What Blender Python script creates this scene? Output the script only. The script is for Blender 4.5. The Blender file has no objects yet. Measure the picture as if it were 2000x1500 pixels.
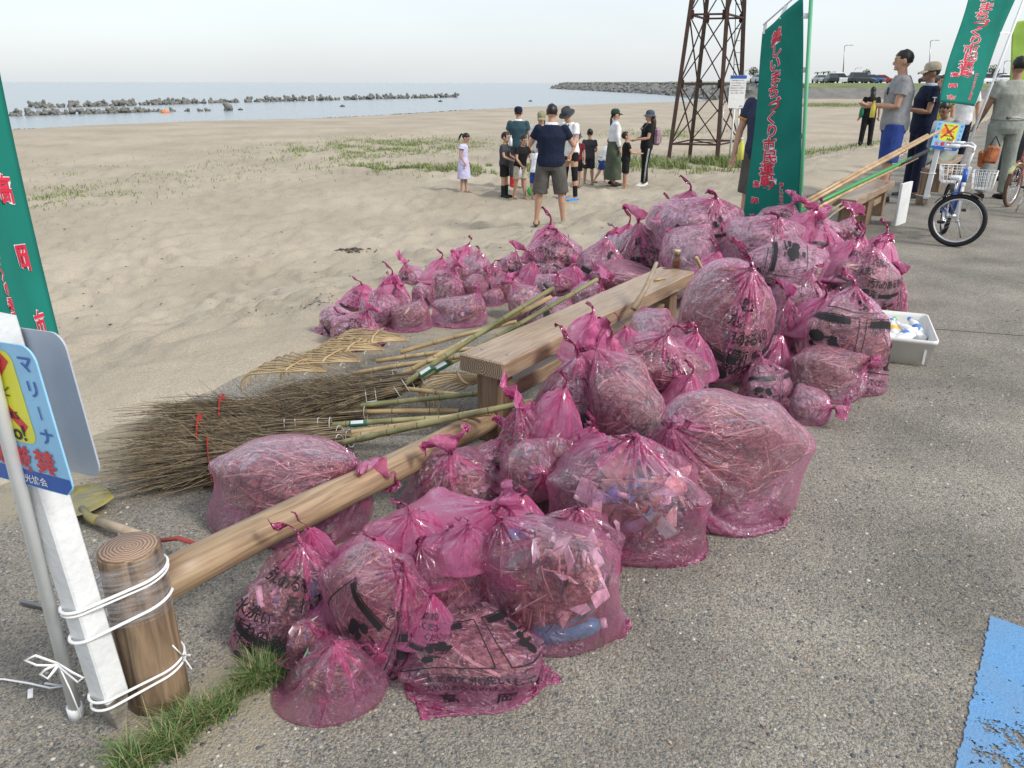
import bpy, bmesh, math, random
import numpy as np
from mathutils import Vector, Matrix, Euler, Quaternion
sc = bpy.context.scene
COL = sc.collection
rnd = random.Random(7)
R_ = math.radians
# ------------------------------------------------------------------ camera, sky, sun
CAM_H, FPX, PITCH = 1.5, 1500.0, math.atan(588 / 1500.0)
cam = bpy.data.cameras.new('camera'); camo = bpy.data.objects.new('camera', cam); COL.objects.link(camo)
camo.location = (0, 0, CAM_H); camo.rotation_euler = (math.pi / 2 - PITCH, R_(-0.12), 0)
cam.sensor_width = 36; cam.lens = 36 * FPX / 2000; cam.clip_start = 0.05; cam.clip_end = 60000
sc.camera = camo
SUN_EL, SUN_AZ = R_(43), R_(122)          # azimuth measured from +Y towards +X
w = bpy.data.worlds.new('World'); sc.world = w; w.use_nodes = True
wn = w.node_tree; wn.nodes.clear()
sky = wn.nodes.new('ShaderNodeTexSky'); sky.sky_type = 'NISHITA'; sky.sun_disc = False
sky.sun_elevation = SUN_EL; sky.sun_rotation = SUN_AZ; sky.dust_density = 2.0; sky.air_density = 1.0; sky.ozone_density = 1.2
b1 = wn.nodes.new('ShaderNodeBackground'); b1.inputs[1].default_value = 0.05
b2 = wn.nodes.new('ShaderNodeBackground'); b2.inputs[0].default_value = (0.905, 0.945, 0.985, 1); b2.inputs[1].default_value = 0.575   # even milky overcast veil
tcw = wn.nodes.new('ShaderNodeTexCoord'); mpw = wn.nodes.new('ShaderNodeMapping'); mpw.inputs['Scale'].default_value = (1, 1, 3.5); nzw = wn.nodes.new('ShaderNodeTexNoise'); nzw.inputs['Scale'].default_value = 2.2; nzw.inputs['Detail'].default_value = 5
mrw = wn.nodes.new('ShaderNodeMapRange'); mrw.inputs[1].default_value = .3; mrw.inputs[2].default_value = .7; mrw.inputs[3].default_value = .535; mrw.inputs[4].default_value = .60      # thin haze, slightly uneven all round
wn.links.new(tcw.outputs['Generated'], mpw.inputs[0]); wn.links.new(mpw.outputs[0], nzw.inputs[0]); wn.links.new(nzw.outputs[0], mrw.inputs[0]); wn.links.new(mrw.outputs[0], b2.inputs[1])
ad = wn.nodes.new('ShaderNodeAddShader'); wo = wn.nodes.new('ShaderNodeOutputWorld')
wn.links.new(sky.outputs[0], b1.inputs[0]); wn.links.new(b1.outputs[0], ad.inputs[0]); wn.links.new(b2.outputs[0], ad.inputs[1]); wn.links.new(ad.outputs[0], wo.inputs[0])
sl = bpy.data.lights.new('sun', 'SUN'); sl.energy = 2.15; sl.angle = R_(13); sl.color = (1, .96, .9)
so = bpy.data.objects.new('sun', sl); COL.objects.link(so)
sdir = Vector((math.sin(SUN_AZ) * math.cos(SUN_EL), math.cos(SUN_AZ) * math.cos(SUN_EL), math.sin(SUN_EL)))
so.rotation_euler = sdir.to_track_quat('Z', 'Y').to_euler()
vs = sc.view_settings; vs.view_transform = 'Standard'; vs.look = 'None'; vs.exposure = 0.37; vs.gamma = 1; vs.use_curve_mapping = False
sc.cycles.transparent_max_bounces = 28; sc.cycles.max_bounces = 8; sc.cycles.diffuse_bounces = 5; sc.cycles.glossy_bounces = 3
sc.cycles.caustics_reflective = False; sc.cycles.caustics_refractive = False; sc.cycles.use_denoising = True

_c, _s = math.cos(PITCH), math.sin(PITCH)
def G(px, py, z=0.0):
    """place measured on the photograph -> point of the real place at height z"""
    u = (px - 1000) / FPX; v = (py - 750) / FPX
    t = (CAM_H - z) / (_s + v * _c)
    return Vector((u * t, (_c - v * _s) * t, z))
def GY(px, py, y):
    u = (px - 1000) / FPX; v = (py - 750) / FPX
    t = y / (_c - v * _s)
    return Vector((u * t, y, CAM_H - t * (_s + v * _c)))
def depth(p): return p[1] * _c + (CAM_H - p[2]) * _s
# ------------------------------------------------------------------ objects
WL = {}
def prop(o, label=None, cat=None, group=None, kind=None):
    if label: o['label'] = label
    if cat: o['category'] = cat
    if group: o['group'] = group
    if kind: o['kind'] = kind
    return o
def thing(name, label, cat, loc=(0, 0, 0), rz=0.0, group=None):
    o = bpy.data.objects.new(name, None); COL.objects.link(o); o.empty_display_size = .1
    o.location = loc; o.rotation_euler = (0, 0, rz); return prop(o, label, cat, group)
def link(name, me, parent=None, loc=(0, 0, 0), rot=(0, 0, 0)):
    o = bpy.data.objects.new(name, me); COL.objects.link(o)
    if parent: o.parent = parent
    o.location = loc; o.rotation_euler = rot
    return o
def copy_tree(o, parent=None):
    c = o.copy(); COL.objects.link(c)
    if parent: c.parent = parent
    for ch in o.children: copy_tree(ch, c)
    return c
def frame(d, up=None):
    d = Vector(d).normalized()
    up = Vector(up) if up else (Vector((0, 0, 1)) if abs(d.z) < .95 else Vector((1, 0, 0)))
    x = up.cross(d)
    if x.length < 1e-5: x = Vector((1, 0, 0)).cross(d)
    x.normalize(); return x, d.cross(x)
class MB:
    def __init__(s, off=(0, 0, 0)): s.v = []; s.f = []; s.sm = []; s.o = Vector(off)
    def add(s, V, Fs, smooth=True):
        n = len(s.v); s.v += [tuple(Vector(p) - s.o) for p in V]; s.f += [tuple(i + n for i in f) for f in Fs]; s.sm += [smooth] * len(Fs); return s
    def box(s, c, d, rot=None, bev=0.0):
        c = Vector(c); hx, hy, hz = d[0] / 2, d[1] / 2, d[2] / 2
        if bev <= 0:
            V = [Vector((x * hx, y * hy, z * hz)) for z in (-1, 1) for y in (-1, 1) for x in (-1, 1)]
            Fs = [(0, 2, 3, 1), (4, 5, 7, 6), (0, 1, 5, 4), (2, 6, 7, 3), (0, 4, 6, 2), (1, 3, 7, 5)]
        else:
            b = bev; V = []; Fs = []
            # three shells of a chamfered box
            for z in (-1, 1):
                for y in (-1, 1):
                    for x in (-1, 1):
                        V += [Vector((x * hx, y * (hy - b), z * (hz - b))), Vector((x * (hx - b), y * hy, z * (hz - b))), Vector((x * (hx - b), y * (hy - b), z * hz))]
            I = lambda x, y, z, k: ((z > 0) * 4 + (y > 0) * 2 + (x > 0)) * 3 + k
            for sg in (-1, 1):
                q = [(-1, -1), (1, -1), (1, 1), (-1, 1)]
                f = [I(sg, a, c2, 0) for a, c2 in q]; Fs.append(tuple(f if sg > 0 else f[::-1]))
                f = [I(a, sg, c2, 1) for a, c2 in q]; Fs.append(tuple(f[::-1] if sg > 0 else f))
                f = [I(a, c2, sg, 2) for a, c2 in q]; Fs.append(tuple(f if sg > 0 else f[::-1]))
            for a in (-1, 1):
                for c2 in (-1, 1):
                    Fs.append((I(a, c2, -1, 0), I(a, c2, 1, 0), I(a, c2, 1, 1), I(a, c2, -1, 1)))
                    Fs.append((I(a, -1, c2, 0), I(a, 1, c2, 0), I(a, 1, c2, 2), I(a, -1, c2, 2)))
                    Fs.append((I(-1, a, c2, 1), I(1, a, c2, 1), I(1, a, c2, 2), I(-1, a, c2, 2)))
                    for e in (-1, 1): Fs.append((I(a, c2, e, 0), I(a, c2, e, 1), I(a, c2, e, 2)))
        if rot is not None:
            M = rot if isinstance(rot, Matrix) else Euler(rot).to_matrix()
            V = [M @ p for p in V]
        return s.add([p + c for p in V], Fs, False)
    def loft(s, rings, closed=True, cap=True, smooth=True):
        n = len(rings[0]); V = [p for r in rings for p in r]; Fs = []
        for i in range(len(rings) - 1):
            for j in range(n if closed else n - 1):
                k = (j + 1) % n; Fs.append((i * n + j, i * n + k, (i + 1) * n + k, (i + 1) * n + j))
        if cap and closed: Fs += [tuple(range(n))[::-1], tuple((len(rings) - 1) * n + j for j in range(n))]
        return s.add(V, Fs, smooth)
    def tube(s, pts, rad, n=8, cap=True, up=None, flat=1.0, ph=0.0, smooth=True):
        pts = [Vector(p) for p in pts]; m = len(pts)
        rad = [rad] * m if not hasattr(rad, '__len__') else rad
        rings = []; x = None
        for i, p in enumerate(pts):
            d = pts[min(i + 1, m - 1)] - pts[max(i - 1, 0)]
            if d.length < 1e-9: d = Vector((0, 0, 1))
            d.normalize()
            if x is None: x, y = frame(d, up)
            else:
                x = x - d * x.dot(d)
                if x.length < 1e-6: x, y = frame(d, up)
                x.normalize(); y = d.cross(x)
            r = rad[i]
            rings.append([p + x * (r * math.cos(ph + 2 * math.pi * j / n)) + y * (r * flat * math.sin(ph + 2 * math.pi * j / n)) for j in range(n)])
        return s.loft(rings, True, cap, smooth)
    def lathe(s, prof, n=16, c=(0, 0, 0), axis=(0, 0, 1), cap=True):
        c = Vector(c); a = Vector(axis).normalized(); x, y = frame(a)
        return s.loft([[c + a * z + x * (r * math.cos(2 * math.pi * j / n)) + y * (r * math.sin(2 * math.pi * j / n)) for j in range(n)] for r, z in prof], True, cap)
    def ball(s, c, r, n=10, m=7, rot=None):
        c = Vector(c); r = Vector(r) if hasattr(r, '__len__') else Vector((r, r, r)); rings = []
        M = Matrix.Identity(3) if rot is None else (rot if isinstance(rot, Matrix) else Euler(rot).to_matrix())
        for i in range(m + 1):
            t = math.pi * (i / m) * .98 + .01 * math.pi
            rings.append([c + M @ Vector((r.x * math.sin(t) * math.cos(2 * math.pi * j / n), r.y * math.sin(t) * math.sin(2 * math.pi * j / n), -r.z * math.cos(t))) for j in range(n)])
        return s.loft(rings)
    def torus(s, c, ax, R, r, n=28, m=8, flat=1.0):
        c = Vector(c); a = Vector(ax).normalized(); x, y = frame(a); rings = []
        V = []; Fs = []
        for i in range(n):
            t = 2 * math.pi * i / n; d = x * math.cos(t) + y * math.sin(t)
            V += [c + d * (R + r * math.cos(2 * math.pi * j / m)) + a * (r * flat * math.sin(2 * math.pi * j / m)) for j in range(m)]
        for i in range(n):
            for j in range(m):
                i2 = (i + 1) % n; j2 = (j + 1) % m; Fs.append((i * m + j, i2 * m + j, i2 * m + j2, i * m + j2))
        return s.add(V, Fs)
    def prism(s, outline, p0, ex, ey, th):
        """flat outline (2D) extruded by th along ex x ey"""
        p0, ex, ey = Vector(p0), Vector(ex), Vector(ey); nz = ex.cross(ey).normalized() * th
        n = len(outline); a = [p0 + ex * q[0] + ey * q[1] for q in outline]
        V = a + [p + nz for p in a]
        Fs = [tuple(range(n))[::-1], tuple(range(n, 2 * n))] + [(i, (i + 1) % n, n + (i + 1) % n, n + i) for i in range(n)]
        return s.add(V, Fs, False)
    def mesh(s, name, m):
        me = bpy.data.meshes.new(name); me.from_pydata(s.v, [], s.f)
        me.polygons.foreach_set('use_smooth', s.sm)
        for q in (m if isinstance(m, (list, tuple)) else [m]): me.materials.append(q)
        me.update(); return me
    def build(s, name, m, parent=None, label=None, cat=None, group=None, kind=None, loc=None):
        o = link(name, s.mesh(name, m), parent, loc if loc is not None else (s.o if parent is None else (0, 0, 0)))
        return prop(o, label, cat, group, kind)
def fix_normals(me):
    bm = bmesh.new(); bm.from_mesh(me); bmesh.ops.recalc_face_normals(bm, faces=bm.faces); bm.to_mesh(me); bm.free(); return me
# ------------------------------------------------------------------ numpy noise
def vnoise(x, y, seed=0):
    xi = np.floor(x).astype(np.int64); yi = np.floor(y).astype(np.int64); fx = x - xi; fy = y - yi
    fx = fx * fx * (3 - 2 * fx); fy = fy * fy * (3 - 2 * fy)
    def h(a, b):
        n = (a * 374761393 + b * 668265263 + seed * 974634777) & 0x7fffffff
        n = ((n ^ (n >> 13)) * 1274126177) & 0x7fffffff
        return ((n ^ (n >> 16)) & 0xffff) / 65535.0
    return (h(xi, yi) * (1 - fx) + h(xi + 1, yi) * fx) * (1 - fy) + (h(xi, yi + 1) * (1 - fx) + h(xi + 1, yi + 1) * fx) * fy
# ------------------------------------------------------------------ materials
def nodes(name):
    m = bpy.data.materials.new(name); m.use_nodes = True; nt = m.node_tree
    return m, nt, nt.nodes['Principled BSDF'], (lambda t, **k: _mk(nt, t, **k)), nt.links.new
def _mk(nt, t, **k):
    n = nt.nodes.new(t)
    for a, v in k.items(): setattr(n, a, v)
    return n
def rgb(h, a=1):  # sRGB 0-255 tuple -> linear
    f = lambda c: (c / 255 / 12.92) if c / 255 <= .04045 else ((c / 255 + .055) / 1.055) ** 2.4
    return (f(h[0]), f(h[1]), f(h[2]), a)
_MC = {}
def mat(name, c, rough=.6, var=.25, scale=20., bump=.0, bscale=None, metal=0., stretch=None, spec=.4, c2=None, detail=6., pos=(.3, .7)):
    """principled + noise variation of colour + noise bump, object space"""
    if name in _MC: return _MC[name]
    m, nt, p, N, L = nodes(name); _MC[name] = m
    tc = N('ShaderNodeTexCoord'); mp = N('ShaderNodeMapping'); L(tc.outputs['Object'], mp.inputs[0])
    if stretch: mp.inputs['Scale'].default_value = stretch
    nz = N('ShaderNodeTexNoise'); nz.inputs['Scale'].default_value = scale; nz.inputs['Detail'].default_value = detail; nz.inputs['Roughness'].default_value = .65; L(mp.outputs[0], nz.inputs[0])
    cr = N('ShaderNodeValToRGB'); e = cr.color_ramp.elements
    e[0].position, e[1].position = pos
    c = tuple(c[:3]); d = tuple(c2[:3]) if c2 else tuple(min(1, x * (1 + var)) for x in c)
    e[0].color = (*[x * (1 - var) for x in c], 1) if not c2 else (*c, 1); e[1].color = (*d, 1)
    L(nz.outputs[0], cr.inputs[0]); L(cr.outputs[0], p.inputs['Base Color'])
    p.inputs['Roughness'].default_value = rough; p.inputs['Metallic'].default_value = metal; p.inputs['Specular IOR Level'].default_value = spec
    if bump:
        n2 = N('ShaderNodeTexNoise'); n2.inputs['Scale'].default_value = bscale or scale * 3; n2.inputs['Detail'].default_value = 5; L(mp.outputs[0], n2.inputs[0])
        bp = N('ShaderNodeBump'); bp.inputs['Strength'].default_value = bump; bp.inputs['Distance'].default_value = .02; L(n2.outputs[0], bp.inputs['Height']); L(bp.outputs[0], p.inputs['Normal'])
    return m
def flat(name, c, rough=.5, **k): return mat(name, c, rough, var=k.pop('var', .08), scale=k.pop('scale', 8.), **k)
# ------------------------------------------------------------------ lettering (built-in font)
_TC = {}
def text2d(s, off=0.0):
    """unit-height glyph mesh of a short string, left-bottom at 0"""
    k = (s, off)
    if k in _TC: return _TC[k]
    cu = bpy.data.curves.new('text', 'FONT'); cu.body = s; cu.size = 1.0; cu.offset = off; cu.resolution_u = 3; cu.fill_mode = 'FRONT'
    o = bpy.data.objects.new('text', cu); COL.objects.link(o)
    dg = bpy.context.evaluated_depsgraph_get(); dg.update()
    me = bpy.data.meshes.new_from_object(o.evaluated_get(dg))
    V = [(v.co.x, v.co.y) for v in me.vertices]; Fs = [tuple(p.vertices) for p in me.polygons]
    bpy.data.objects.remove(o); bpy.data.curves.remove(cu); bpy.data.meshes.remove(me)
    _TC[k] = (V, Fs); return _TC[k]
def text_at(mb, s, fn, size, x, y, off=0.0, center=True, sx=1.0, shear=0.0):
    """add string to mb; fn maps flat (x, y) to the surface"""
    V, Fs = text2d(s, off)
    if not V: return
    x0 = min(p[0] for p in V); x1 = max(p[0] for p in V); y0 = min(p[1] for p in V); y1 = max(p[1] for p in V)
    ox, oy = ((x0 + x1) / 2, (y0 + y1) / 2) if center else (0, 0)
    mb.add([fn(x + (p[0] - ox + shear * (p[1] - oy)) * size * sx, y + (p[1] - oy) * size) for p in V], Fs, False)
# ================================================================== SETTING
def smooth(a, b, x):
    t = np.clip((x - a) / (b - a), 0, 1); return t * t * (3 - 2 * t)
def sdist(P, X, Y):
    """signed distance to a polyline, positive to its left"""
    best = np.full(X.shape, 1e9); sg = np.ones(X.shape)
    for (x0, y0), (x1, y1) in zip(P[:-1], P[1:]):
        dx, dy = x1 - x0, y1 - y0; l2 = dx * dx + dy * dy
        t = np.clip(((X - x0) * dx + (Y - y0) * dy) / l2, 0, 1)
        d = np.hypot(X - x0 - t * dx, Y - y0 - t * dy); s = np.sign(dx * (Y - y0) - dy * (X - x0)); s = np.where(s == 0, 1, s)
        u = d < best - 1e-9; best = np.where(u, d, best); sg = np.where(u, s, sg)
    return best * sg
EDGE = [(-6, -10), (-3.2, -.6), (-2.15, 2.3), (-1.82, 3.08), (-1.2, 4.24), (0, 5.6), (3.2, 9.7), (7.2, 15.6), (30, 49), (85, 130)]
SEA_Z = -1.3
SHORE = [tuple(G(px, py, SEA_Z)[:2]) for px, py in ((-500, 295), (0, 259), (260, 248), (500, 241), (720, 229), (900, 217), (1100, 209), (1300, 203), (1400, 195), (1445, 187))]
SHORE = [(SHORE[0][0] - 40, SHORE[0][1] - 14)] + SHORE + [(SHORE[-1][0] + 40, SHORE[-1][1] + 6)]
def sand_z(X, Y, detail=True):
    s = sdist(EDGE, X, Y); d = -sdist(SHORE, X, Y)
    z = .034 - .70 * smooth(.2, 4.6, s)
    z = np.minimum(z, SEA_Z + .05 + .06 * d + .02 * vnoise(X / 3, Y / 3, 4))
    z = np.where(s < -.25, -.06, z)
    z = np.where((s >= -.25) & (s < .25), -.06 + (.06 + .028) * smooth(-.25, .25, s), z)
    r = np.hypot(X, Y)
    if detail:
        am = smooth(.2, 1.4, s); fade = 1 - smooth(25, 60, r)
        wx = X + .5 * vnoise(X / 1.1, Y / 1.1, 21); wy = Y + .5 * vnoise(X / 1.1, Y / 1.1, 22)
        n1 = vnoise(wx / .23, wy / .19, 1); n2 = vnoise(wx / .16 + 9, wy / .13, 2); n3 = vnoise(X / .9, Y / .8, 3); n4 = vnoise(X / .07, Y / .07, 5)
        pit = np.minimum(np.abs(n1 - .5) * 2, 1)
        z = z + am * fade * ((n1 - .5) * .095 - (1 - pit) ** 4 * .022 + (n2 - .5) * .07 + (n3 - .5) * .03 + (n4 - .5) * .006)
        z = z + (vnoise(X / .5, Y / .5, 8) - .5) * .035 * (1 - smooth(.5, 1.5, np.abs(s))) + (vnoise(X / .12, Y / .12, 9) - .5) * .012 * (1 - smooth(.5, 1.5, np.abs(s)))
    return z
def sz(x, y): return float(sand_z(np.array([float(x)]), np.array([float(y)]))[0])
def ground_z(x, y):
    s = float(sdist(EDGE, np.array([float(x)]), np.array([float(y)]))[0])
    return 0.0 if s < 0.05 else max(sz(x, y), 0 if s < .3 else -9)
def grid_obj(name, X, Y, Z, m, kind='structure'):
    a, b = X.shape; V = np.stack([X, Y, Z], -1).reshape(-1, 3)
    i = np.arange(a - 1)[:, None] * b + np.arange(b - 1)[None]; F = np.stack([i, i + 1, i + b + 1, i + b], -1).reshape(-1, 4)
    me = bpy.data.meshes.new(name); me.vertices.add(len(V)); me.vertices.foreach_set('co', V.astype(np.float32).ravel())
    me.loops.add(F.size); me.loops.foreach_set('vertex_index', F.astype(np.int32).ravel()); me.polygons.add(len(F))
    me.polygons.foreach_set('loop_start', np.arange(0, F.size, 4, dtype=np.int32)); me.polygons.foreach_set('use_smooth', np.ones(len(F), bool))
    me.update(calc_edges=True); me.materials.append(m)
    o = link(name, me); o['kind'] = kind; return o
# --- materials of the ground
def m_sand():
    m, nt, p, N, L = nodes('sand')
    tc = N('ShaderNodeTexCoord')
    a = N('ShaderNodeTexNoise'); a.inputs['Scale'].default_value = .35; a.inputs['Detail'].default_value = 8; L(tc.outputs['Object'], a.inputs[0])
    c = N('ShaderNodeValToRGB'); e = c.color_ramp.elements; e[0].position = .35; e[1].position = .68; e[0].color = (.37, .325, .255, 1); e[1].color = (.465, .415, .333, 1); L(a.outputs[0], c.inputs[0])
    g = N('ShaderNodeTexNoise'); g.inputs['Scale'].default_value = 130; g.inputs['Detail'].default_value = 3; L(tc.outputs['Object'], g.inputs[0])
    cg = N('ShaderNodeValToRGB'); e = cg.color_ramp.elements; e[0].position = .3; e[1].position = .62; e[0].color = (.62, .6, .58, 1); e[1].color = (1.08, 1.06, 1.04, 1); L(g.outputs[0], cg.inputs[0])
    mx = N('ShaderNodeMix', data_type='RGBA', blend_type='MULTIPLY'); mx.inputs[0].default_value = .8; L(c.outputs[0], mx.inputs[6]); L(cg.outputs[0], mx.inputs[7])
    # wet band close to the water
    sx = N('ShaderNodeSeparateXYZ'); L(tc.outputs['Object'], sx.inputs[0])
    mr = N('ShaderNodeMapRange'); mr.inputs[1].default_value = SEA_Z + .02; mr.inputs[2].default_value = SEA_Z + .17; mr.inputs[3].default_value = .45; mr.inputs[4].default_value = 1; L(sx.outputs['Z'], mr.inputs[0])
    m2 = N('ShaderNodeMix', data_type='RGBA', blend_type='MULTIPLY'); m2.inputs[0].default_value = 1; L(mx.outputs[2], m2.inputs[6]); L(mr.outputs[0], m2.inputs[7])
    L(m2.outputs[2], p.inputs['Base Color']); p.inputs['Roughness'].default_value = .95; p.inputs['Specular IOR Level'].default_value = .15
    b = N('ShaderNodeTexNoise'); b.inputs['Scale'].default_value = 9; b.inputs['Detail'].default_value = 9; b.inputs['Roughness'].default_value = .6; L(tc.outputs['Object'], b.inputs[0])
    bp = N('ShaderNodeBump'); bp.inputs['Strength'].default_value = .55; bp.inputs['Distance'].default_value = .05; L(b.outputs[0], bp.inputs['Height']); L(bp.outputs[0], p.inputs['Normal'])
    return m
def m_pave():
    """exposed-aggregate concrete with drifted sand"""
    m, nt, p, N, L = nodes('washed_concrete')
    tc = N('ShaderNodeTexCoord'); O = tc.outputs['Object']
    def vor(sc_, rnd_=1.0):
        v = N('ShaderNodeTexVoronoi'); v.inputs['Scale'].default_value = sc_; v.inputs['Randomness'].default_value = rnd_; L(O, v.inputs[0]); return v
    wp = N('ShaderNodeTexNoise'); wp.inputs['Scale'].default_value = 90; L(O, wp.inputs[0])
    vm = N('ShaderNodeVectorMath', operation='MULTIPLY_ADD'); L(wp.outputs['Color'], vm.inputs[0]); vm.inputs[1].default_value = (.012, .012, .012); L(O, vm.inputs[2])
    v1 = vor(95); v2 = vor(270); L(vm.outputs[0], v1.inputs[0]); L(vm.outputs[0], v2.inputs[0])
    r1 = N('ShaderNodeSeparateColor'); L(v1.outputs['Color'], r1.inputs[0])
    stone = N('ShaderNodeValToRGB'); stone.color_ramp.interpolation = 'CONSTANT'; e = stone.color_ramp.elements
    cols = [(0, (.12, .123, .13)), (.16, (.30, .27, .215)), (.34, (.19, .19, .195)), (.5, (.36, .325, .265)), (.62, (.20, .175, .14)), (.72, (.15, .165, .165)), (.82, (.42, .39, .33)), (.91, (.27, .185, .135)), (.96, (.55, .53, .48))]
    e[0].position = 0; e[0].color = (*cols[0][1], 1); e[1].position = cols[1][0]; e[1].color = (*cols[1][1], 1)
    for q, cc in cols[2:]: k = e.new(q); k.color = (*cc, 1)
    L(r1.outputs[0], stone.inputs[0])
    r2 = N('ShaderNodeSeparateColor'); L(v2.outputs['Color'], r2.inputs[0])
    fine = N('ShaderNodeValToRGB'); e = fine.color_ramp.elements; e[0].position = .1; e[1].position = .95; e[0].color = (.165, .158, .145, 1); e[1].color = (.44, .405, .345, 1); L(r2.outputs[1], fine.inputs[0])
    dd = N('ShaderNodeMapRange'); dd.inputs[1].default_value = .30; dd.inputs[2].default_value = .55; dd.inputs[3].default_value = 1; dd.inputs[4].default_value = 0; L(v1.outputs['Distance'], dd.inputs[0])
    sel = N('ShaderNodeMath', operation='MULTIPLY'); gt = N('ShaderNodeMath', operation='GREATER_THAN'); gt.inputs[1].default_value = .45; L(r1.outputs[1], gt.inputs[0]); L(dd.outputs[0], sel.inputs[0]); L(gt.outputs[0], sel.inputs[1])
    mx = N('ShaderNodeMix', data_type='RGBA'); L(sel.outputs[0], mx.inputs[0]); L(fine.outputs[0], mx.inputs[6]); L(stone.outputs[0], mx.inputs[7])
    # worn / dirty large patches
    a = N('ShaderNodeTexNoise'); a.inputs['Scale'].default_value = 1.7; a.inputs['Detail'].default_value = 7; L(O, a.inputs[0])
    ca = N('ShaderNodeValToRGB'); e = ca.color_ramp.elements; e[0].position = .33; e[1].position = .7; e[0].color = (.62, .615, .605, 1); e[1].color = (1.06, 1.04, 1.0, 1); L(a.outputs[0], ca.inputs[0])
    mu = N('ShaderNodeMix', data_type='RGBA', blend_type='MULTIPLY'); mu.inputs[0].default_value = 1; L(mx.outputs[2], mu.inputs[6]); L(ca.outputs[0], mu.inputs[7])
    # blown sand lying in the hollows: patches + near the beach edge and around the post
    s1 = N('ShaderNodeTexNoise'); s1.inputs['Scale'].default_value = 2.6; s1.inputs['Detail'].default_value = 9; s1.inputs['Roughness'].default_value = .7; L(O, s1.inputs[0])
    def blob(c, r):
        q = N('ShaderNodeVectorMath', operation='DISTANCE'); L(O, q.inputs[0]); q.inputs[1].default_value = c
        k = N('ShaderNodeMapRange'); k.inputs[1].default_value = 0; k.inputs[2].default_value = r; k.inputs[3].default_value = .34; k.inputs[4].default_value = 0; L(q.outputs[1], k.inputs[0]); return k.outputs[0]
    tot = s1.outputs[0]
    for c, r in (((-.72, 1.55, 0), .3), ((-.6, 1.75, 0), .28), ((-.9, 1.42, 0), .22), ((-1.9, 2.6, 0), .8), ((-1.2, 4.2, 0), .9), ((-.3, 5.1, 0), 1.0), ((-1.75, 3.2, 0), .6)):
        k = N('ShaderNodeMath', operation='ADD'); L(tot, k.inputs[0]); L(blob(c, r), k.inputs[1]); tot = k.outputs[0]
    gr = N('ShaderNodeTexNoise'); gr.inputs['Scale'].default_value = 60; gr.inputs['Detail'].default_value = 3; L(O, gr.inputs[0])
    k = N('ShaderNodeMath', operation='MULTIPLY_ADD'); L(gr.outputs[0], k.inputs[0]); k.inputs[1].default_value = .22; L(tot, k.inputs[2])
    ms = N('ShaderNodeMapRange'); ms.inputs[1].default_value = .80; ms.inputs[2].default_value = .93; L(k.outputs[0], ms.inputs[0])
    fs = N('ShaderNodeMix', data_type='RGBA'); L(ms.outputs[0], fs.inputs[0]); L(mu.outputs[2], fs.inputs[6]); fs.inputs[7].default_value = (.33, .288, .215, 1)
    L(fs.outputs[2], p.inputs['Base Color']); p.inputs['Roughness'].default_value = .85; p.inputs['Specular IOR Level'].default_value = .25
    h = N('ShaderNodeMath', operation='SUBTRACT'); L(dd.outputs[0], h.inputs[0]); L(v2.outputs['Distance'], h.inputs[1])
    bp = N('ShaderNodeBump'); bp.inputs['Strength'].default_value = .5; bp.inputs['Distance'].default_value = .006; L(h.outputs[0], bp.inputs['Height']); L(bp.outputs[0], p.inputs['Normal'])
    return m
M_SAND, M_PAVE = m_sand(), m_pave()
# beach: polar grid round the camera, fine near by
th_ = np.linspace(R_(-52), R_(60), 430)[:, None]; rr_ = np.exp(np.linspace(math.log(1.6), math.log(420), 560))[None]
X = np.sin(th_) * rr_; Y = np.cos(th_) * rr_
grid_obj('beach_sand', X, Y, sand_z(X, Y), M_SAND)
# promenade: a slab whose left side runs along the beach
def offset_edge(k):
    out = []
    for i, (x, y) in enumerate(EDGE):
        a = Vector(EDGE[max(i - 1, 0)]); b = Vector(EDGE[min(i + 1, len(EDGE) - 1)]); d = (b - a).normalized(); out.append((x - d.y * k, y + d.x * k))
    return out
ol = offset_edge(.22)
mb = MB(); n = len(ol)
top = [Vector((x, y, 0)) for x, y in ol]; far = [Vector((x + 26 + max(0, y) * .15, y - 12, 0)) for x, y in ol]
bot = [p - Vector((0, 0, .25)) for p in top]
V = bot + top + far
Fs = [(i, i + 1, n + i + 1, n + i) for i in range(n - 1)] + [(n + i, n + i + 1, 2 * n + i + 1, 2 * n + i) for i in range(n - 1)]
mb.add(V, Fs, False); pv = mb.build('promenade_pavement', M_PAVE, kind='structure'); fix_normals(pv.data)
# construction joint crossing the pavement
mb = MB(); a, b = G(1640, 628), G(2080, 660)
mb.tube([a + Vector((0, 0, .0012)), (a + b) / 2 + Vector((0, .006, .0012)), b + Vector((0, 0, .0012))], .006, 5, flat=.2)
mb.build('pavement_joint', flat('joint_dark', (.06, .055, .05), .9), kind='structure')
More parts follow.
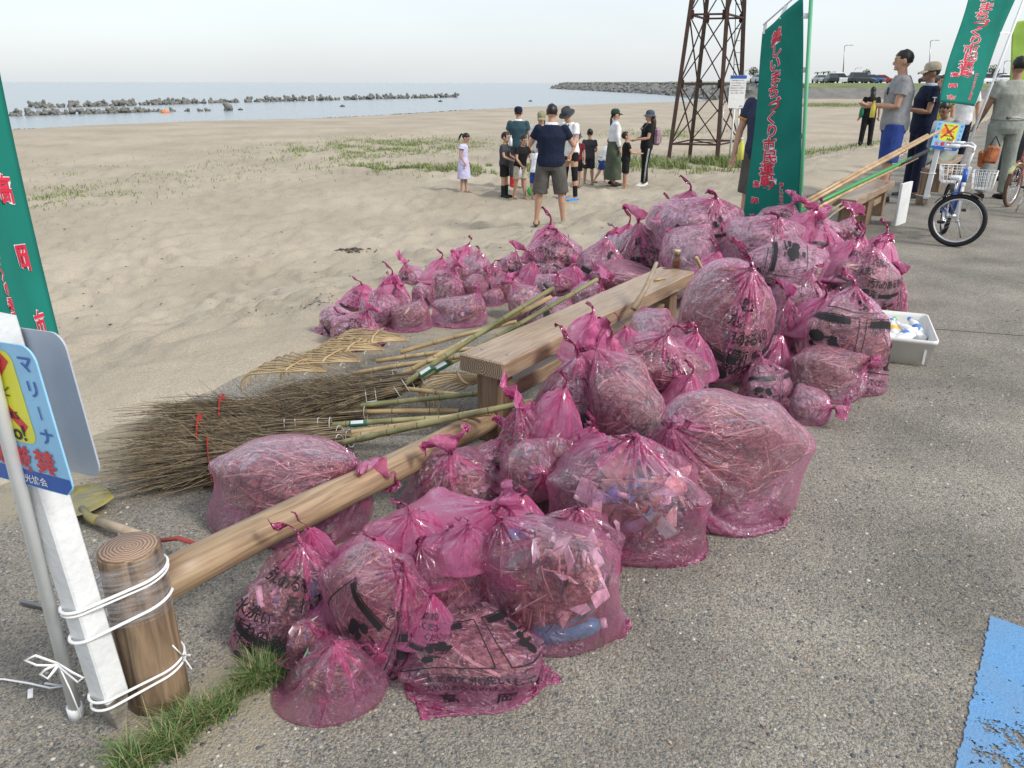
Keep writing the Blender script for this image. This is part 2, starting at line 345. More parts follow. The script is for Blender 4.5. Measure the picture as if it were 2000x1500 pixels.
# blue painted marking, flaking
def m_blue():
    m, nt, p, N, L = nodes('flaking_blue_paint')
    tc = N('ShaderNodeTexCoord'); a = N('ShaderNodeTexNoise'); a.inputs['Scale'].default_value = 14; a.inputs['Detail'].default_value = 10; a.inputs['Roughness'].default_value = .75; L(tc.outputs['Object'], a.inputs[0])
    b = N('ShaderNodeTexNoise'); b.inputs['Scale'].default_value = 160; b.inputs['Detail'].default_value = 4; L(tc.outputs['Object'], b.inputs[0])
    c = N('ShaderNodeValToRGB'); e = c.color_ramp.elements; e[0].position = .3; e[1].position = .7; e[0].color = (.09, .24, .47, 1); e[1].color = (.135, .33, .58, 1); L(b.outputs[0], c.inputs[0]); g = N('ShaderNodeTexNoise'); g.inputs['Scale'].default_value = 5; g.inputs['Detail'].default_value = 8; L(tc.outputs['Object'], g.inputs[0])
    gm = N('ShaderNodeMapRange'); gm.inputs[1].default_value = .42; gm.inputs[2].default_value = .75; gm.inputs[4].default_value = .5; L(g.outputs[0], gm.inputs[0])
    gx = N('ShaderNodeMix', data_type='RGBA'); L(gm.outputs[0], gx.inputs[0]); L(c.outputs[0], gx.inputs[6]); gx.inputs[7].default_value = (.17, .24, .33, 1); L(gx.outputs[2], p.inputs['Base Color'])
    # the side towards the camera is worn through
    d = N('ShaderNodeVectorMath', operation='DISTANCE'); L(tc.outputs['Object'], d.inputs[0]); d.inputs[1].default_value = (1.32, 1.28, 0)
    mr = N('ShaderNodeMapRange'); mr.inputs[1].default_value = .05; mr.inputs[2].default_value = .33; mr.inputs[3].default_value = .17; mr.inputs[4].default_value = 0; L(d.outputs[1], mr.inputs[0])
    s = N('ShaderNodeMath', operation='SUBTRACT'); L(a.outputs[0], s.inputs[0]); L(mr.outputs[0], s.inputs[1])
    s2 = N('ShaderNodeMath', operation='MULTIPLY_ADD'); L(b.outputs[0], s2.inputs[0]); s2.inputs[1].default_value = .18; L(s.outputs[0], s2.inputs[2])
    st = N('ShaderNodeMath', operation='GREATER_THAN'); st.inputs[1].default_value = .475; L(s2.outputs[0], st.inputs[0])
    L(st.outputs[0], p.inputs['Alpha']); p.inputs['Roughness'].default_value = .7
    bp = N('ShaderNodeBump'); bp.inputs['Strength'].default_value = .5; bp.inputs['Distance'].default_value = .004; L(b.outputs[0], bp.inputs['Height']); L(bp.outputs[0], p.inputs['Normal'])
    return m
A, B = G(1938, 1203), G(1862, 1530); d = (B - A); px = Vector((-d.y, d.x, 0)).normalized() * -1
if px.x < 0: px = -px
mb = MB(); L0 = []; nseg = 70
for i in range(nseg + 1):
    t = i / nseg; j = (vnoise(np.array([i * .9]), np.array([.3]), 3)[0] - .5) * .012
    L0.append(A + d * t + px * (j))
V = []
for i, p in enumerate(L0): V += [p + Vector((0, 0, .004)), p + px * .42 + Vector((0, -.03, .004))]
mb.add(V, [(2 * i, 2 * i + 1, 2 * i + 3, 2 * i + 2) for i in range(nseg)], False)
mb.build('blue_painted_marking', m_blue(), kind='structure')
# pebbles standing proud of the near concrete
def pebbles():
    r = np.random.default_rng(5); n = 5200
    base = [(0, 0, 1), (.9, 0, .35), (.28, .85, .35), (-.73, .53, .35), (-.73, -.53, .35), (.28, -.85, .35), (.75, .6, -.3), (-.3, .95, -.3), (-1, 0, -.3), (-.3, -.95, -.3), (.75, -.6, -.3)]
    bf = [(0, 1, 2), (0, 2, 3), (0, 3, 4), (0, 4, 5), (0, 5, 1), (1, 6, 2), (2, 6, 7), (2, 7, 3), (3, 7, 8), (3, 8, 4), (4, 8, 9), (4, 9, 5), (5, 9, 10), (5, 10, 1), (1, 10, 6)]
    V = []; Fs = []; mi = []
    yy = 1.15 + 4.2 * r.random(n) ** 1.7; xx = (r.random(n) * 2 - 1) * (.75 * yy + .3)
    s_ = sdist(EDGE, xx, yy)
    for i in range(n):
        if s_[i] > -.12: continue
        if abs(vnoise(np.array([xx[i] * 2]), np.array([yy[i] * 2]), 12)[0] - .3) < .1: continue
        a = r.random() * 6.28; q = .0028 + .0038 * r.random() ** 2.2 + .001 * yy[i]; sx, sy, sh = q, q * (.6 + .4 * r.random()), q * .42
        k = len(V); ca, sa = math.cos(a), math.sin(a)
        for p in base: V.append((xx[i] + sx * p[0] * ca - sy * p[1] * sa, yy[i] + sx * p[0] * sa + sy * p[1] * ca, sh * p[2]))
        Fs += [tuple(k + t for t in f) for f in bf]; mi += [int(r.random() ** 1.3 * 5)] * len(bf)
    ms = [mat('pebble_grey', (.16, .16, .17), .6, .3, 60), mat('pebble_dark', (.075, .08, .09), .6, .3, 60), mat('pebble_tan', (.33, .28, .21), .6, .3, 60), mat('pebble_green', (.15, .17, .155), .6, .3, 60), mat('pebble_pale', (.48, .45, .40), .6, .3, 60)]
    me = bpy.data.meshes.new('pebbles'); me.from_pydata(V, [], Fs)
    for q in ms: me.materials.append(q)
    me.polygons.foreach_set('material_index', mi); me.polygons.foreach_set('use_smooth', [True] * len(Fs))
    o = link('pebbles', me); prop(o, 'grey and tan pebbles set in the near concrete pavement', 'pebbles', kind='stuff')
pebbles()
# sea
def m_sea():
    m, nt, p, N, L = nodes('sea_water'); p.inputs['Base Color'].default_value = (.24, .28, .30, 1); p.inputs['Roughness'].default_value = .2; p.inputs['IOR'].default_value = 1.33
    tc = N('ShaderNodeTexCoord'); mp = N('ShaderNodeMapping'); mp.inputs['Scale'].default_value = (.25, 1, 1); L(tc.outputs['Object'], mp.inputs[0])
    a = N('ShaderNodeTexNoise'); a.inputs['Scale'].default_value = .9; a.inputs['Detail'].default_value = 6; L(mp.outputs[0], a.inputs[0])
    bp = N('ShaderNodeBump'); bp.inputs['Strength'].default_value = .9; bp.inputs['Distance'].default_value = .3; L(a.outputs[0], bp.inputs['Height']); L(bp.outputs[0], p.inputs['Normal'])
    return m
mb = MB(); mb.add([(-40000, 20, SEA_Z), (40000, 20, SEA_Z), (40000, 45000, SEA_Z), (-40000, 45000, SEA_Z)], [(0, 1, 2, 3)], False); mb.build('sea', m_sea(), kind='structure')
# ================================================================== PINK RUBBISH BAGS
def sim_bags(T, M=88, R=54, it=(150,90), seed=3):
    """T: list of dicts(r=(rx,ry,rz), k=(kx,ky,kz) knot, ear=len, slack, press). returns (B,R,M,3) and neck row"""
    rng=np.random.default_rng(seed); B=len(T)
    r=np.array([t['r'] for t in T],np.float32); k=np.array([t['k'] for t in T],np.float32)
    c=np.stack([0*r[:,0],0*r[:,0],r[:,2]*.94],1)
    slack=np.array([t.get('slack',1.12) for t in T],np.float32); press=np.array([t.get('press',1.) for t in T],np.float32)
    ear=np.array([t.get('ear',.16) for t in T],np.float32)
    lump=np.array([t.get('lump',.1) for t in T],np.float32)
    a=k-c; ka=np.linalg.norm(a,axis=1,keepdims=True); a=a/ka
    ref=np.array([t.get('seam',(1,0,0)) for t in T],np.float32)
    e1=ref-(ref*a).sum(1,keepdims=True)*a; e1/=np.linalg.norm(e1,axis=1,keepdims=True); e2=np.cross(a,e1)
    rm=(r[:,0]*r[:,1]*r[:,2])**(1/3)
    W2=2*np.pi*rm*slack                                   # circumference
    Lb=(np.pi*rm*.98*slack)               # bottom seam to neck
    Lb=np.maximum(Lb, ka[:,0]+rm*1.05)
    lob=rng.normal(size=(B,7,3)).astype(np.float32); lph=rng.uniform(0,6.28,(B,7)).astype(np.float32)
    lob*=np.array([2.2,2.2,3.2,3.2,4.5,5.5,6.5],np.float32)[None,:,None]*.6
    nbp=12; bd=rng.normal(size=(B,nbp,3)).astype(np.float32); bd[:,:,2]=np.abs(bd[:,:,2])*.8-.2; bd/=np.linalg.norm(bd,axis=2,keepdims=True); ba=(rng.uniform(.06,.22,(B,nbp))*(lump/.1)[:,None]).astype(np.float32).clip(0,.34); bw=rng.uniform(10,45,(B,nbp)).astype(np.float32)
    def body(x):
        d=(x-c[:,None,None,:])/r[:,None,None,:]; l=np.linalg.norm(d,axis=3)+1e-6; u=d/l[...,None]
        w=np.zeros_like(l)
        for q in range(7): w+=np.sin((u*lob[:,None,None,q]).sum(3)+lph[:,q][:,None,None])/(1+.35*q)
        rr=1+lump[:,None,None]*w*.55
        for q in range(nbp):
            cd=(u*bd[:,None,None,q]).sum(3); rr=rr+ba[:,q][:,None,None]*np.exp(np.minimum((cd-1)*bw[:,q][:,None,None],0))
        return l/rr
    fa=rng.uniform(-.9,.9,B); fan=(-e2*np.cos(fa)[:,None]+e1*np.sin(fa)[:,None]).astype(np.float32); fsd=np.cross(a,fan); fq=rng.uniform(22,60,B).astype(np.float32); fp=rng.uniform(0,6,B).astype(np.float32)
    def run(x,M,R,nb,n,damp=.93,kc1=.22,kc2=.28):
        du=(W2/M)[:,None,None]; dv=(Lb/nb)[:,None,None]
        dvr=np.broadcast_to(dv,(B,R-1,M)).copy(); dvr[:,nb:]=(ear/(R-1-nb))[:,None,None]
        dd=np.sqrt(du**2+dvr**2)
        xp=x.copy(); h=M//2; jj=(-np.arange(M))%M
        sp=slice(nb-1,nb+2)
        for t in range(n):
            v=(x-xp)*damp; xp=x.copy()
            nx=np.cross(np.roll(x,-1,2)-np.roll(x,1,2), np.gradient(x,axis=1)); nx/=np.linalg.norm(nx,axis=3,keepdims=True)+1e-9
            f=nx*(press[:,None,None,None]*.0006); f[:,nb+2:]*=.15
            f[...,2]-=.0004
            ew=np.linspace(.4,1,R-nb-2)[None,:,None]; f[:,nb+2:,:,2]+=.0004+.0005*ew*(a[:,2]*.8+.35).clip(.1,1)[:,None,None]; f[:,nb+2:,:,0]+=.0005*ew*a[:,0][:,None,None]; f[:,nb+2:,:,1]+=.0005*ew*a[:,1][:,None,None]
            x=x+v+f
            for s in range(4):
                for ax,l0,ks,kc in ((2,du,.5,kc1),(1,dvr,.5,kc2)):
                    if ax==2:
                        d=np.roll(x,-1,2)-x
                    else: d=x[:,1:]-x[:,:-1]
                    l=np.sqrt((d*d).sum(3))+1e-9; e=(l-l0)/l; e=np.where(e>0,e*ks,e*kc); q=d*e[...,None]*.9
                    if ax==2: x=x+(q-np.roll(q,1,2))*.5*1.0
                    else:
                        x[:,:-1]+=q*.5; x[:,1:]-=q*.5
                for sg in (1,-1):
                    y=np.roll(x,-sg,2); d=y[:,1:]-x[:,:-1]; l=np.sqrt((d*d).sum(3))+1e-9; e=(l-dd)/l; q=d*np.where(e>0,e*.3,e*.08)[...,None]*.5
                    x[:,:-1]+=q; x[:,1:]-=np.roll(q,sg,2)
                # neck
                g=x[:,sp]-k[:,None,None,:]; l=np.linalg.norm(g,axis=3,keepdims=True)+1e-9
                lim=.016
                x[:,sp]=np.where(l>lim, k[:,None,None,:]+g/l*lim, x[:,sp])
                for q_,lm in ((2,.018),(3,.028),(4,.042),(5,.06)):
                    if nb+q_<R-1:
                        g=x[:,nb+q_]-k[:,None,:]-a[:,None,:]*dvr[:,nb+1:nb+2,:1]*(q_-.5); l=np.linalg.norm(g,axis=2,keepdims=True)+1e-9; x[:,nb+q_]-=np.where(l>lm,g*(1-lm/l),0)*.6
                # the free end above the knot folds flat into a crumpled fan
                g=x[:,nb+2:]-k[:,None,None,:]; dn=(g*fan[:,None,None,:]).sum(3,keepdims=True); sd=(g*fsd[:,None,None,:]).sum(3,keepdims=True)
                rw=np.linspace(.4,1.3,R-nb-2)[None,:,None,None]; tgt=rw*(.024*np.sin(sd*fq[:,None,None,None]+fp[:,None,None,None])+.018*np.sin(x[:,nb+2:,:,2:3]*50+sd*40+fp[:,None,None,None]*3)+.012*np.sin(sd*150+x[:,nb+2:,:,2:3]*130+fp[:,None,None,None]*5))
                x[:,nb+2:]-=fan[:,None,None,:]*(dn-tgt-.004*np.sign(dn))*.22
                x[:,nb+2:]+=fsd[:,None,None,:]*np.sign(sd)*.0002
                for q_,lm in ((2,.018),(3,.028),(4,.042),(5,.06)):
                    if nb+q_<R-1:
                        g=x[:,nb+q_]-k[:,None,:]-a[:,None,:]*dvr[:,nb+1:nb+2,:1]*(q_-.5); l=np.linalg.norm(g,axis=2,keepdims=True)+1e-9; x[:,nb+q_]-=np.where(l>lm,g*(1-lm/l),0)*.6
                # the free end above the knot folds flat into a crumpled fan
                g=x[:,nb+2:]-k[:,None,None,:]; dn=(g*fan[:,None,None,:]).sum(3,keepdims=True); sd=(g*fsd[:,None,None,:]).sum(3,keepdims=True)
                rw=np.linspace(.4,1.3,R-nb-2)[None,:,None,None]; tgt=rw*(.024*np.sin(sd*fq[:,None,None,None]+fp[:,None,None,None])+.018*np.sin(x[:,nb+2:,:,2:3]*50+sd*40+fp[:,None,None,None]*3)+.012*np.sin(sd*150+x[:,nb+2:,:,2:3]*130+fp[:,None,None,None]*5))
                x[:,nb+2:]-=fan[:,None,None,:]*(dn-tgt-.004*np.sign(dn))*.22
                x[:,nb+2:]+=fsd[:,None,None,:]*np.sign(sd)*.0002
                # bottom seam
                m=(x[:,0]+x[:,0][:,jj])*.5; x[:,0]=m
                # contents
                b=body(x[:,:nb-1]); o=b<1.0
                cc=c[:,None,None,:]; x[:,:nb-1]=np.where(o[...,None], cc+(x[:,:nb-1]-cc)/np.maximum(b,.15)[...,None], x[:,:nb-1])
                lo=x[...,2]<0
                if lo.any():
                    x[...,2]=np.maximum(x[...,2],0); xp[...,2]=np.where(lo,0,xp[...,2])
                    for ax in (0,1): x[...,ax]=np.where(lo,x[...,ax]*.5+xp[...,ax]*.5,x[...,ax])
        return x
    m,n=M//2,R//2; nb=int(n*.8)
    i=np.arange(n); ph=np.where(i<=nb, i/nb*np.pi*.97, 0)
    j=np.arange(m)/m*2*np.pi
    rad=np.where(i<=nb, np.sin(ph)*1.0, 0); rad[0]=.35
    for q in range(nb+1,n): rad[q]=.08+.35*(q-nb)/(n-nb)
    ax=np.where(i<=nb,-np.cos(ph),1.0)
    X=np.zeros((B,n,m,3),np.float32)
    cs,sn=np.cos(j),np.sin(j)
    for b in range(B):
        for q in range(n):
            s=ax[q]*(ka[b,0] if ax[q]>0 else rm[b])+(0 if q<=nb else ear[b]*.8*(q-nb)/(n-nb))
            X[b,q]=c[b]+a[b]*s+rm[b]*rad[q]*(cs[:,None]*e1[b]+sn[:,None]*e2[b])
    X+=rng.normal(size=X.shape).astype(np.float32)*.012
    X=run(X,m,n,nb,it[0])
    # upsample
    def up(X):
        Y=np.zeros((B,X.shape[1],X.shape[2]*2,3),np.float32); Y[:,:,::2]=X; Y[:,:,1::2]=(X+np.roll(X,-1,2))*.5
        Z=np.zeros((B,Y.shape[1]*2-1,Y.shape[2],3),np.float32); Z[:,::2]=Y; Z[:,1::2]=(Y[:,1:]+Y[:,:-1])*.5
        return Z
    X=up(X); nb*=2; X+=rng.normal(size=X.shape).astype(np.float32)*.004
    X=run(X,X.shape[2],X.shape[1],nb,it[1],.9,.45,.48)
    # how many layers of film lie gathered at each point (rest area / present area)
    du=(W2/X.shape[2])[:,None,None]; dv=np.where(np.arange(X.shape[1])<nb,(Lb/nb)[:,None],(ear/(X.shape[1]-1-nb))[:,None])[:,:,None]
    ar=np.linalg.norm(np.cross((np.roll(X,-2,2)-np.roll(X,2,2))/4, np.gradient(X,axis=1)),axis=3); lay=np.clip(du*dv/(ar+1e-7),1,9)
    for _ in range(3): lay=(lay*2+np.roll(lay,1,2)+np.roll(lay,-1,2))/4
    return X,nb,c,r,body,lay
def m_film(name, tint, body, sheen, lo=.13, hi=.62, gloss=.95):
    """thin polyethylene film: see-through face on, denser where it turns away or lies in layers"""
    m, nt, p, N, L = nodes(name)
    tc = N('ShaderNodeTexCoord')
    mp = N('ShaderNodeMapping'); mp.inputs['Scale'].default_value = (1, 1, .55); L(tc.outputs['Object'], mp.inputs[0])
    a = N('ShaderNodeTexNoise'); a.inputs['Scale'].default_value = 8; a.inputs['Detail'].default_value = 5; a.inputs['Roughness'].default_value = .55; a.inputs['Distortion'].default_value = 1.6; L(mp.outputs[0], a.inputs[0])
    rd = N('ShaderNodeMath', operation='SUBTRACT'); rd.inputs[1].default_value = .5; L(a.outputs[0], rd.inputs[0]); ab = N('ShaderNodeMath', operation='ABSOLUTE'); L(rd.outputs[0], ab.inputs[0])
    n2 = N('ShaderNodeTexNoise'); n2.inputs['Scale'].default_value = 42; n2.inputs['Detail'].default_value = 4; n2.inputs['Distortion'].default_value = 2.5; L(mp.outputs[0], n2.inputs[0])
    r2 = N('ShaderNodeMath', operation='SUBTRACT'); r2.inputs[1].default_value = .5; L(n2.outputs[0], r2.inputs[0]); a2 = N('ShaderNodeMath', operation='ABSOLUTE'); L(r2.outputs[0], a2.inputs[0])
    sm = N('ShaderNodeMath', operation='MULTIPLY_ADD'); sm.inputs[1].default_value = .15; L(a2.outputs[0], sm.inputs[0]); L(ab.outputs[0], sm.inputs[2])
    bp = N('ShaderNodeBump'); bp.inputs['Strength'].default_value = .9; bp.inputs['Distance'].default_value = .08; L(sm.outputs[0], bp.inputs['Height'])
    p.inputs['Base Color'].default_value = (*body, 1); p.inputs['Roughness'].default_value = .4; p.inputs['Specular IOR Level'].default_value = .3
    p.inputs['Coat Weight'].default_value = .0; p.inputs['Coat Roughness'].default_value = .16
    tl = N('ShaderNodeBsdfTranslucent'); tl.inputs[0].default_value = (*body, 1)
    at0 = N('ShaderNodeAttribute', attribute_name='layers'); lm = N('ShaderNodeMapRange'); lm.inputs[1].default_value = 1.04; lm.inputs[2].default_value = 2.3; L(at0.outputs['Fac'], lm.inputs[0])
    cmx = N('ShaderNodeMix', data_type='RGBA'); L(lm.outputs[0], cmx.inputs[0]); cmx.inputs[6].default_value = (*body, 1); cmx.inputs[7].default_value = (body[0], body[1] * .45, body[2] * .80, 1); L(cmx.outputs[2], p.inputs['Base Color']); L(cmx.outputs[2], tl.inputs[0])
    m1 = N('ShaderNodeMixShader'); m1.inputs[0].default_value = .62; L(p.outputs[0], m1.inputs[1]); L(tl.outputs[0], m1.inputs[2])
    tr = N('ShaderNodeBsdfTransparent'); tr.inputs[0].default_value = (*tint, 1)
    lw = N('ShaderNodeLayerWeight'); lw.inputs[0].default_value = .35
    mr = N('ShaderNodeMapRange'); mr.inputs[3].default_value = lo; mr.inputs[4].default_value = hi; L(lw.outputs['Facing'], mr.inputs[0])
    at = N('ShaderNodeAttribute', attribute_name='layers')
    la = N('ShaderNodeMapRange'); la.inputs[1].default_value = 1.05; la.inputs[2].default_value = 3.0; la.inputs[3].default_value = 0; la.inputs[4].default_value = .46; L(at.outputs['Fac'], la.inputs[0])
    lx = N('ShaderNodeMath', operation='MAXIMUM'); L(mr.outputs[0], lx.inputs[0]); L(la.outputs[0], lx.inputs[1])
    m2 = N('ShaderNodeMixShader'); L(lx.outputs[0], m2.inputs[0]); L(tr.outputs[0], m2.inputs[1]); L(m1.outputs[0], m2.inputs[2])
    gl = N('ShaderNodeBsdfGlossy'); gl.inputs[0].default_value = (*sheen, 1); gl.inputs[1].default_value = .17; L(bp.outputs[0], gl.inputs['Normal'])
    fr = N('ShaderNodeLayerWeight'); fr.inputs[0].default_value = .5; L(bp.outputs[0], fr.inputs[1])          # two-sided Schlick reflectance of the thin film
    fp_ = N('ShaderNodeMath', operation='POWER'); fp_.inputs[1].default_value = 3.5; L(fr.outputs['Facing'], fp_.inputs[0]); m3 = N('ShaderNodeMixShader')
    fm = N('ShaderNodeMath', operation='MULTIPLY_ADD'); fm.inputs[1].default_value = .8 * gloss; fm.inputs[2].default_value = .075 * gloss; L(fp_.outputs[0], fm.inputs[0])
    L(fm.outputs[0], m3.inputs[0]); L(m2.outputs[0], m3.inputs[1]); L(gl.outputs[0], m3.inputs[2])
    o = nt.nodes['Material Output']; L(m3.outputs[0], o.inputs[0]); return m
M_FILM = m_film('pink_polyethylene', (1.0, .745, .875), (1.0, .33, .62), (1, .97, 1), .14, .50, 1.3)
M_FILMK = m_film('gathered_pink_polyethylene', (1.0, .74, .87), (1.0, .24, .58), (1, .94, .98), .40, .78, 1.1)
M_FILMC = m_film('clear_pink_polyethylene', (1.0, .735, .87), (1.0, .26, .57), (1, .97, 1), .08, .40, 1.3)
M_WFILM = m_film('white_polyethylene', (.95, .96, .98), (.8, .83, .86), (1, 1, 1), .4, .8)
M_INK = flat('black_print', (.012, .012, .014), .5)
def m_island(name, cols, rough=.75, scale=40):
    m, nt, p, N, L = nodes(name)
    g = N('ShaderNodeNewGeometry'); c = N('ShaderNodeValToRGB'); c.color_ramp.interpolation = 'CONSTANT'; e = c.color_ramp.elements
    n = len(cols); e[0].position = 0; e[0].color = (*cols[0], 1); e[1].position = 1 / n; e[1].color = (*cols[1], 1)
    for i in range(2, n): k = e.new(i / n); k.color = (*cols[i], 1)
    L(g.outputs['Random Per Island'], c.inputs[0])
    tc = N('ShaderNodeTexCoord'); a = N('ShaderNodeTexNoise'); a.inputs['Scale'].default_value = scale; a.inputs['Detail'].default_value = 4; L(tc.outputs['Object'], a.inputs[0])
    mr = N('ShaderNodeMapRange'); mr.inputs[1].default_value = .3; mr.inputs[2].default_value = .7; mr.inputs[3].default_value = .65; mr.inputs[4].default_value = 1.2; L(a.outputs[0], mr.inputs[0])
    mx = N('ShaderNodeMix', data_type='RGBA', blend_type='MULTIPLY'); mx.inputs[0].default_value = 1; L(c.outputs[0], mx.inputs[6]); L(mr.outputs[0], mx.inputs[7])
    L(mx.outputs[2], p.inputs['Base Color']); p.inputs['Roughness'].default_value = rough; return m
M_TWIG = m_island('driftwood_twigs', [(.08, .05, .03), (.22, .13, .08), (.45, .30, .19), (.14, .08, .05), (.58, .43, .30), (.33, .21, .13), (.06, .035, .025), (.68, .55, .42)])
M_DARK = mat('beach_debris', (.07, .042, .03), .9, pos=(.38, .60), c2=(.46, .30, .21), scale=34, bump=.6, detail=9, stretch=(1, 1, 2.2))
M_GREYDEB = mat('grey_debris', (.07, .068, .075), .9, pos=(.38, .58), c2=(.62, .58, .58), scale=26, bump=.6, detail=8)
M_LITTER = m_island('mixed_litter', [(.75, .7, .66), (.30, .20, .13), (.7, .55, .45), (.8, .8, .82), (.12, .08, .06), (.82, .8, .78), (.10, .3, .52), (.6, .5, .4), (.7, .7, .72), (.2, .33, .25)], .5)
SIMT = [dict(r=(.2, .17, .16), k=(.03, -.02, 0.378), slack=1.2, press=.5),                       # 0 upright, knot on top
 dict(r=(.24, .17, .2), k=(-.2, -.14, 0.361), slack=1.06, lump=.09, press=.35, ear=.10, seam=(.7, 0, -.7)),   # 1
 dict(r=(.21, .18, .17), k=(0, -.04, 0.404), slack=1.1, ear=.12, lump=.13, press=.25),           # 2
 dict(r=(.2, .15, .075), k=(-.04, .2, 0.170), slack=1.18, lump=.2, press=.25),                   # 3 lying flat
 dict(r=(.21, .17, .15), k=(-.18, .0, 0.310), slack=1.12, lump=.13, press=.25, seam=(.6, 0, -.8)),  # 4
 dict(r=(.16, .13, .14), k=(.04, -.03, 0.318), ear=.2, slack=1.45, press=.55),                   # 5
 dict(r=(.2, .16, .17), k=(.15, -.1, 0.335), slack=1.14, press=.3, lump=.14),                    # 6
 dict(r=(.2, .16, .13), k=(0, -.06, 0.301), ear=.24, slack=1.25, press=.4),                      # 7
 dict(r=(.2, .18, .25), k=(.02, -.15, 0.516), slack=1.08, press=.35, ear=.2),                     # 8 tall
 dict(r=(.22, .17, .2), k=(.04, .08, 0.447), slack=1.1, press=.35, ear=.14),                     # 9
 dict(r=(.25, .18, .16), k=(.05, -.12, 0.370), slack=1.15, press=.45, ear=.14),                  # 10
 dict(r=(.22, .18, .17), k=(-.12, .25, 0.258), slack=1.15, press=1.1),                            # 11
 dict(r=(.25, .17, .17), k=(.25, -.06, 0.220), slack=1.14, press=.45, seam=(0, 0, 1)),           # 12
 dict(r=(.15, .12, .11), k=(.1, -.17, 0.120), ear=.24, slack=1.25, press=.3),                    # 13
 dict(r=(.13, .11, .11), k=(.05, -.08, 0.258), ear=.25, slack=1.85, press=.7),                   # 14 half empty
 dict(r=(.17, .13, .14), k=(-.14, .05, 0.327), slack=1.4, press=1.1),                            # 15
 dict(r=(.21, .16, .13), k=(.04, -.1, 0.301), ear=.18, slack=1.2, press=.4),                     # 16
 dict(r=(.26, .17, .14), k=(-.36, .05, 0.170), slack=1.12, press=.9, seam=(0, 0, 1)),            # 17
 dict(r=(.13, .11, .1), k=(.1, -.1, 0.170), ear=.18, slack=1.2, press=.3),                       # 18
 dict(r=(.15, .12, .09), k=(.07, -.03, 0.232), ear=.16, slack=1.25, press=.3, lump=.15),         # 19
 dict(r=(.2, .13, .1), k=(.15, .12, 0.220), slack=1.4, press=.6),                                # 20
 dict(r=(.19, .16, .16), k=(.02, -.24, 0.230), slack=1.16, press=.35, lump=.15),                 # 21
 dict(r=(.17, .11, .1), k=(.27, -.05, 0.220), slack=1.35, press=.8, ear=.2, seam=(0, 0, 1)),     # 22
 dict(r=(.26, .15, .13), k=(-.2, -.1, 0.258), slack=1.14, press=.3, lump=.15),                    # 23
 dict(r=(.14, .12, .08), k=(-.06, -.08, 0.210), slack=1.45, ear=.2, press=.4),                   # 24
 dict(r=(.18, .16, .18), k=(-.04, -.1, 0.430), slack=1.22, ear=.22, press=.4)]                    # 25
for t_ in SIMT: t_['slack'] = t_.get('slack', 1.12) * 1.03; t_['press'] = t_.get('press', .4) * .9; t_['lump'] = t_.get('lump', .1) * 1.3; t_['ear'] = t_.get('ear', .16) * .66
SX, SNB, SC_, SR_, SBODY, SLAY = sim_bags(SIMT)
SB, SRW, SM_, _ = SX.shape
def film_mesh(b):
    V = SX[b].reshape(-1, 3); i = np.arange(SRW - 1)[:, None] * SM_; j = np.arange(SM_)[None]; j2 = (j + 1) % SM_
    F = np.stack([i + j, i + j2, i + SM_ + j2, i + SM_ + j], -1)
    cut = SNB + 1
    def mk(name, rows):
        f = F[rows].reshape(-1, 4); us = np.unique(f); mp = np.full(len(V), -1); mp[us] = np.arange(len(us)); f = mp[f]
        me = bpy.data.meshes.new(name); me.from_pydata(V[us].tolist(), [], f.tolist()); me.polygons.foreach_set('use_smooth', [True] * len(f)); me.materials.append(M_FILM if name == 'bag_film' else M_FILMK); at_ = me.attributes.new('layers', 'FLOAT', 'POINT'); at_.data.foreach_set('value', SLAY[b].reshape(-1)[us].astype(np.float32)); return me
    return mk('bag_film', slice(0, cut)), mk('knotted_top', slice(cut, SRW - 1))
_FILM = {}
def films(b):
    if b not in _FILM: _FILM[b] = film_mesh(b)
    return _FILM[b]
def body_pt(b, u):
    """point of the contents' surface in direction u (numpy n x 3)"""
    u = np.asarray(u, np.float32); x = SC_[b] + u * SR_[b]
    xx = np.broadcast_to(x[None, :, None, :], (SB, len(u), 1, 3)).copy()
    k = SBODY(xx)[b, :, 0]
    return SC_[b] + u * SR_[b] / k[:, None]
_CONT = {}; TOPF = [.02 + .16 * ((i * 7) % 5) / 4 for i in range(SB)]; TOPF[1] = .03; TOPF[8] = .08; TOPF[12] = .05
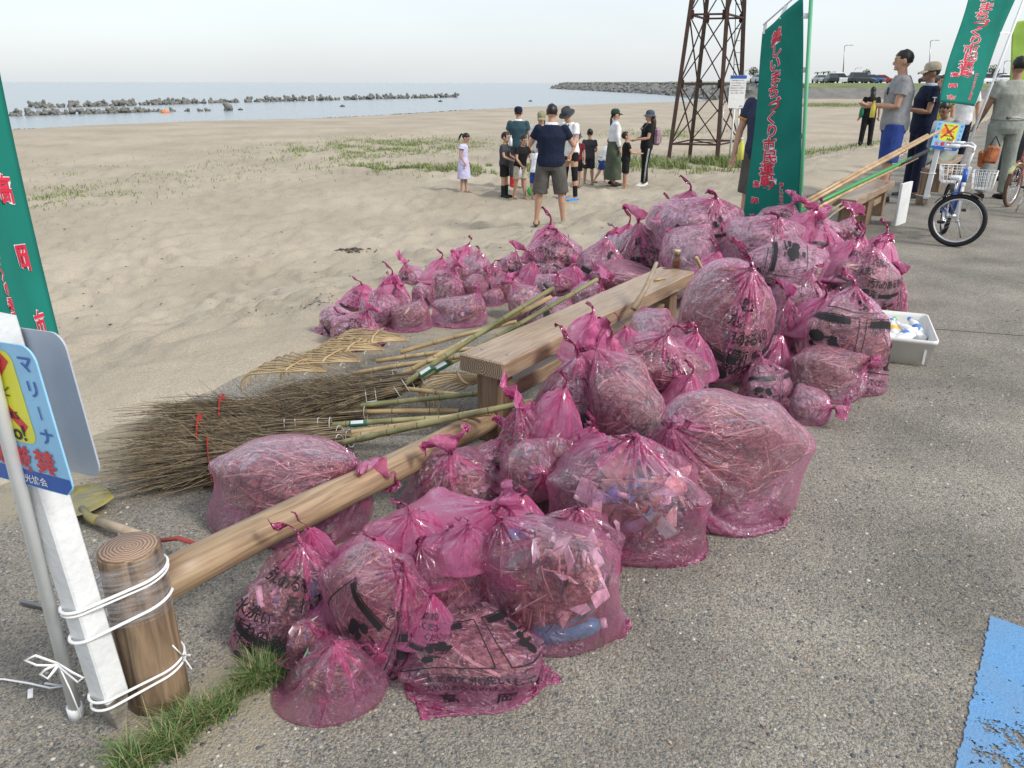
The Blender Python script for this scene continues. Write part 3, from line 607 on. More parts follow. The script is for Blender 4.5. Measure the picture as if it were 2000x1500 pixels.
def contents(b, kind):
    if (b, kind) in _CONT: return _CONT[(b, kind)]
    r = np.random.default_rng(b * 7 + len(kind)); out = []
    n, m = 22, 14; U = []
    for i in range(m + 1):
        t = math.pi * (.02 + .96 * i / m)
        for j in range(n): U.append((math.sin(t) * math.cos(2 * math.pi * j / n), math.sin(t) * math.sin(2 * math.pi * j / n), -math.cos(t)))
    U = np.array(U); P = SC_[b] + (body_pt(b, U) - SC_[b]) * (dict(bottle=.5, mixed=.78).get(kind, .92) + .05 * r.random((len(U), 1))) * (1 - TOPF[b] * np.clip(U[:, 2:3] + .15, 0, 1.15)); P[:, 2] = np.maximum(P[:, 2], .012)
    mb = MB(); mb.loft([[Vector(p) for p in P[i * n:(i + 1) * n]] for i in range(m + 1)])
    out.append(('packed_debris', mb.mesh('packed_debris', M_GREYDEB if kind == 'grey' else M_DARK)))
    def tang(u):
        w_ = r.normal(size=3); w_ -= u * w_.dot(u); return w_ / (np.linalg.norm(w_) + 1e-6)
    mb = MB(); nt = dict(twig=300, grey=110, mixed=80, straw=460, bottle=25)[kind]
    A = []; rad = []
    for q in range(nt):
        u = r.normal(size=3); u /= np.linalg.norm(u)
        if u[2] < -.55: u[2] *= -1
        t = tang(u)
        if kind in ('straw', 'twig'): t = t * .6 + np.array([.8, 0, .25 * r.normal()]); t -= u * t.dot(u); t /= np.linalg.norm(t) + 1e-6
        l = r.uniform(.35, 1.0); us = [u - t * l * .5, u + tang(u) * .05, u + t * l * .5]
        A += [x / np.linalg.norm(x) for x in us]; rad.append((.0016 + .0042 * r.random() ** 3) * (.7 if kind == 'straw' else 1.15))
    P = SC_[b] + (body_pt(b, np.array(A)) - SC_[b]) * (.965 + .03 * r.random((len(A), 1))) * (1 - TOPF[b] * np.clip(np.array(A)[:, 2:3] + .15, 0, 1.15)); P[:, 2] = np.maximum(P[:, 2], .006)
    for q in range(nt): mb.tube([Vector(x) for x in P[3 * q:3 * q + 3]], [rad[q], rad[q], rad[q] * .7], 4, smooth=False)
    if len(mb.v): out.append(('twigs', mb.mesh('twigs', M_TWIG)))
    if kind in ('mixed', 'bottle'):
        mb = MB(); nn = 110 if kind == 'mixed' else 60
        A = r.normal(size=(nn, 3)); A /= np.linalg.norm(A, axis=1, keepdims=True); A[:, 2] = np.where(A[:, 2] < -.5, -A[:, 2], A[:, 2])
        P = SC_[b] + (body_pt(b, A) - SC_[b]) * .735 * (1 - TOPF[b] * np.clip(A[:, 2:3] + .15, 0, 1.15))
        for q in range(nn):
            rot = Euler(tuple(r.uniform(0, 6.28, 3))); e = r.random(); s_ = (.022 if kind == 'bottle' else .019) + .026 * r.random(); s_ *= min(1, SR_[b].min() / .15); p = Vector(P[q]); p.z = max(p.z, .035)
            if e < .6:
                vs_ = [Vector(r.normal(size=3) * s_ * np.array([1, .7, .25])) for _ in range(8)]; bm = bmesh.new(); [bm.verts.new(v_) for v_ in vs_]
                bmesh.ops.convex_hull(bm, input=bm.verts); bm.verts.index_update(); bm.verts.ensure_lookup_table()
                mb.add([rot.to_matrix() @ v_.co + p for v_ in bm.verts], [tuple(x.index for x in f.verts) for f in bm.faces], False); bm.free()
            elif e < .75: mb.tube([p - rot.to_matrix() @ Vector((0, 0, s_ * .9)), p + rot.to_matrix() @ Vector((0, 0, s_ * .9))], s_ * .42, 8)
            else: mb.box(p, (s_ * 2.4, s_ * 1.6, s_ * .15), rot.to_matrix())
        out.append(('litter', mb.mesh('litter', M_LITTER)))
    _CONT[(b, kind)] = out; return out
_PR = {}
def print_mesh(b, design):
    """black printing that follows the film: built flat on the bag's panel, then wrapped"""
    if (b, design) in _PR: return _PR[(b, design)]
    mb = MB(); fl = lambda x, y: (x, y, 0)
    def T(s, size, x, y, **k): text_at(mb, s, fl, size, x, y, **k)
    def rect(x0, y0, x1, y1): mb.add([(x0, y0, 0), (x1, y0, 0), (x1, y1, 0), (x0, y1, 0)], [(0, 1, 2, 3)], False)
    def frame_(x0, y0, x1, y1, w_=.006): rect(x0, y0, x1, y0 + w_); rect(x0, y1 - w_, x1, y1); rect(x0, y0, x0 + w_, y1); rect(x1 - w_, y0, x1, y1)
    def picto(cx, cy, s_):
        for q in range(7):
            a_ = rnd.uniform(0, 6.28); rr = s_ * rnd.uniform(.1, .9); w1, w2 = s_ * rnd.uniform(.12, .4), s_ * rnd.uniform(.08, .3)
            x, y = cx + rr * math.cos(a_), cy + rr * math.sin(a_); k = 8
            mb.add([(x + w1 * math.cos(6.283 * t / k), y + w2 * math.sin(6.283 * t / k), 0) for t in range(k)], [tuple(range(k))], False)
        for q in range(3): x, y = cx + rnd.uniform(-.8, .8) * s_, cy + rnd.uniform(-.8, .6) * s_; rect(x, y, x + s_ * rnd.uniform(.3, .9), y + s_ * .08)
    if design in (0, 1):                                    # big town name low on the panel, washing instructions above
        for c_, x in zip('高岡市', (.24, .52, .80)): T(c_, .105, x, .30, off=.018)
        T('まとめて水洗いしてください。', .052, .5, .465, off=.008, sx=.93); T('汚れのあるものは入れないでください。', .047, .5, .40, off=.008, sx=.85)
        frame_(.08, .53, .47, .80); frame_(.52, .53, .93, .80); rect(.10, .755, .38, .79); rect(.55, .755, .86, .79); picto(.27, .64, .10); picto(.72, .64, .10)
        if design == 0: T('●ふたをとる。', .05, .3, .16, off=.008); T('●汚れを洗う。', .05, .3, .10, off=.008)
        T('プラスチック', .05, .5, .86, off=.01)
    elif design == 2:                                       # pictogram boxes
        frame_(.06, .42, .46, .74); frame_(.50, .42, .94, .74); rect(.08, .69, .40, .73); rect(.53, .69, .88, .73); picto(.26, .55, .14); picto(.72, .55, .14)
        T('●ふたをとって水洗いしてください。', .05, .5, .36, off=.01, sx=.8); T('●入れないでください。', .05, .45, .30, off=.01)
        frame_(.2, .78, .8, .92); picto(.5, .85, .06)
    elif design == 3:                                       # heavy print near the neck
        for q in range(5): T(rnd.choice(['高岡市', 'ください。', '水洗い', '汚れのあるもの', 'ふたをとる']), .075, rnd.uniform(.25, .75), .88 - q * .085, off=.02)
        frame_(.12, .40, .55, .62); rect(.14, .57, .5, .61); picto(.33, .48, .11); picto(.75, .5, .12); rect(.6, .6, .92, .63)
    else:
        rect(.1, .62, .36, .67); T('の日', .06, .6, .645, off=.02); frame_(.08, .30, .52, .60); picto(.3, .45, .13); T('高岡市', .09, .72, .40, off=.02)
        T('ください。', .055, .66, .54, off=.01); rect(.5, .72, .9, .75); picto(.55, .82, .1)
    bm = bmesh.new()
    vs_ = [bm.verts.new(v) for v in mb.v]
    for f in mb.f:
        try: bm.faces.new([vs_[i] for i in f])
        except ValueError: pass
    bmesh.ops.triangulate(bm, faces=bm.faces)
    for _ in range(3):
        ed = [e for e in bm.edges if e.calc_length() > .022]
        if not ed: break
        bmesh.ops.subdivide_edges(bm, edges=ed, cuts=1); bmesh.ops.triangulate(bm, faces=[f for f in bm.faces if len(f.verts) > 3])
    bm.verts.index_update(); Q = np.array([v.co[:2] for v in bm.verts]); Fs = [tuple(v.index for v in f.verts) for f in bm.faces]; bm.free()
    gi = np.clip(Q[:, 1], 0, 1) * (SNB - 2); gj = SM_ / 2 + Q[:, 0] * SM_ / 2
    i0 = np.floor(gi).astype(int); j0 = np.floor(gj).astype(int); fi = (gi - i0)[:, None]; fj = (gj - j0)[:, None]; g = SX[b]
    P = lambda a_, c_: g[np.clip(a_, 0, SRW - 1), c_ % SM_]
    pos = (P(i0, j0) * (1 - fj) + P(i0, j0 + 1) * fj) * (1 - fi) + (P(i0 + 1, j0) * (1 - fj) + P(i0 + 1, j0 + 1) * fj) * fi
    nx = np.cross(P(i0, j0 + 1) - P(i0, j0 - 1), P(i0 + 1, j0) - P(i0 - 1, j0)); nx /= np.linalg.norm(nx, axis=1, keepdims=True) + 1e-9
    pos = pos + nx * .0028
    me = bpy.data.meshes.new('printing'); me.from_pydata(pos.tolist(), [], Fs); me.materials.append(M_INK)
    _PR[(b, design)] = me; return me
bag_boxes = []; bag_wd = []
for b in range(SB):
    q = SX[b][:SNB].reshape(-1, 3); bag_boxes.append((q.min(0), q.max(0))); bag_wd.append((float(np.percentile(q[:, 0], 97.5) - np.percentile(q[:, 0], 2.5)), float(np.percentile(q[:, 1], 97) - np.percentile(q[:, 1], 3))))
def PY(p): return 750 + FPX * (-p[1] * _s + (CAM_H - p[2]) * _c) / depth(p)
def bag(cx, cy, w_, h_, zb, b, yaw, kind, design, label, group='pink bags of collected rubbish', film=None):
    mn, mx = bag_boxes[b]; W, D = bag_wd[b]; Hh = mx[2] - mn[2]
    hz = .3; gz = 0; ce = cy; top_, bot_ = cy - h_ / 2, cy + h_ / 2
    for _ in range(14):                                   # settle so that foot and crown come where the photograph shows them
        z = gz + zb + hz / 2; c = G(cx, ce, z); dp = depth(c); s = 1.03 * w_ * dp / FPX / W; r = math.hypot(c.x, c.y); dn = Vector((c.x / r, c.y / r, 0)) * (D * s * .42)
        yb = PY(Vector((c.x, c.y, gz + zb + .02)) - dn); yt = PY(Vector((c.x, c.y, gz + zb + hz)) + dn * .25)
        ce -= (yb - bot_) * .6; hz = min(max(hz + (yt - top_) * dp / FPX * .6, .6 * Hh * s), 1.5 * Hh * s); gz = ground_z(c.x, c.y)
    root = thing('rubbish_bag', label, 'rubbish bag', (c.x, c.y, gz + zb), R_(yaw), group)
    root.scale = (s, s, hz / Hh)
    fm, km = films(b); ox = -(mn + mx) / 2; loc = (float(ox[0]), float(ox[1]), -float(mn[2]) + .001)
    f = link('bag_film', fm, root, loc); k = link('knotted_top', km, root, loc)
    if not kind and not film:
        if (b, 'k') not in _FILM:
            m_ = fm.copy(); m_.materials[0] = M_FILMK; _FILM[(b, 'k')] = m_
        f.data = _FILM[(b, 'k')]
    if kind in ('mixed', 'bottle'):
        if (b, 'c') not in _FILM:
            m_ = fm.copy(); m_.materials[0] = M_FILMC; _FILM[(b, 'c')] = m_
        f.data = _FILM[(b, 'c')]
    if film:
        for o in (f, k): o.data = o.data.copy(); o.data.materials[0] = film
    if kind:
        for nm, me in contents(b, kind): o = link(nm, me, root, loc); o['kind'] = 'stuff'
    if design is not None: link('printing', print_mesh(b, design), root, loc)
    return root
BAGS = [
 # cx, cy, w, h, z of its base, form, turn, filling, print, label
 (935, 1280, 250, 165, 0, 3, 8, 'mixed', 1, 'flat pink bag in the very front with large characters and pale scraps'),
 (645, 1300, 180, 165, 0, 14, 0, 'mixed', None, 'small crumpled pink bag at the front left beside the grass strip'),
 (580, 1155, 215, 225, 0, 5, 0, 'mixed', 3, 'pink bag with a rolled rosette knot touching the round wooden rail'),
 (735, 1175, 210, 260, 0, 6, 0, 'twig', 0, 'pink bag of reddish sticks between the rosette bag and the printed front bag'),
 (895, 1125, 190, 190, 0, 4, 20, 'mixed', 2, 'pink bag with washing instructions printed on it behind the flat front bag'),
 (1085, 1125, 265, 255, 0, 4, -8, 'mixed', 1, 'wide pink bag with large characters and a turquoise bottle showing through'),
 (1115, 1050, 170, 150, .03, 2, 25, 'mixed', None, 'clear pink bag of scraps squeezed behind the bag with the turquoise bottle'),
 (870, 1010, 190, 95, .16, 22, 0, None, None, 'empty hot pink bag stretched like a band over the front bags'),
 (1225, 950, 280, 250, 0, 2, 0, 'bottle', None, 'clear pink bag of cups and bottles gathered to a knot at its top'),
 (1430, 885, 280, 270, 0, 1, 0, 'straw', 2, 'large pink bag packed with brown straw, rightmost of the front bags'),
 (890, 935, 190, 140, 0, 7, -10, 'mixed', None, 'pink bag with an upright ear beside the round wooden rail'),
 (955, 893, 110, 85, .05, 19, 30, 'grey', 3, 'dark printed bag at the foot of the near bench leg'),
 (1030, 915, 122, 120, .10, 21, 15, 'mixed', None, 'small pink bag of white and blue scraps left of the cup filled bag'),
 (1042, 832, 135, 115, .14, 24, 0, 'mixed', None, 'pink bag of bottles in front of the near bench leg'),
 (1132, 858, 105, 135, .12, 14, 30, None, 3, 'empty crumpled hot pink bag behind the knot of the cup filled bag'),
 (1118, 745, 150, 160, .17, 14, -20, 'grey', 2, 'crumpled half empty pink bag leaning on the side of the near bench'),
 (1245, 775, 165, 200, .12, 15, 0, 'twig', None, 'pale lilac bag puffed with air above the cup filled bag'),
 (1146, 652, 105, 92, .405, 5, 40, None, None, 'pale pink empty bag lying on the edge of the near bench top'),
 (1275, 705, 195, 150, .18, 16, 0, 'twig', 3, 'pink bag with a short upright tail knot against the near bench'),
 (1310, 800, 130, 130, .02, 23, 10, 'twig', None, 'low bag of dark brown sticks wedged left of the big straw bag'),
 (1290, 632, 100, 62, .33, 11, 0, 'grey', None, 'smooth lilac bag peeping up beside the bench with a stick at its knot'),
 (1412, 622, 190, 245, .10, 8, 0, 'twig', 3, 'tallest pink bag standing full of sticks beside the far end of the near bench'),
 (1490, 752, 110, 105, 0, 9, 40, 'grey', 2, 'dark printed bag below the tallest bag on the pavement'),
 (1600, 722, 150, 105, 0, 12, 0, 'twig', None, 'pink bag with its knot to the right below the big printed bag'),
 (1563, 785, 85, 75, 0, 13, 20, 'grey', None, 'small bag with a flared hot pink tail lying alone at the pile edge'),
 (1650, 660, 165, 200, 0, 9, 0, 'twig', 2, 'big pink bag with printed boxes left of the white plastic bin'),
 (1535, 632, 85, 120, .08, 25, 0, 'grey', None, 'dark narrow bag between the tallest bag and the big printed bag'),
 (1500, 690, 90, 90, .05, 14, 60, None, None, 'hot pink scrap bag in the gap beside the tallest bag'),
 (1555, 565, 105, 90, .24, 16, 15, 'grey', 4, 'bag with a red knot behind the tallest bag'),
 (1545, 512, 150, 92, .38, 17, 0, 'grey', 2, 'lilac bag lying sideways with clear printed boxes on top of the pile'),
 (1680, 537, 130, 130, .12, 0, -10, 'twig', 3, 'pink bag with dark print on the right shoulder of the pile'),
 (1745, 575, 62, 90, 0, 25, 20, 'twig', None, 'narrow pink bag standing behind the white plastic bin'),
 (1712, 590, 85, 60, 0, 20, 0, 'mixed', None, 'flat red tinted bag just above the white plastic bin'),
 (1715, 497, 85, 95, .12, 5, 0, None, None, 'puffed hot pink bag at the right end of the pile'),
 (1492, 458, 140, 88, .40, 10, 0, 'grey', None, 'pink bag of flat rubbish in front of the green banner'),
 (1590, 468, 105, 78, .34, 7, 10, None, None, 'clear pink bag with a fan shaped knot below the bamboo handles'),
 (1520, 418, 85, 50, .50, 19, 0, 'grey', 3, 'small dark printed bag at the foot of the green banner'),
 (1600, 438, 95, 55, .42, 24, 0, 'grey', 3, 'crushed dark bag with a red knot right of the banner foot'),
 (1645, 455, 90, 65, .32, 19, 60, 'mixed', 2, 'grey lilac bag at the back of the pile near the second bench'),
 (1665, 480, 70, 80, .24, 14, 10, None, 3, 'bright pink crumpled bag behind the right shoulder of the pile'),
 (1368, 432, 152, 112, .34, 10, 5, 'grey', 4, 'widest pink bag crowning the top left of the pile'),
 (1370, 482, 128, 92, .28, 11, 20, 'grey', None, 'smooth pale bag with no knot in view behind the brown bottle'),
 (1255, 485, 110, 118, .06, 25, 0, 'twig', 3, 'pink bag with a spiky knot left of the widest bag'),
 (1288, 440, 62, 95, .1, 8, 20, 'grey', 2, 'narrow printed bag half hidden behind the widest bag'),
 (1170, 515, 95, 110, 0, 0, 10, 'grey', 4, 'grey pink bag behind the bamboo broom handles'),
 (1085, 497, 108, 100, 0, 2, 0, 'mixed', 3, 'pink bag with a tall pointed knot on the sand side of the pile'),
 (1245, 552, 160, 80, 0, 23, 0, 'straw', None, 'long dark bag of sticks behind the near bench top'),
 (1312, 502, 60, 72, .2, 21, 0, 'mixed', None, 'small pink bag with its knot next to the brown bottle'),
 (1385, 515, 75, 60, .33, 14, 0, None, None, 'hot pink tail of a bag behind the tallest bag'),
 (1452, 560, 90, 120, .12, 0, 50, 'grey', None, 'pink bag sunk in the pile behind the tallest bag'),
 (1440, 490, 80, 80, .26, 16, -40, 'grey', None, 'dull pink bag in the middle of the pile below the pale smooth bag'),
 (1620, 600, 80, 80, .08, 2, 40, 'grey', None, 'pink bag sunk behind the big printed bag'),
 (1600, 525, 80, 80, .2, 6, 40, 'twig', None, 'pink bag wedged under the sideways lilac bag'),
 (655, 621, 80, 52, 0, 18, 0, 'grey', 4, 'leftmost small bag on the sand, round and dark'),
 (694, 640, 100, 76, 0, 19, 0, 'grey', 3, 'small pointed bag on the sand, nearest to the bamboo rakes'),
 (738, 595, 78, 74, 0, 0, 20, 'grey', None, 'upright small bag of seaweed third from the left on the sand'),
 (702, 572, 75, 45, .03, 14, 0, None, 3, 'hot pink flopped bag behind the three leftmost bags'),
 (797, 614, 80, 56, 0, 20, 10, 'twig', None, 'low grey pink bag beside the concrete step'),
 (888, 602, 112, 60, 0, 20, -15, 'mixed', None, 'wide flat pink bag in front of the small bag row'),
 (778, 580, 55, 58, 0, 24, 40, 'grey', None, 'tiny pink bag behind the low grey pink bag'),
 (823, 572, 52, 52, 0, 18, 60, 'grey', 2, 'small dark speckled bag in the middle of the small bag row'),
 (873, 550, 66, 66, 0, 19, -10, 'grey', None, 'small bag with a tall twisted knot in the bag row'),
 (926, 560, 48, 56, 0, 21, 0, 'twig', None, 'small brown bag with a short red knot in the bag row'),
 (960, 577, 52, 30, 0, 20, 30, 'grey', None, 'thin flat bag lying on the concrete edge'),
 (806, 533, 60, 45, 0, 24, 0, 'grey', 3, 'dark striped small bag at the back left of the row'),
 (850, 524, 62, 46, .03, 14, 40, None, None, 'hot pink open bag at the back of the row'),
 (896, 527, 50, 45, .03, 7, 0, 'mixed', None, 'little pink bag with ears at the back of the row'),
 (930, 513, 70, 48, .03, 5, 60, 'grey', None, 'bright pink bag with a star shaped knot at the back of the row'),
 (962, 535, 55, 50, .02, 16, 0, 'twig', 4, 'small bag with brown filling behind the thin flat bag'),
 (994, 514, 56, 46, .03, 19, 50, 'grey', 3, 'dark topped small bag at the back right of the row'),
 (990, 556, 60, 56, 0, 2, 0, 'twig', None, 'small clear bag of sticks at the right of the row'),
 (1030, 533, 55, 52, .03, 14, 20, None, None, 'puffed bright pink bag right of the row'),
 (1066, 527, 72, 46, .04, 20, 0, 'grey', 2, 'dark bag under the tall pointed knot'),
 (1083, 558, 78, 56, .04, 10, 0, 'mixed', 1, 'small white pink bag with two printed lines'),
 (1118, 540, 52, 52, .08, 7, 20, None, None, 'bright pink knot bag above the bamboo handle tips'),
 (1045, 590, 90, 72, 0, 15, 0, 'mixed', None, 'pale airy pink bag behind the bamboo handles'),
 (1095, 612, 110, 70, 0, 11, 10, 'grey', 4, 'grey lilac bag just behind the near bench top'),
 (1150, 580, 72, 66, 0, 6, 0, 'grey', None, 'pink bag touching the back of the near bench'),
 (960, 550, 40, 40, .05, 24, 10, 'grey', 4, 'tiny crumpled bag in the thick of the small bag row'),
 (700, 1095, 175, 121, .12, 14, 30, None, None, 'hot pink folded film between the rosette bag and the stick bag'),
 (800, 1040, 162, 108, .16, 5, -40, None, None, 'hot pink gathered film behind the washing instruction bag'),
 (985, 1010, 148, 108, .14, 14, 50, None, 3, 'pink film ears rising behind the turquoise bottle bag'),
 (845, 1085, 121, 94, .16, 14, 80, None, None, 'bright crumpled pink film on top of the washing instruction bag'),
 (655, 1210, 148, 121, .03, 5, 70, None, 3, 'crumpled pink bag with black print above the small front left bag'),
 (1075, 800, 108, 108, .22, 14, 45, None, None, 'bright pink twisted film below the near bench corner'),
 (1170, 700, 121, 108, .28, 14, 10, None, None, 'shiny pink folded film on the side of the bench bags'),
 (1345, 690, 108, 94, .18, 5, 20, None, None, 'pink scrap of film left of the tallest bag'),
 (1585, 610, 108, 81, .22, 14, 0, None, None, 'pink knotted film behind the big printed bag top'),
 (1640, 500, 108, 81, .30, 14, 30, None, 3, 'bright pink crumpled film in the middle of the pile top'),
 (1330, 400, 94, 67, .42, 14, 0, None, None, 'pink tied film on the left of the widest bag'),
 (1560, 440, 108, 67, .46, 14, 60, None, 3, 'pink crumpled film right under the green banner'),
 (1210, 470, 81, 81, .12, 14, 20, None, None, 'bright pink film ears left of the spiky knot bag'),
 (760, 560, 67, 60, .03, 14, 10, None, None, 'bright pink film tail in the left part of the small bag row'),
 (900, 500, 67, 48, .06, 14, 70, None, None, 'bright pink film tail at the back of the small bag row'),
 (1060, 470, 81, 81, .10, 14, 15, None, 3, 'bright pink film behind the tall pointed knot'),
 (720, 1240, 162, 148, 0, 21, 10, 'mixed', 3, 'small pink bag of scraps between the front left bag and the stick bag'),
 (820, 1200, 110, 95, .10, 14, 40, None, 3, 'hot pink folded film right behind the flat front bag'),
 (905, 1060, 120, 90, .20, 5, 15, None, None, 'bright pink twisted film on top of the front bags'),
 (1010, 1090, 90, 80, .18, 14, 75, None, None, 'pink film tail at the neck of the turquoise bottle bag'),
 (610, 1060, 95, 90, .18, 14, -20, None, 3, 'curled pink film on the shoulder of the rosette bag'),
 (600, 1250, 95, 85, .04, 18, 30, 'mixed', None, 'little pink bag of scraps beside the grass end'),
 (1160, 880, 100, 90, .16, 5, -30, None, None, 'hot pink gathered film beside the neck of the cup filled bag'),
 (1085, 880, 80, 80, .16, 18, 50, 'mixed', 3, 'little printed pink bag left of the cup filled bag'),
 (1330, 760, 90, 80, .2, 14, 15, None, None, 'hot pink film at the left neck of the big straw bag'),
 (1225, 660, 80, 60, .36, 14, -50, None, None, 'hot pink film lying along the near bench edge'),
 (560, 945, 300, 205, 0, 12, 0, 'straw', 2, 'big pink bag of straw between the twig brooms and the round rail'),
]
BR = [bag(*q) for q in BAGS]; CUPBAG = BR[8]
bag(1193, 472, 62, 50, .18, 5, 0, None, None, 'white translucent bag tucked between pink bags on the sand side', group=None, film=M_WFILM)
# ================================================================== BENCHES, POSTS, SIGNS, BANNERS, TOOLS
DV = Vector((.57, .822, 0)).normalized(); PV = Vector((DV.y, -DV.x, 0)); RZ = math.atan2(DV.y, DV.x)
def m_wood(name, c1, c2, rough=.5, stretch=(1.2, 14, 14), scale=3.2, bump=.25, rings=False, sc_=55.):
    m, nt, p, N, L = nodes(name)
    tc = N('ShaderNodeTexCoord'); mp = N('ShaderNodeMapping'); mp.inputs['Scale'].default_value = stretch; L(tc.outputs['Object'], mp.inputs[0])
    a = N('ShaderNodeTexNoise'); a.inputs['Scale'].default_value = scale; a.inputs['Detail'].default_value = 7; a.inputs['Distortion'].default_value = .8; L(mp.outputs[0], a.inputs[0])
    src = a.outputs[0]
    if rings:
        w_ = N('ShaderNodeTexWave', wave_type='RINGS', rings_direction=rings); w_.inputs['Scale'].default_value = sc_; w_.inputs['Distortion'].default_value = 4.5; w_.inputs['Detail'].default_value = 4; w_.inputs['Detail Scale'].default_value = 1.1; L(tc.outputs['Object'], w_.inputs[0]); src = w_.outputs[1]
    c = N('ShaderNodeValToRGB'); e = c.color_ramp.elements; e[0].position = .33; e[1].position = .62; e[0].color = (*c1, 1); e[1].color = (*c2, 1); L(src, c.inputs[0])
    f = N('ShaderNodeTexNoise'); f.inputs['Scale'].default_value = 2.2; f.inputs['Detail'].default_value = 6; L(tc.outputs['Object'], f.inputs[0])
    mr = N('ShaderNodeMapRange'); mr.inputs[1].default_value = .3; mr.inputs[2].default_value = .7; mr.inputs[3].default_value = .8; mr.inputs[4].default_value = 1.15; L(f.outputs[0], mr.inputs[0])
    mx = N('ShaderNodeMix', data_type='RGBA', blend_type='MULTIPLY'); mx.inputs[0].default_value = 1; L(c.outputs[0], mx.inputs[6]); L(mr.outputs[0], mx.inputs[7]); L(mx.outputs[2], p.inputs['Base Color'])
    p.inputs['Roughness'].default_value = rough; p.inputs['Specular IOR Level'].default_value = .5
    bp = N('ShaderNodeBump'); bp.inputs['Strength'].default_value = bump; bp.inputs['Distance'].default_value = .006; L(src, bp.inputs['Height']); L(bp.outputs[0], p.inputs['Normal'])
    return m
M_BENCH = m_wood('bench_wood', (.25, .165, .105), (.40, .295, .20), .36, (1.0, 16, 16), 5.0)
M_BEND = m_wood('bench_end_grain', (.17, .115, .075), (.36, .27, .185), .6, rings='X', sc_=28)
M_LOG = m_wood('log_rail_wood', (.20, .13, .075), (.38, .27, .165), .45, (.8, 13, 13), 4.2, .25)
M_POST = m_wood('moulded_log_bark', (.075, .05, .032), (.30, .205, .125), .6, (20, 20, 2.0), 1.6, .8)
M_PEND = m_wood('post_end_grain', (.20, .125, .085), (.38, .26, .185), .55, rings='Z', sc_=38)
M_WHITE = mat('white_painted_wood', (.62, .64, .64), .55, c2=(.78, .79, .79), scale=6, bump=.15, bscale=60)
M_CORD = flat('white_cord', (.8, .8, .8), .6)
def bench(name, label, p0, length, legs, cat='bench'):
    r = thing(name, label, cat, p0, RZ, 'low wooden benches along the promenade'); L_ = MB(); L_.box((length / 2, 0, .37), (length, .235, .08), bev=.006); L_.build('plank', M_BENCH, r)
    for x, sg in ((0, -1), (length, 1)):
        q = MB(); q.box((0, 0, 0), (.004, .222, .068)); o = q.build('end_grain', M_BEND, r); o.location = (x + sg * .0015, 0, .37)
    for x, w_ in legs:
        q = MB(); q.box((0, 0, 0), (w_, .12, .333), bev=.006); o = q.build('leg', m_wood_leg, r); o.location = (x, 0, .1655)
    q = MB(); a, b = legs[0][0] + legs[0][1] / 2, legs[-1][0] - legs[-1][1] / 2
    q.box(((a + b) / 2, 0, .2), (b - a - .004, .055, .075), bev=.004); q.build('stretcher', M_BENCH, r)
    for x, w_ in legs:
        for yy in (-.07, .07):
            q = MB(); q.lathe([(.007, 0), (.007, .003), (.003, .004)], 8, (x, yy, .4095)); q.build('bolt', M_STEEL, r)
    return r
M_STEEL = flat('dull_steel', (.35, .35, .36), .35, metal=1.)
m_wood_leg = m_wood('bench_leg_wood', (.14, .088, .055), (.27, .18, .115), .55, (12, 12, 1.2), 3.2)
e0 = (G(897, 690, .41) + G(985, 710, .41)) / 2; e0.z = 0
bench('wooden_bench', 'nearest long low wooden bench with bamboo handles resting on its end', e0, 2.06, ((.1, .11), (1.9, .11)))
e1_ = (G(1625, 386, .41) + G(1677, 389, .41)) / 2; e1_.z = 0
bench('wooden_bench', 'second low wooden bench with long tool handles leaning on it', e1_, 2.05, ((.14, .11), (1.1, .3), (1.92, .11)))
e2_ = G(1835, 318, .41); e2_.z = 0
bench('wooden_bench', 'far low wooden bench with a uniformed person sitting on it', e2_, 2.0, ((.14, .2), (1.85, .12)))
# white board standing behind the second bench
wb = thing('white_board', 'white upright board behind the second wooden bench', 'board', G(1757, 437, 0), RZ - .15)
q = MB(); q.box((0, 0, .235), (.34, .03, .47), bev=.004); q.build('board_panel', M_WHITE, wb)
q = MB(); q.box((0, .03, .03), (.30, .028, .06)); q.build('foot', M_WHITE, wb)
# ---- round posts and rails
def log_post(p, h, r, label):
    t = thing('log_post', label, 'post', p, 0, 'round brown posts on the bench line')
    q = MB(); q.lathe([(r * 1.0, -.05), (r * 1.01, .05), (r, h * .5), (r * .985, h - .02), (r * .96, h - .004), (r * .94, h)], 40); o = q.build('post_shaft', M_POST, t)
    V = o.data.vertices
    for v in V:
        a = math.atan2(v.co.y, v.co.x); k = 1 + .012 * math.sin(a * 9 + v.co.z * 6) + .009 * math.sin(a * 23 + 2 * math.sin(v.co.z * 9)); v.co.x *= k; v.co.y *= k
    q = MB(); q.lathe([(r * .93, 0), (r * .9, .004), (.002, .0045)], 40); o = q.build('end_grain', M_PEND, t); o.location = (0, 0, h)
    return t
PB = G(305, 1376, 0); PB.y += .03
log_post(PB, .455, .073, 'near round log post wrapped in clear film and white cord beside the white stake')
PF = G(1800, 398, 0); log_post(PF, .47, .075, 'far round log post tied to a white stake behind the bikes')
ra, rb = Vector((PB.x + .03, PB.y + .045, .318)), Vector((e0.x + DV.x * .07, e0.y + DV.y * .07, .105))
rd_ = (rb - ra)
rl = thing('log_rail', 'long round wooden rail sloping from the near log post to the bench leg', 'rail', ra, 0)
rl.rotation_euler = rd_.to_track_quat('X', 'Z').to_euler()
q = MB(); Ln = rd_.length; q.tube([(t * Ln, .003 * math.sin(t * 7), .003 * math.sin(t * 9)) for t in [i / 14 for i in range(15)]], [.0535 + .0012 * math.sin(i * 1.7) for i in range(15)], 28); q.build('rail_shaft', M_LOG, rl)
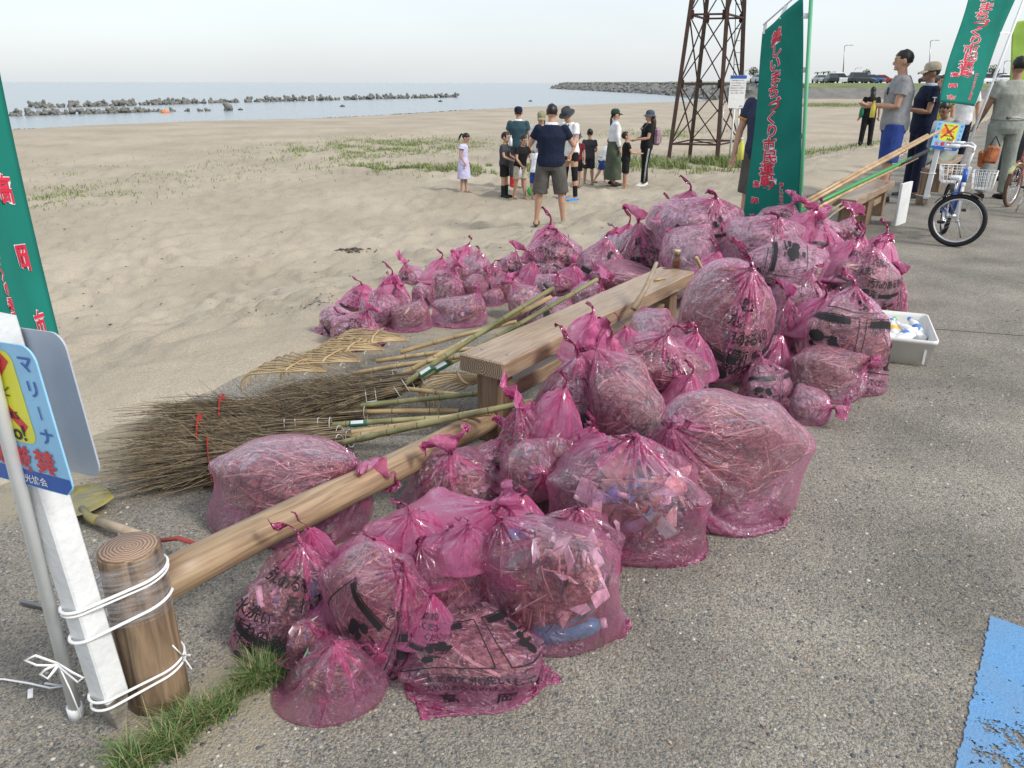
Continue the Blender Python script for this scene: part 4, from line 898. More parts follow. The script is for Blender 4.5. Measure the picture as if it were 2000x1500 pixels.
# clear wrap and cords round the post
def m_clear():
    m, nt, p, N, L = nodes('clear_wrap'); tr = N('ShaderNodeBsdfTransparent'); tr.inputs[0].default_value = (.95, .95, .97, 1); g = N('ShaderNodeBsdfGlossy'); g.inputs[1].default_value = .2
    d = N('ShaderNodeBsdfDiffuse'); d.inputs[0].default_value = (.8, .8, .85, 1); tc = N('ShaderNodeTexCoord'); mp = N('ShaderNodeMapping'); mp.inputs['Scale'].default_value = (3, 3, 20); L(tc.outputs['Object'], mp.inputs[0])
    n = N('ShaderNodeTexNoise'); n.inputs['Scale'].default_value = 5; n.inputs['Detail'].default_value = 5; L(mp.outputs[0], n.inputs[0]); bp = N('ShaderNodeBump'); bp.inputs['Strength'].default_value = .6; bp.inputs['Distance'].default_value = .02; L(n.outputs[0], bp.inputs['Height']); L(bp.outputs[0], g.inputs['Normal'])
    m1 = N('ShaderNodeMixShader'); m1.inputs[0].default_value = .28; L(d.outputs[0], m1.inputs[1]); L(g.outputs[0], m1.inputs[2])
    mr = N('ShaderNodeMapRange'); mr.inputs[1].default_value = .35; mr.inputs[2].default_value = .75; mr.inputs[3].default_value = .02; mr.inputs[4].default_value = .32; L(n.outputs[0], mr.inputs[0])
    m2 = N('ShaderNodeMixShader'); L(mr.outputs[0], m2.inputs[0]); L(tr.outputs[0], m2.inputs[1]); L(m1.outputs[0], m2.inputs[2]); L(m2.outputs[0], nt.nodes['Material Output'].inputs[0]); return m
# white stake + thin pipe
SB_ = G(236, 1416, 0); lean = Vector((-.055, -.0, 0))
def stake(p, h, w_, lean, label, rz):
    t = thing('wooden_stake', label, 'stake', p, rz, 'white painted stakes carrying warning signs'); q = MB(); k = w_ / 2
    R1 = Matrix.Rotation(-rz, 3, 'Z'); ln = R1 @ Vector(lean)
    ring = lambda z, s_: [Vector((x * k * s_, y * k * s_, z)) + ln * z for x, y in ((-1, -.86), (-.86, -1), (.86, -1), (1, -.86), (1, .86), (.86, 1), (-.86, 1), (-1, .86))]
    q.loft([ring(.10, 1), ring(h, 1)], smooth=False); q.build('stake_shaft', M_WHITE, t)
    q = MB(); q.loft([ring(-.02, .3), ring(.02, .55), ring(.0985, .99)], smooth=False); q.build('stake_tip', mat('weathered_tip', (.10, .085, .06), .8, c2=(.45, .42, .36), scale=14, bump=.4), t); return t
SRZ = RZ + R_(9)
stake(SB_, 1.06, .062, lean, 'near white square stake bound to the near log post', SRZ)
def ringpath(c, r, z0, tilt, n=26, a0=0, ex=None):
    return [Vector((c.x + r * math.cos(a0 + 2 * math.pi * i / n), c.y + r * math.sin(a0 + 2 * math.pi * i / n), z0 + tilt * math.cos(a0 + 2 * math.pi * i / n + .6))) for i in range(n + 1)]
def hull_loop(c1, r1, c2, r2, z, tilt=0):
    P = []
    for i in range(72):
        a = 2 * math.pi * i / 72; d = Vector((math.cos(a), math.sin(a), 0)); s1 = c1 + d * r1; s2 = c2 + d * r2
        P.append(s1 if s1.dot(d) > s2.dot(d) else s2)
    P = [Vector((p.x, p.y, z + tilt * (p - c1).x)) for p in P]; return P + [P[0]]
t = thing('cord_binding', 'white cords tying the near white stake to the near log post', 'cord', (PB.x, PB.y, .2))
for z, tl, r_ in ((.385, .16, .0042), (.374, .15, .003), (.305, .2, .0042), (.118, .1, .0036), (.098, .16, .0036)):
    c2 = SB_ + lean * z; q = MB(t.location); q.tube(hull_loop(Vector((PB.x, PB.y, 0)), .0775, c2, .044, z, tl), r_, 6); q.build('cord_loop', M_CORD, t)
q = MB(t.location); kn = SB_ + lean * .3 + Vector((-.06, -.05, .235))
for dx, dz, l in ((-.05, .02, .05), (-.03, -.02, .035), (.045, -.03, .05)):
    c = kn + Vector((dx * .5, 0, dz)); q.tube([kn, kn + Vector((dx * .8, -.01, dz + .012)), kn + Vector((dx * 1.3, -.012, dz)), kn + Vector((dx * .9, -.008, dz - .018)), kn + Vector((0, -.002, -.004))], .0022, 5, flat=1.8)
q.tube([kn, kn + Vector((.02, -.01, -.07)), kn + Vector((.03, -.012, -.15))], .0018, 5); q.build('bow', M_CORD, t)
q = MB(t.location); kk = Vector((PB.x + .08, PB.y + .0, .13))
for d_ in ((.03, -.02, .02), (.025, -.015, -.03), (-.01, -.02, .05)): q.tube([kk, kk + Vector(d_)], .002, 5)
q.build('knot', M_CORD, t)
q = MB((PB.x, PB.y, 0))
P = hull_loop(Vector((PB.x, PB.y, 0)), .0765, Vector((PB.x - .02, PB.y - .01, 0)), .0765, 0)
q.loft([[p + Vector((0, 0, z)) for p in P[:-1]] for z in (.285, .33, .37, .41, .45)], True, False); q.build('plastic_wrap', m_clear(), None, 'clear plastic film wound round the top of the near log post', 'plastic wrap')
# loose cord on the ground at the left
q = MB(G(60, 1335)); q.tube([G(-60, 1330, .008), G(10, 1328, .012), G(60, 1336, .02), G(100, 1345, .012), G(128, 1342, .006), G(90, 1336, .005)], .0034, 5, flat=.4); q.build('cord_end', M_CORD, None, 'loose flat white cord lying on the concrete left of the pipe', 'cord')
q = MB(G(62, 1356)); q.box(G(62, 1356, .004), (.012, .035, .003), (0, .1, .5)); q.build('tape_scrap', M_CORD, None, 'small white tape scrap on the concrete near the pipe foot', 'scrap')
# ---- warning signs
M_SBLUE = flat('sign_light_blue', (.27, .55, .80), .35); M_SYEL = flat('sign_yellow', (.72, .72, .06), .35); M_SNAVY = flat('sign_dark_blue', (.03, .11, .42), .35)
M_SRED = flat('sign_red', (.62, .05, .06), .4); M_SBLK = flat('sign_black', (.02, .02, .03), .4); M_SWHT = flat('sign_white', (.8, .8, .8), .4); M_SGREY = mat('sign_back_grey', (.42, .45, .5), .45, .06, 12); M_SORG = flat('sign_orange', (.85, .3, .03), .4)
def rrect(w_, h_, r, n=6):
    P = []
    for cx, cy, a0 in ((w_ / 2 - r, h_ / 2 - r, 0), (-w_ / 2 + r, h_ / 2 - r, 90), (-w_ / 2 + r, -h_ / 2 + r, 180), (w_ / 2 - r, -h_ / 2 + r, 270)):
        for i in range(n + 1): a = R_(a0 + 90 * i / n); P.append((cx + r * math.cos(a), cy + r * math.sin(a)))
    return P
def sign_face(par, name, org, ex, ez, nrm, w_, h_):
    """light blue marina warning panel; org = centre; the layout is drawn for a 0.42 m panel and scaled"""
    q = MB(par.location); q.prism(rrect(w_, h_, .035), org, ex, ez, .004); o = q.build(name, M_SBLUE, par); fix_normals(o.data)
    ex = ex * (w_ / .42); ez = ez * (h_ / .42); w_ = h_ = .42
    lay = [0]
    def P2(mb, pts, k): mb.add([org + ex * x + ez * y + nrm * (.0048 + .0006 * k) for x, y in pts], [tuple(range(len(pts)))], False)
    fn = lambda k: (lambda x, y: org + ex * x + ez * y + nrm * (.0048 + .0006 * k))
    def put(name, m, f):
        q = MB(par.location); f(q); q.build(name, m, o)
    put('bottom_band', M_SNAVY, lambda q: P2(q, [(-w_ / 2 + .003, -h_ / 2 + .03), (-w_ / 2 + .03, -h_ / 2 + .003), (w_ / 2 - .03, -h_ / 2 + .003), (w_ / 2 - .003, -h_ / 2 + .03), (w_ / 2 - .003, -h_ / 2 + .052), (-w_ / 2 + .003, -h_ / 2 + .052)], 0))
    y0, y1 = -h_ * .17, h_ * .45; put('yellow_field', M_SYEL, lambda q: P2(q, [(x, (y0 + y1) / 2 + y) for x, y in rrect(w_ * .6, y1 - y0, .03)], 0))
    def cross(q):
        for s_ in (1, -1):
            a = Vector((.10, .10 * s_)); n_ = Vector((-a.y, a.x)).normalized() * .014; cc = Vector((0, .07)); P2(q, [tuple(cc - a - n_), tuple(cc + a - n_), tuple(cc + a + n_), tuple(cc - a + n_)], 1.0 + .3 * s_)
    def flame(q): P2(q, [(-.07 + .045 * (1 + .35 * (i % 2)) * math.cos(i * .45), .075 + .045 * (1 + .35 * (i % 2)) * math.sin(i * .45)) for i in range(14)], .5)
    put('flame', M_SORG, flame); put('red_cross', M_SRED, cross)
    def blk(q):
        text_at(q, 'バーベキュー', fn(3), .03, 0, y1 - .03, off=.01, sx=.95); text_at(q, '花火など', fn(3), .032, .02, .075, off=.012); text_at(q, 'の', fn(3), .022, .0, .045, off=.01)
        text_at(q, 'FIREWORKS', fn(3), .030, .01, .008, off=.012, sx=.95); text_at(q, 'No!', fn(3), .062, .045, -.042, off=.022)
    put('black_lettering', M_SBLK, blk)
    def navy(q):
        for i, c in enumerate('マリ|ナ'): text_at(q, c, fn(2), .052 if c != '|' else .04, w_ / 2 - .038, h_ * .38 - i * .066, off=.018)
        for i, c in enumerate('海水浴場'): text_at(q, c, fn(2), .05, -w_ / 2 + .038, h_ * .38 - i * .062, off=.014)
    put('navy_lettering', M_SNAVY, navy)
    def red(q):
        for i, c in enumerate('火気厳禁'): text_at(q, c, fn(3), .078, -w_ / 2 + .075 + i * (w_ - .15) / 3, -h_ * .17 - .048, off=.022)
        text_at(q, 'NO FIRE', fn(3), .036, 0, -h_ / 2 + .075, off=.016, sx=1.1)
    put('red_lettering', M_SRED, red)
    put('white_lettering', M_SWHT, lambda q: text_at(q, '観光協会', fn(2), .028, .06, -h_ / 2 + .026, off=.012, sx=1.05))
    return o
def warn_sign(c, ex, ez, label, gap=.074, w_=.42, h_=.42, bk=0.):
    t = thing('warning_sign', label, 'sign', c, 0, 'blue no fire signs'); nrm = ex.cross(ez).normalized()
    sign_face(t, 'front_panel', c + nrm * (gap / 2), ex, ez, nrm, w_, h_)
    q = MB(t.location); q.prism(rrect(w_, h_, .035), c - nrm * (gap / 2) + ex * bk, ex, ez, -.004); o = q.build('back_panel', M_SGREY, t); fix_normals(o.data)
    q = MB(t.location)
    return t
sx_ = Vector((math.cos(SRZ - math.pi / 2), math.sin(SRZ - math.pi / 2), 0)); up_ = (Vector((0, 0, 1)) + lean * 1.0).normalized()
sc0 = SB_ + lean * .865 + Vector((0, 0, .865)) - sx_ * .012; sx2 = (sx_ - up_ * sx_.dot(up_)).normalized()
warn_sign(sc0, sx2, up_, 'near blue no fire sign on the white stake with a grey back panel', w_=.36, h_=.325, bk=-.022)
# far post: stake + sign
SF = PF + Vector((-.03, -.13, 0)); lf = Vector((.05, 0, 0))
stake(SF, .98, .06, lf, 'far white square stake on the far round log post', RZ)
fx = Vector((.985, .17, 0)).normalized(); fz = (Vector((0, 0, 1)) + lf + Vector((.06, 0, 0))).normalized(); fx = (fx - fz * fx.dot(fz)).normalized()
warn_sign(SF + lf * .88 + Vector((.06, 0, .88)), fx, fz, 'far blue no fire sign behind the tips of the tool handles', w_=.40, h_=.34)
t = thing('cord_binding', 'white cords round the far log post and stake', 'cord', (PF.x, PF.y, .2))
for z in (.42, .13):
    q = MB(t.location); q.tube(hull_loop(Vector((PF.x, PF.y, 0)), .082, SF + lf * z, .045, z, .02), .005, 5); q.build('cord_loop', M_CORD, t)
# ---- banners (nobori)
M_GREEN = None
def m_cloth(name, c):
    m, nt, p, N, L = nodes(name); tl = N('ShaderNodeBsdfTranslucent'); tl.inputs[0].default_value = (*c, 1); p.inputs['Base Color'].default_value = (*c, 1); p.inputs['Roughness'].default_value = .8; p.inputs['Specular IOR Level'].default_value = .2
    tc = N('ShaderNodeTexCoord'); n = N('ShaderNodeTexNoise'); n.inputs['Scale'].default_value = 3.5; n.inputs['Detail'].default_value = 5; L(tc.outputs['Object'], n.inputs[0])
    mr = N('ShaderNodeMapRange'); mr.inputs[1].default_value = .3; mr.inputs[2].default_value = .7; mr.inputs[3].default_value = .82; mr.inputs[4].default_value = 1.12; L(n.outputs[0], mr.inputs[0])
    mx = N('ShaderNodeMix', data_type='RGBA', blend_type='MULTIPLY'); mx.inputs[0].default_value = 1; mx.inputs[6].default_value = (*c, 1); L(mr.outputs[0], mx.inputs[7]); L(mx.outputs[2], p.inputs['Base Color'])
    m1 = N('ShaderNodeMixShader'); m1.inputs[0].default_value = .3; L(p.outputs[0], m1.inputs[1]); L(tl.outputs[0], m1.inputs[2]); L(m1.outputs[0], nt.nodes['Material Output'].inputs[0]); return m
M_GREEN = m_cloth('green_banner_cloth', (.022, .285, .225)); M_LIME = m_cloth('lime_banner_cloth', (.45, .66, .14)); M_BRED = flat('banner_red', (.66, .03, .07), .7); M_BWHT = flat('banner_white', (.8, .8, .82), .7); M_STRAP = flat('white_strap', (.75, .74, .76), .7)
M_GPOLE = flat('green_pole', (.10, .38, .20), .4); M_WPOLE = flat('white_pole', (.78, .80, .80), .4); M_LGREEN = flat('banner_dark_text', (.05, .10, .04), .7)
def banner(label, pole_b, pole_t, pole_r, polem, A, cloth, wave=.02, text=True, clothm=None, straps=(.12, .32, .56, .82), foot=False, bar=True, ph=0.):
    """A(u, v): cloth point, u 0..1 from pole to free edge, v 0..1 from bottom to top. text runs down the middle"""
    t = thing('banner', label, 'banner', pole_b, 0, 'tall cloth banners on poles')
    q = MB(t.location); q.tube([pole_b, pole_t], pole_r, 12); q.build('pole', polem, t)
    if foot: q = MB(t.location); q.tube([pole_b + Vector((0, 0, -.0)), pole_b + Vector((0, 0, .035))], pole_r * 1.3, 12); q.build('pole_cap', polem, t)
    nrm = (A(1, .5) - A(0, .5)).cross(A(.5, 1) - A(.5, 0)).normalized()
    def S(u, v, o=0.):
        z = math.sin(u * 5.2 + v * 2.3 + ph) * wave + math.sin(v * 7 + u * 2 + ph * 2) * wave * .6 + math.sin(u * 13 + v * 4 + ph) * wave * .15
        return A(u, v) + nrm * (z + o)
    nu, nv = 18, 44; q = MB(t.location)
    q.add([S(i / nu, j / nv) for j in range(nv + 1) for i in range(nu + 1)], [(j * (nu + 1) + i, j * (nu + 1) + i + 1, (j + 1) * (nu + 1) + i + 1, (j + 1) * (nu + 1) + i) for j in range(nv) for i in range(nu)])
    cl = q.build('cloth', clothm or M_GREEN, t)
    s_ = cl.modifiers.new('thickness', 'SOLIDIFY'); s_.thickness = .0012; s_.offset = 0
    if text:
        W_, H_ = .6, 1.8
        fl = 1 if text == 1 else -1
        def fn(o): return lambda x, y: S(x / W_ , y / H_, fl * o)
        def mk(nm, m, o, off):
            for sd in (1, -1):
                q = MB(t.location); f = lambda x, y: S(1 - x / W_, y / H_, sd * o)
                def big(q, s, size, x, y, of): text_at(q, s, f, size, x, y, off=of, sx=1.5)
                q1, q2, q3 = q, MB(t.location), MB(t.location)
                for i, c in enumerate('美しいまちづくり市民運動'): big(q1, c, .122, .25 + (.015 if i % 2 else -.01), 1.66 - i * .112, off)
                for i, c in enumerate('高岡市'): big(q2, c, .068, .13, .40 - i * .16, off * 1.1)
                for i, c in enumerate('美しいまちづくり委員会'): big(q3, c, .032, .41, .42 - i * .034, off * 1.2)
                for z_, n_ in ((q1, 'slogan'), (q2, 'town_name'), (q3, 'committee_name')): z_.build(n_ + nm, m, cl)
        mk('_outline', M_BWHT, .0022, .055); mk('_lettering', M_BRED, .0036, .024)
    elif text is None:
        q = MB(t.location)
        for i, c in enumerate('町内会婦人会'): text_at(q, c, lambda x, y: S(1 - x / .6, y / 1.8, .003), .15, .3, 1.5 - i * .2)
        q.build('lettering', M_LGREEN, cl)
    for v in straps:
        a = S(0.02, v); pp = pole_b + (pole_t - pole_b) * ((a.z - pole_b.z) / (pole_t.z - pole_b.z)); q = MB(t.location)
        q.tube([a, (a + pp) / 2 + nrm * .01, pp + (pp - a).normalized() * pole_r], .018, 4, flat=.12, up=nrm, smooth=False); q.build('strap', M_STRAP, t)
    if bar:
        q = MB(t.location); a, b = pole_t - Vector((0, 0, .01)), S(1, 1) + Vector((0, 0, .05)); q.tube([a, b], .006, 6); q.build('top_bar', M_STRAP, t)
        for u in (.95, .5):
            q = MB(t.location); k = a + (b - a) * u; q.tube([S(u, .985), k], .016, 4, flat=.15, up=nrm, smooth=False); q.build('top_strap', M_STRAP, t)
    return t
def quad(p00, p10, p01, p11): return lambda u, v: (p00 * (1 - u) + p10 * u) * (1 - v) + (p01 * (1 - u) + p11 * u) * v
# left: seen from behind, cut by the frame
pb = G(153, 1400, 0)
nrm_ = sx2.cross(up_).normalized(); cf_ = sc0 + nrm_ * .0375; u_ = Vector(((2 - 1000) / FPX, _c - (800 - 750) / FPX * _s, -(_s + (800 - 750) / FPX * _c))); cm_ = Vector((0, 0, CAM_H))
tt_ = ((cf_ + nrm_ * .018 - cm_).dot(nrm_)) / u_.dot(nrm_); pm_ = cm_ + u_ * tt_; pt_ = pb + (pm_ - pb) * (2.6 / pm_.z)
fb = GY(126, 684, 1.86); 
banner('green banner seen from behind at the left edge above the blue sign', pb, pt_, .0145, M_WPOLE, quad(Vector((pb.x - .02, pb.y + .05, fb.z + .04)), fb, Vector((pb.x - .05, pb.y + .05, fb.z + 1.84)), fb + Vector((-.02, .02, 1.8))), None, .012, 1, foot=True, ph=.4)
# middle: green pole behind the pile
p2 = GY(1568, 470, 5.95); p2.z = 0; p2t = GY(1586, -40, 5.95)
fbl, ftl = GY(1452, 432, 6.35), GY(1489, 62, 6.35); pbl = Vector((p2.x - .03, p2.y, fbl.z - .06)); ptl = GY(1569, -8, 5.95)
banner('green banner with red lettering on a green pole behind the bag pile', p2, p2t, .014, M_GPOLE, quad(pbl, fbl, ptl, ftl), None, .014, 1, straps=(.2, .45, .72, .93), ph=1.1)
# right: leaning white pole
p3b = GY(1866, 352, 10.5); p3b.z = max(0, p3b.z); p3t = GY(2006, -20, 10.7)
f3b, f3t = GY(1838, 197, 10.1), GY(1905, -60, 10.2); p3l = GY(1906, 206, 10.45); p3h = GY(2000, -62, 10.6)
banner('green banner on a leaning white pole above the parked bikes', p3b, p3t + (p3t - p3b).normalized() * .6, .017, M_WPOLE, quad(p3l, f3b, p3h, f3t), None, .03, 1, straps=(.2, .55, .8), bar=False, ph=2.)
p4b = GY(2030, 260, 14); p4b.z = 0
banner('lime green banner cut by the right edge of the view', p4b, p4b + Vector((.1, 0, 2.9)), .016, M_WPOLE, quad(GY(2036, 205, 14), GY(1966, 200, 14), GY(2052, 30, 14), GY(1982, 40, 14)), None, .03, None, clothm=M_LIME, straps=(.3, .7), bar=False)
# ================================================================== BROOMS, RAKES AND SMALL TOOLS
M_BAMG = m_wood('green_bamboo', (.15, .15, .065), (.30, .28, .13), .4, (1, 1, 1), 9, .1); M_BAMY = m_wood('yellow_bamboo', (.34, .23, .105), (.55, .41, .21), .4, (1, 1, 1), 9, .1)
M_NODE = flat('bamboo_node', (.10, .075, .045), .6); M_BRUSH = m_island('broom_twigs', [(.05, .036, .024), (.12, .085, .052), (.20, .15, .085), (.075, .058, .032), (.27, .205, .12), (.105, .08, .045)], .8, 30)
M_WIRE = flat('tie_wire', (.55, .56, .56), .35); M_RBAND = flat('red_band', (.62, .04, .05), .45); M_LABEL = flat('broom_label_green', (.03, .12, .07), .4); M_LABELW = flat('broom_label_silver', (.55, .6, .65), .3)
def bamboo(par, name, a, b, r0, r1, m, seed, nodes_=True):
    rr = random.Random(seed); a, b = Vector(a), Vector(b); L_ = (b - a).length; n = max(3, int(L_ / .145)); pts = []; rad = []
    bend = Vector((rr.uniform(-1, 1), rr.uniform(-1, 1), rr.uniform(-.2, .6))) * .012
    q = MB(par.location); ns = MB(par.location); t = 0; ks = sorted([0, 1] + [min(.97, max(.03, (i + rr.uniform(-.2, .2)) / n)) for i in range(1, n)])
    f = lambda t: a.lerp(b, t) + bend * math.sin(t * math.pi) * L_
    for k in ks:
        r = r0 + (r1 - r0) * k
        for dt, kr in ((-.012, 1.0), (-.004, 1.13), (0, 1.0), (.004, 1.1), (.012, 1.0)):
            tt = k + dt / L_ * 1.0
            if -1e-6 <= tt <= 1 + 1e-6 or dt == 0: pts.append(f(min(1, max(0, tt)))); rad.append(r * (kr if 0 < k < 1 else 1))
    P2 = [pts[0]]; R2 = [rad[0]]
    for p, r in zip(pts[1:], rad[1:]):
        if (p - P2[-1]).length > .0015: P2.append(p); R2.append(r)
    q.tube(P2, R2, 10); o = q.build(name, m, par)
    for k in ks[1:-1]:
        r = r0 + (r1 - r0) * k; d = (f(k + .01) - f(k - .01)).normalized(); ns.tube([f(k) - d * .0016, f(k) + d * .0016], r * 1.14, 10)
    if len(ks) > 2: x = ns.build('nodes', M_NODE, o); x['kind'] = 'stuff'
    q = MB(par.location); d = (b - a).normalized(); q.tube([b - d * .001, b + d * .0012], r1 * .62, 8); q.build('hollow_end', M_NODE, o)
    return o
def broom(label, tie, end, tip, m, seed, r=.0135, tie_r=.036, tip_r=.15, n=430, band=None, blabel=True, droop=.0):
    rr = random.Random(seed); tie, end, tip = Vector(tie), Vector(end), Vector(tip)
    t = thing('bamboo_broom', label, 'broom', (tie.x, tie.y, 0), 0, 'twig brooms with bamboo handles')
    d = (end - tie).normalized(); inner = tie - d * .16
    bamboo(t, 'handle', inner, end, r, r * .85, m, seed)
    ax = tip - tie; L_ = ax.length; x = ax.cross(Vector((0, 0, 1))).normalized(); y = Vector((0, 0, 1))
    q = MB(t.location)
    for i in range(n):
        a0 = rr.uniform(0, 6.283); r0 = tie_r * math.sqrt(rr.random()) * 1.0; a1 = a0 + rr.gauss(0, .5); r1 = tip_r * math.sqrt(rr.random()) * rr.uniform(.7, 1.25); ln = L_ * rr.uniform(.6, 1.08) if i % 9 else L_ * rr.uniform(1.05, 1.28)
        s0 = tie + d * rr.uniform(.01, .075); axn = ax.normalized(); pts = []; rad = []; j1 = Vector((rr.gauss(0, .012), rr.gauss(0, .012), rr.gauss(0, .01)))
        for k in range(5):
            u = k / 4; rad_ = r0 + (r1 - r0) * u ** 1.3; aa = a0 + (a1 - a0) * u
            p = s0 + axn * (ln * u) + x * (math.cos(aa) * rad_) + y * (math.sin(aa) * rad_ * (1 - .35 * u)) + j1 * (u * math.sin(k * 2.1 + i)) * 1.6 - y * (droop * u * u)
            p.z = max(p.z, .003 + .004 * rr.random()); pts.append(p); rad.append((.0021 if i % 4 else .0028) * (1 - .65 * u))
        q.tube(pts, rad, 3, False, smooth=False)
        if i % 2 == 0:                                   # side shoots
            for w_ in range(2):
                k = rr.choice((2, 3)); p = pts[k]; e = p + (axn * rr.uniform(.05, .13) + x * rr.gauss(0, .045) + y * rr.gauss(.01, .035)); e.z = max(e.z, .003); q.tube([p, (p + e) / 2 + j1 * .3, e], [.0013, .001, .0007], 3, False, smooth=False)
    o = q.build('brush', M_BRUSH, t); o['kind'] = 'stuff'
    for k, rk in ((.065, 1.0), (.015, 1.06), (-.085, 1.18), (-.13, 1.28)):
        c = tie + (d * k if k > 0 else ax.normalized() * -k); q = MB(t.location)
        q.torus(c, (d if k > 0 else ax), tie_r * rk * 1.04, .0018, 26, 5); q.build('wire_tie', M_WIRE, t)
    if blabel:
        c = tie + d * .15; q = MB(t.location); q.tube([c, c + d * .075], r * 1.09, 14, False); q.build('label', M_LABEL, t)
        q = MB(t.location); q.tube([c + d * .005, c + d * .06], r * 1.13, 14, False, flat=1); o = q.build('label_print', M_LABELW, t)
        me = o.data; bm = bmesh.new(); bm.from_mesh(me); bmesh.ops.delete(bm, geom=[f for f in bm.faces if f.normal.z < .45], context='FACES'); bm.to_mesh(me); bm.free()
    if band:
        k, rb_ = band; c = tie + ax * k; q = MB(t.location); n_ = 30
        pts = [c + x * (math.cos(2 * math.pi * i / n_) * rb_) + y * max(-c.z + .006, math.sin(2 * math.pi * i / n_) * rb_ * .86) for i in range(n_ + 1)]
        q.tube(pts, .02, 4, flat=.1, up=ax.normalized(), ph=0, smooth=False); q.build('red_band', M_RBAND, t)
    return t
GZ = lambda x, y, z=0.: G(x, y, z)
# three brooms whose handles rest on the bench end
broom('broom with green handle resting highest across the bench end', GZ(770, 768, .13), GZ(1082, 562, .56), GZ(515, 800, .10), M_BAMG, 1, tip_r=.11, droop=.05)
broom('broom with thick olive handle, longest of those across the bench end', GZ(800, 752, .13), GZ(1168, 545, .56), GZ(560, 782, .09), M_BAMG, 2, tip_r=.10, droop=.05)
broom('broom with yellow handle between two green ones on the bench end', GZ(752, 752, .10), GZ(1078, 580, .50), GZ(520, 775, .07), M_BAMY, 3, tip_r=.10, blabel=False, droop=.04)
# brooms flat on the ground
broom('broom with red banded brush, rearmost of those flat on the concrete', GZ(655, 797, .075), GZ(987, 763, .20), GZ(300, 812, .08), M_BAMG, 4, band=(.62, .075), tip_r=.095)
broom('broom with a short yellow handle ending before the bench leg', GZ(690, 806, .06), GZ(898, 803, .09), GZ(345, 830, .05), M_BAMY, 5, tip_r=.075, blabel=False)
broom('broom with pale green handle and red band, middle of the flat ones', GZ(618, 834, .085), GZ(900, 814, .11), GZ(255, 866, .09), M_BAMG, 6, band=(.63, .09), tip_r=.115)
broom('broom with its long green handle crossing over the round rail', GZ(640, 872, .06), GZ(1042, 783, .34), GZ(262, 930, .06), M_BAMG, 7, tip_r=.135, band=(.62, .11), n=520)
broom('frontmost twig broom partly under the big straw bag', GZ(660, 862, .05), GZ(985, 795, .28), GZ(280, 900, .05), M_BAMY, 8, tip_r=.12, blabel=False, n=480)
broom('broom with a yellowish handle beside the pale green one on the concrete', GZ(640, 852, .05), GZ(960, 806, .22), GZ(330, 885, .05), M_BAMY, 9, tip_r=.10, blabel=False, n=260)
# bamboo rakes
M_TINE = m_wood('bamboo_tine', (.36, .24, .12), (.62, .47, .27), .5, (1, 1, 1), 9, .1)
def rake(label, head, end, yaw_tines, seed, lift=.0, spread=.40, ln=.40, n=9, m=None, m_=None):
    rr = random.Random(seed); head, end = Vector(head), Vector(end); d = (end - head).normalized()
    t = thing('bamboo_rake', label, 'rake', (head.x, head.y, 0), 0, 'bamboo leaf rakes')
    bamboo(t, 'handle', head - d * .05, end, .0125, .0105, m or M_BAMY, seed)
    f = Vector((-d.x, -d.y, 0)).normalized(); f = Matrix.Rotation(yaw_tines, 3, 'Z') @ f; s_ = Vector((f.y, -f.x, 0))
    mid = []
    for i in range(n):
        u = (i / (n - 1) - .5) * 2; w_ = u * spread * .5; pts = []
        for k in range(9):
            v = k / 8
            p = head + f * (ln * (v - .08 * u * u * v)) + s_ * (w_ * v ** .75) + Vector((0, 0, lift + .03 + .015 * math.sin(v * 3.1) + .004 * rr.uniform(-1, 1)))
            if k == 4: mid.append(p.copy())
            pts.append(p)
        e = pts[-1]; dd = (pts[-1] - pts[-2]).normalized()
        for k in range(1, 6):                            # the bent claws
            a = k / 5 * 1.75; pts.append(e + dd * (.05 * math.sin(a)) - Vector((0, 0, .07 * (1 - math.cos(a)))))
        for p in pts: p.z = max(p.z, .004)
        q = MB(t.location); q.tube(pts, .0052, 4, flat=.4, up=Vector((0, 0, 1)).cross(f), smooth=False); q.build('tine', M_TINE, t)
    q = MB(t.location); q.tube([p + Vector((0, 0, .006)) for p in mid], .007, 5, flat=.5); q.build('cross_bar', M_BAMY, t)
    q = MB(t.location); q.tube([p * .55 + head * .45 + Vector((0, 0, .008)) for p in mid], .0045, 5); q.build('cord_weave', M_WIRE, t)
    return t
rake('bamboo rake with its claws fanned nearest to the sand, leftmost', GZ(640, 748, .07), GZ(905, 772, .16), .12, 11, .03, .36, .36)
rake('bamboo rake with tall curved claws behind the leftmost rake', GZ(706, 728, .08), GZ(950, 690, .30), .1, 12, .03, .36, .34)
rake('bamboo rake with a pale taped handle reaching under the bench end', GZ(752, 704, .08), GZ(1010, 672, .25), .05, 13, .03, .36, .36)
rake('bamboo rake farthest back with a long thin handle', GZ(800, 684, .08), GZ(1010, 628, .25), -.05, 14, .03, .36, .40)
rake('bamboo rake lying alone under the near end of the bench', GZ(955, 762, .09), GZ(1100, 728, .16), .2, 15, .03, .30, .28)
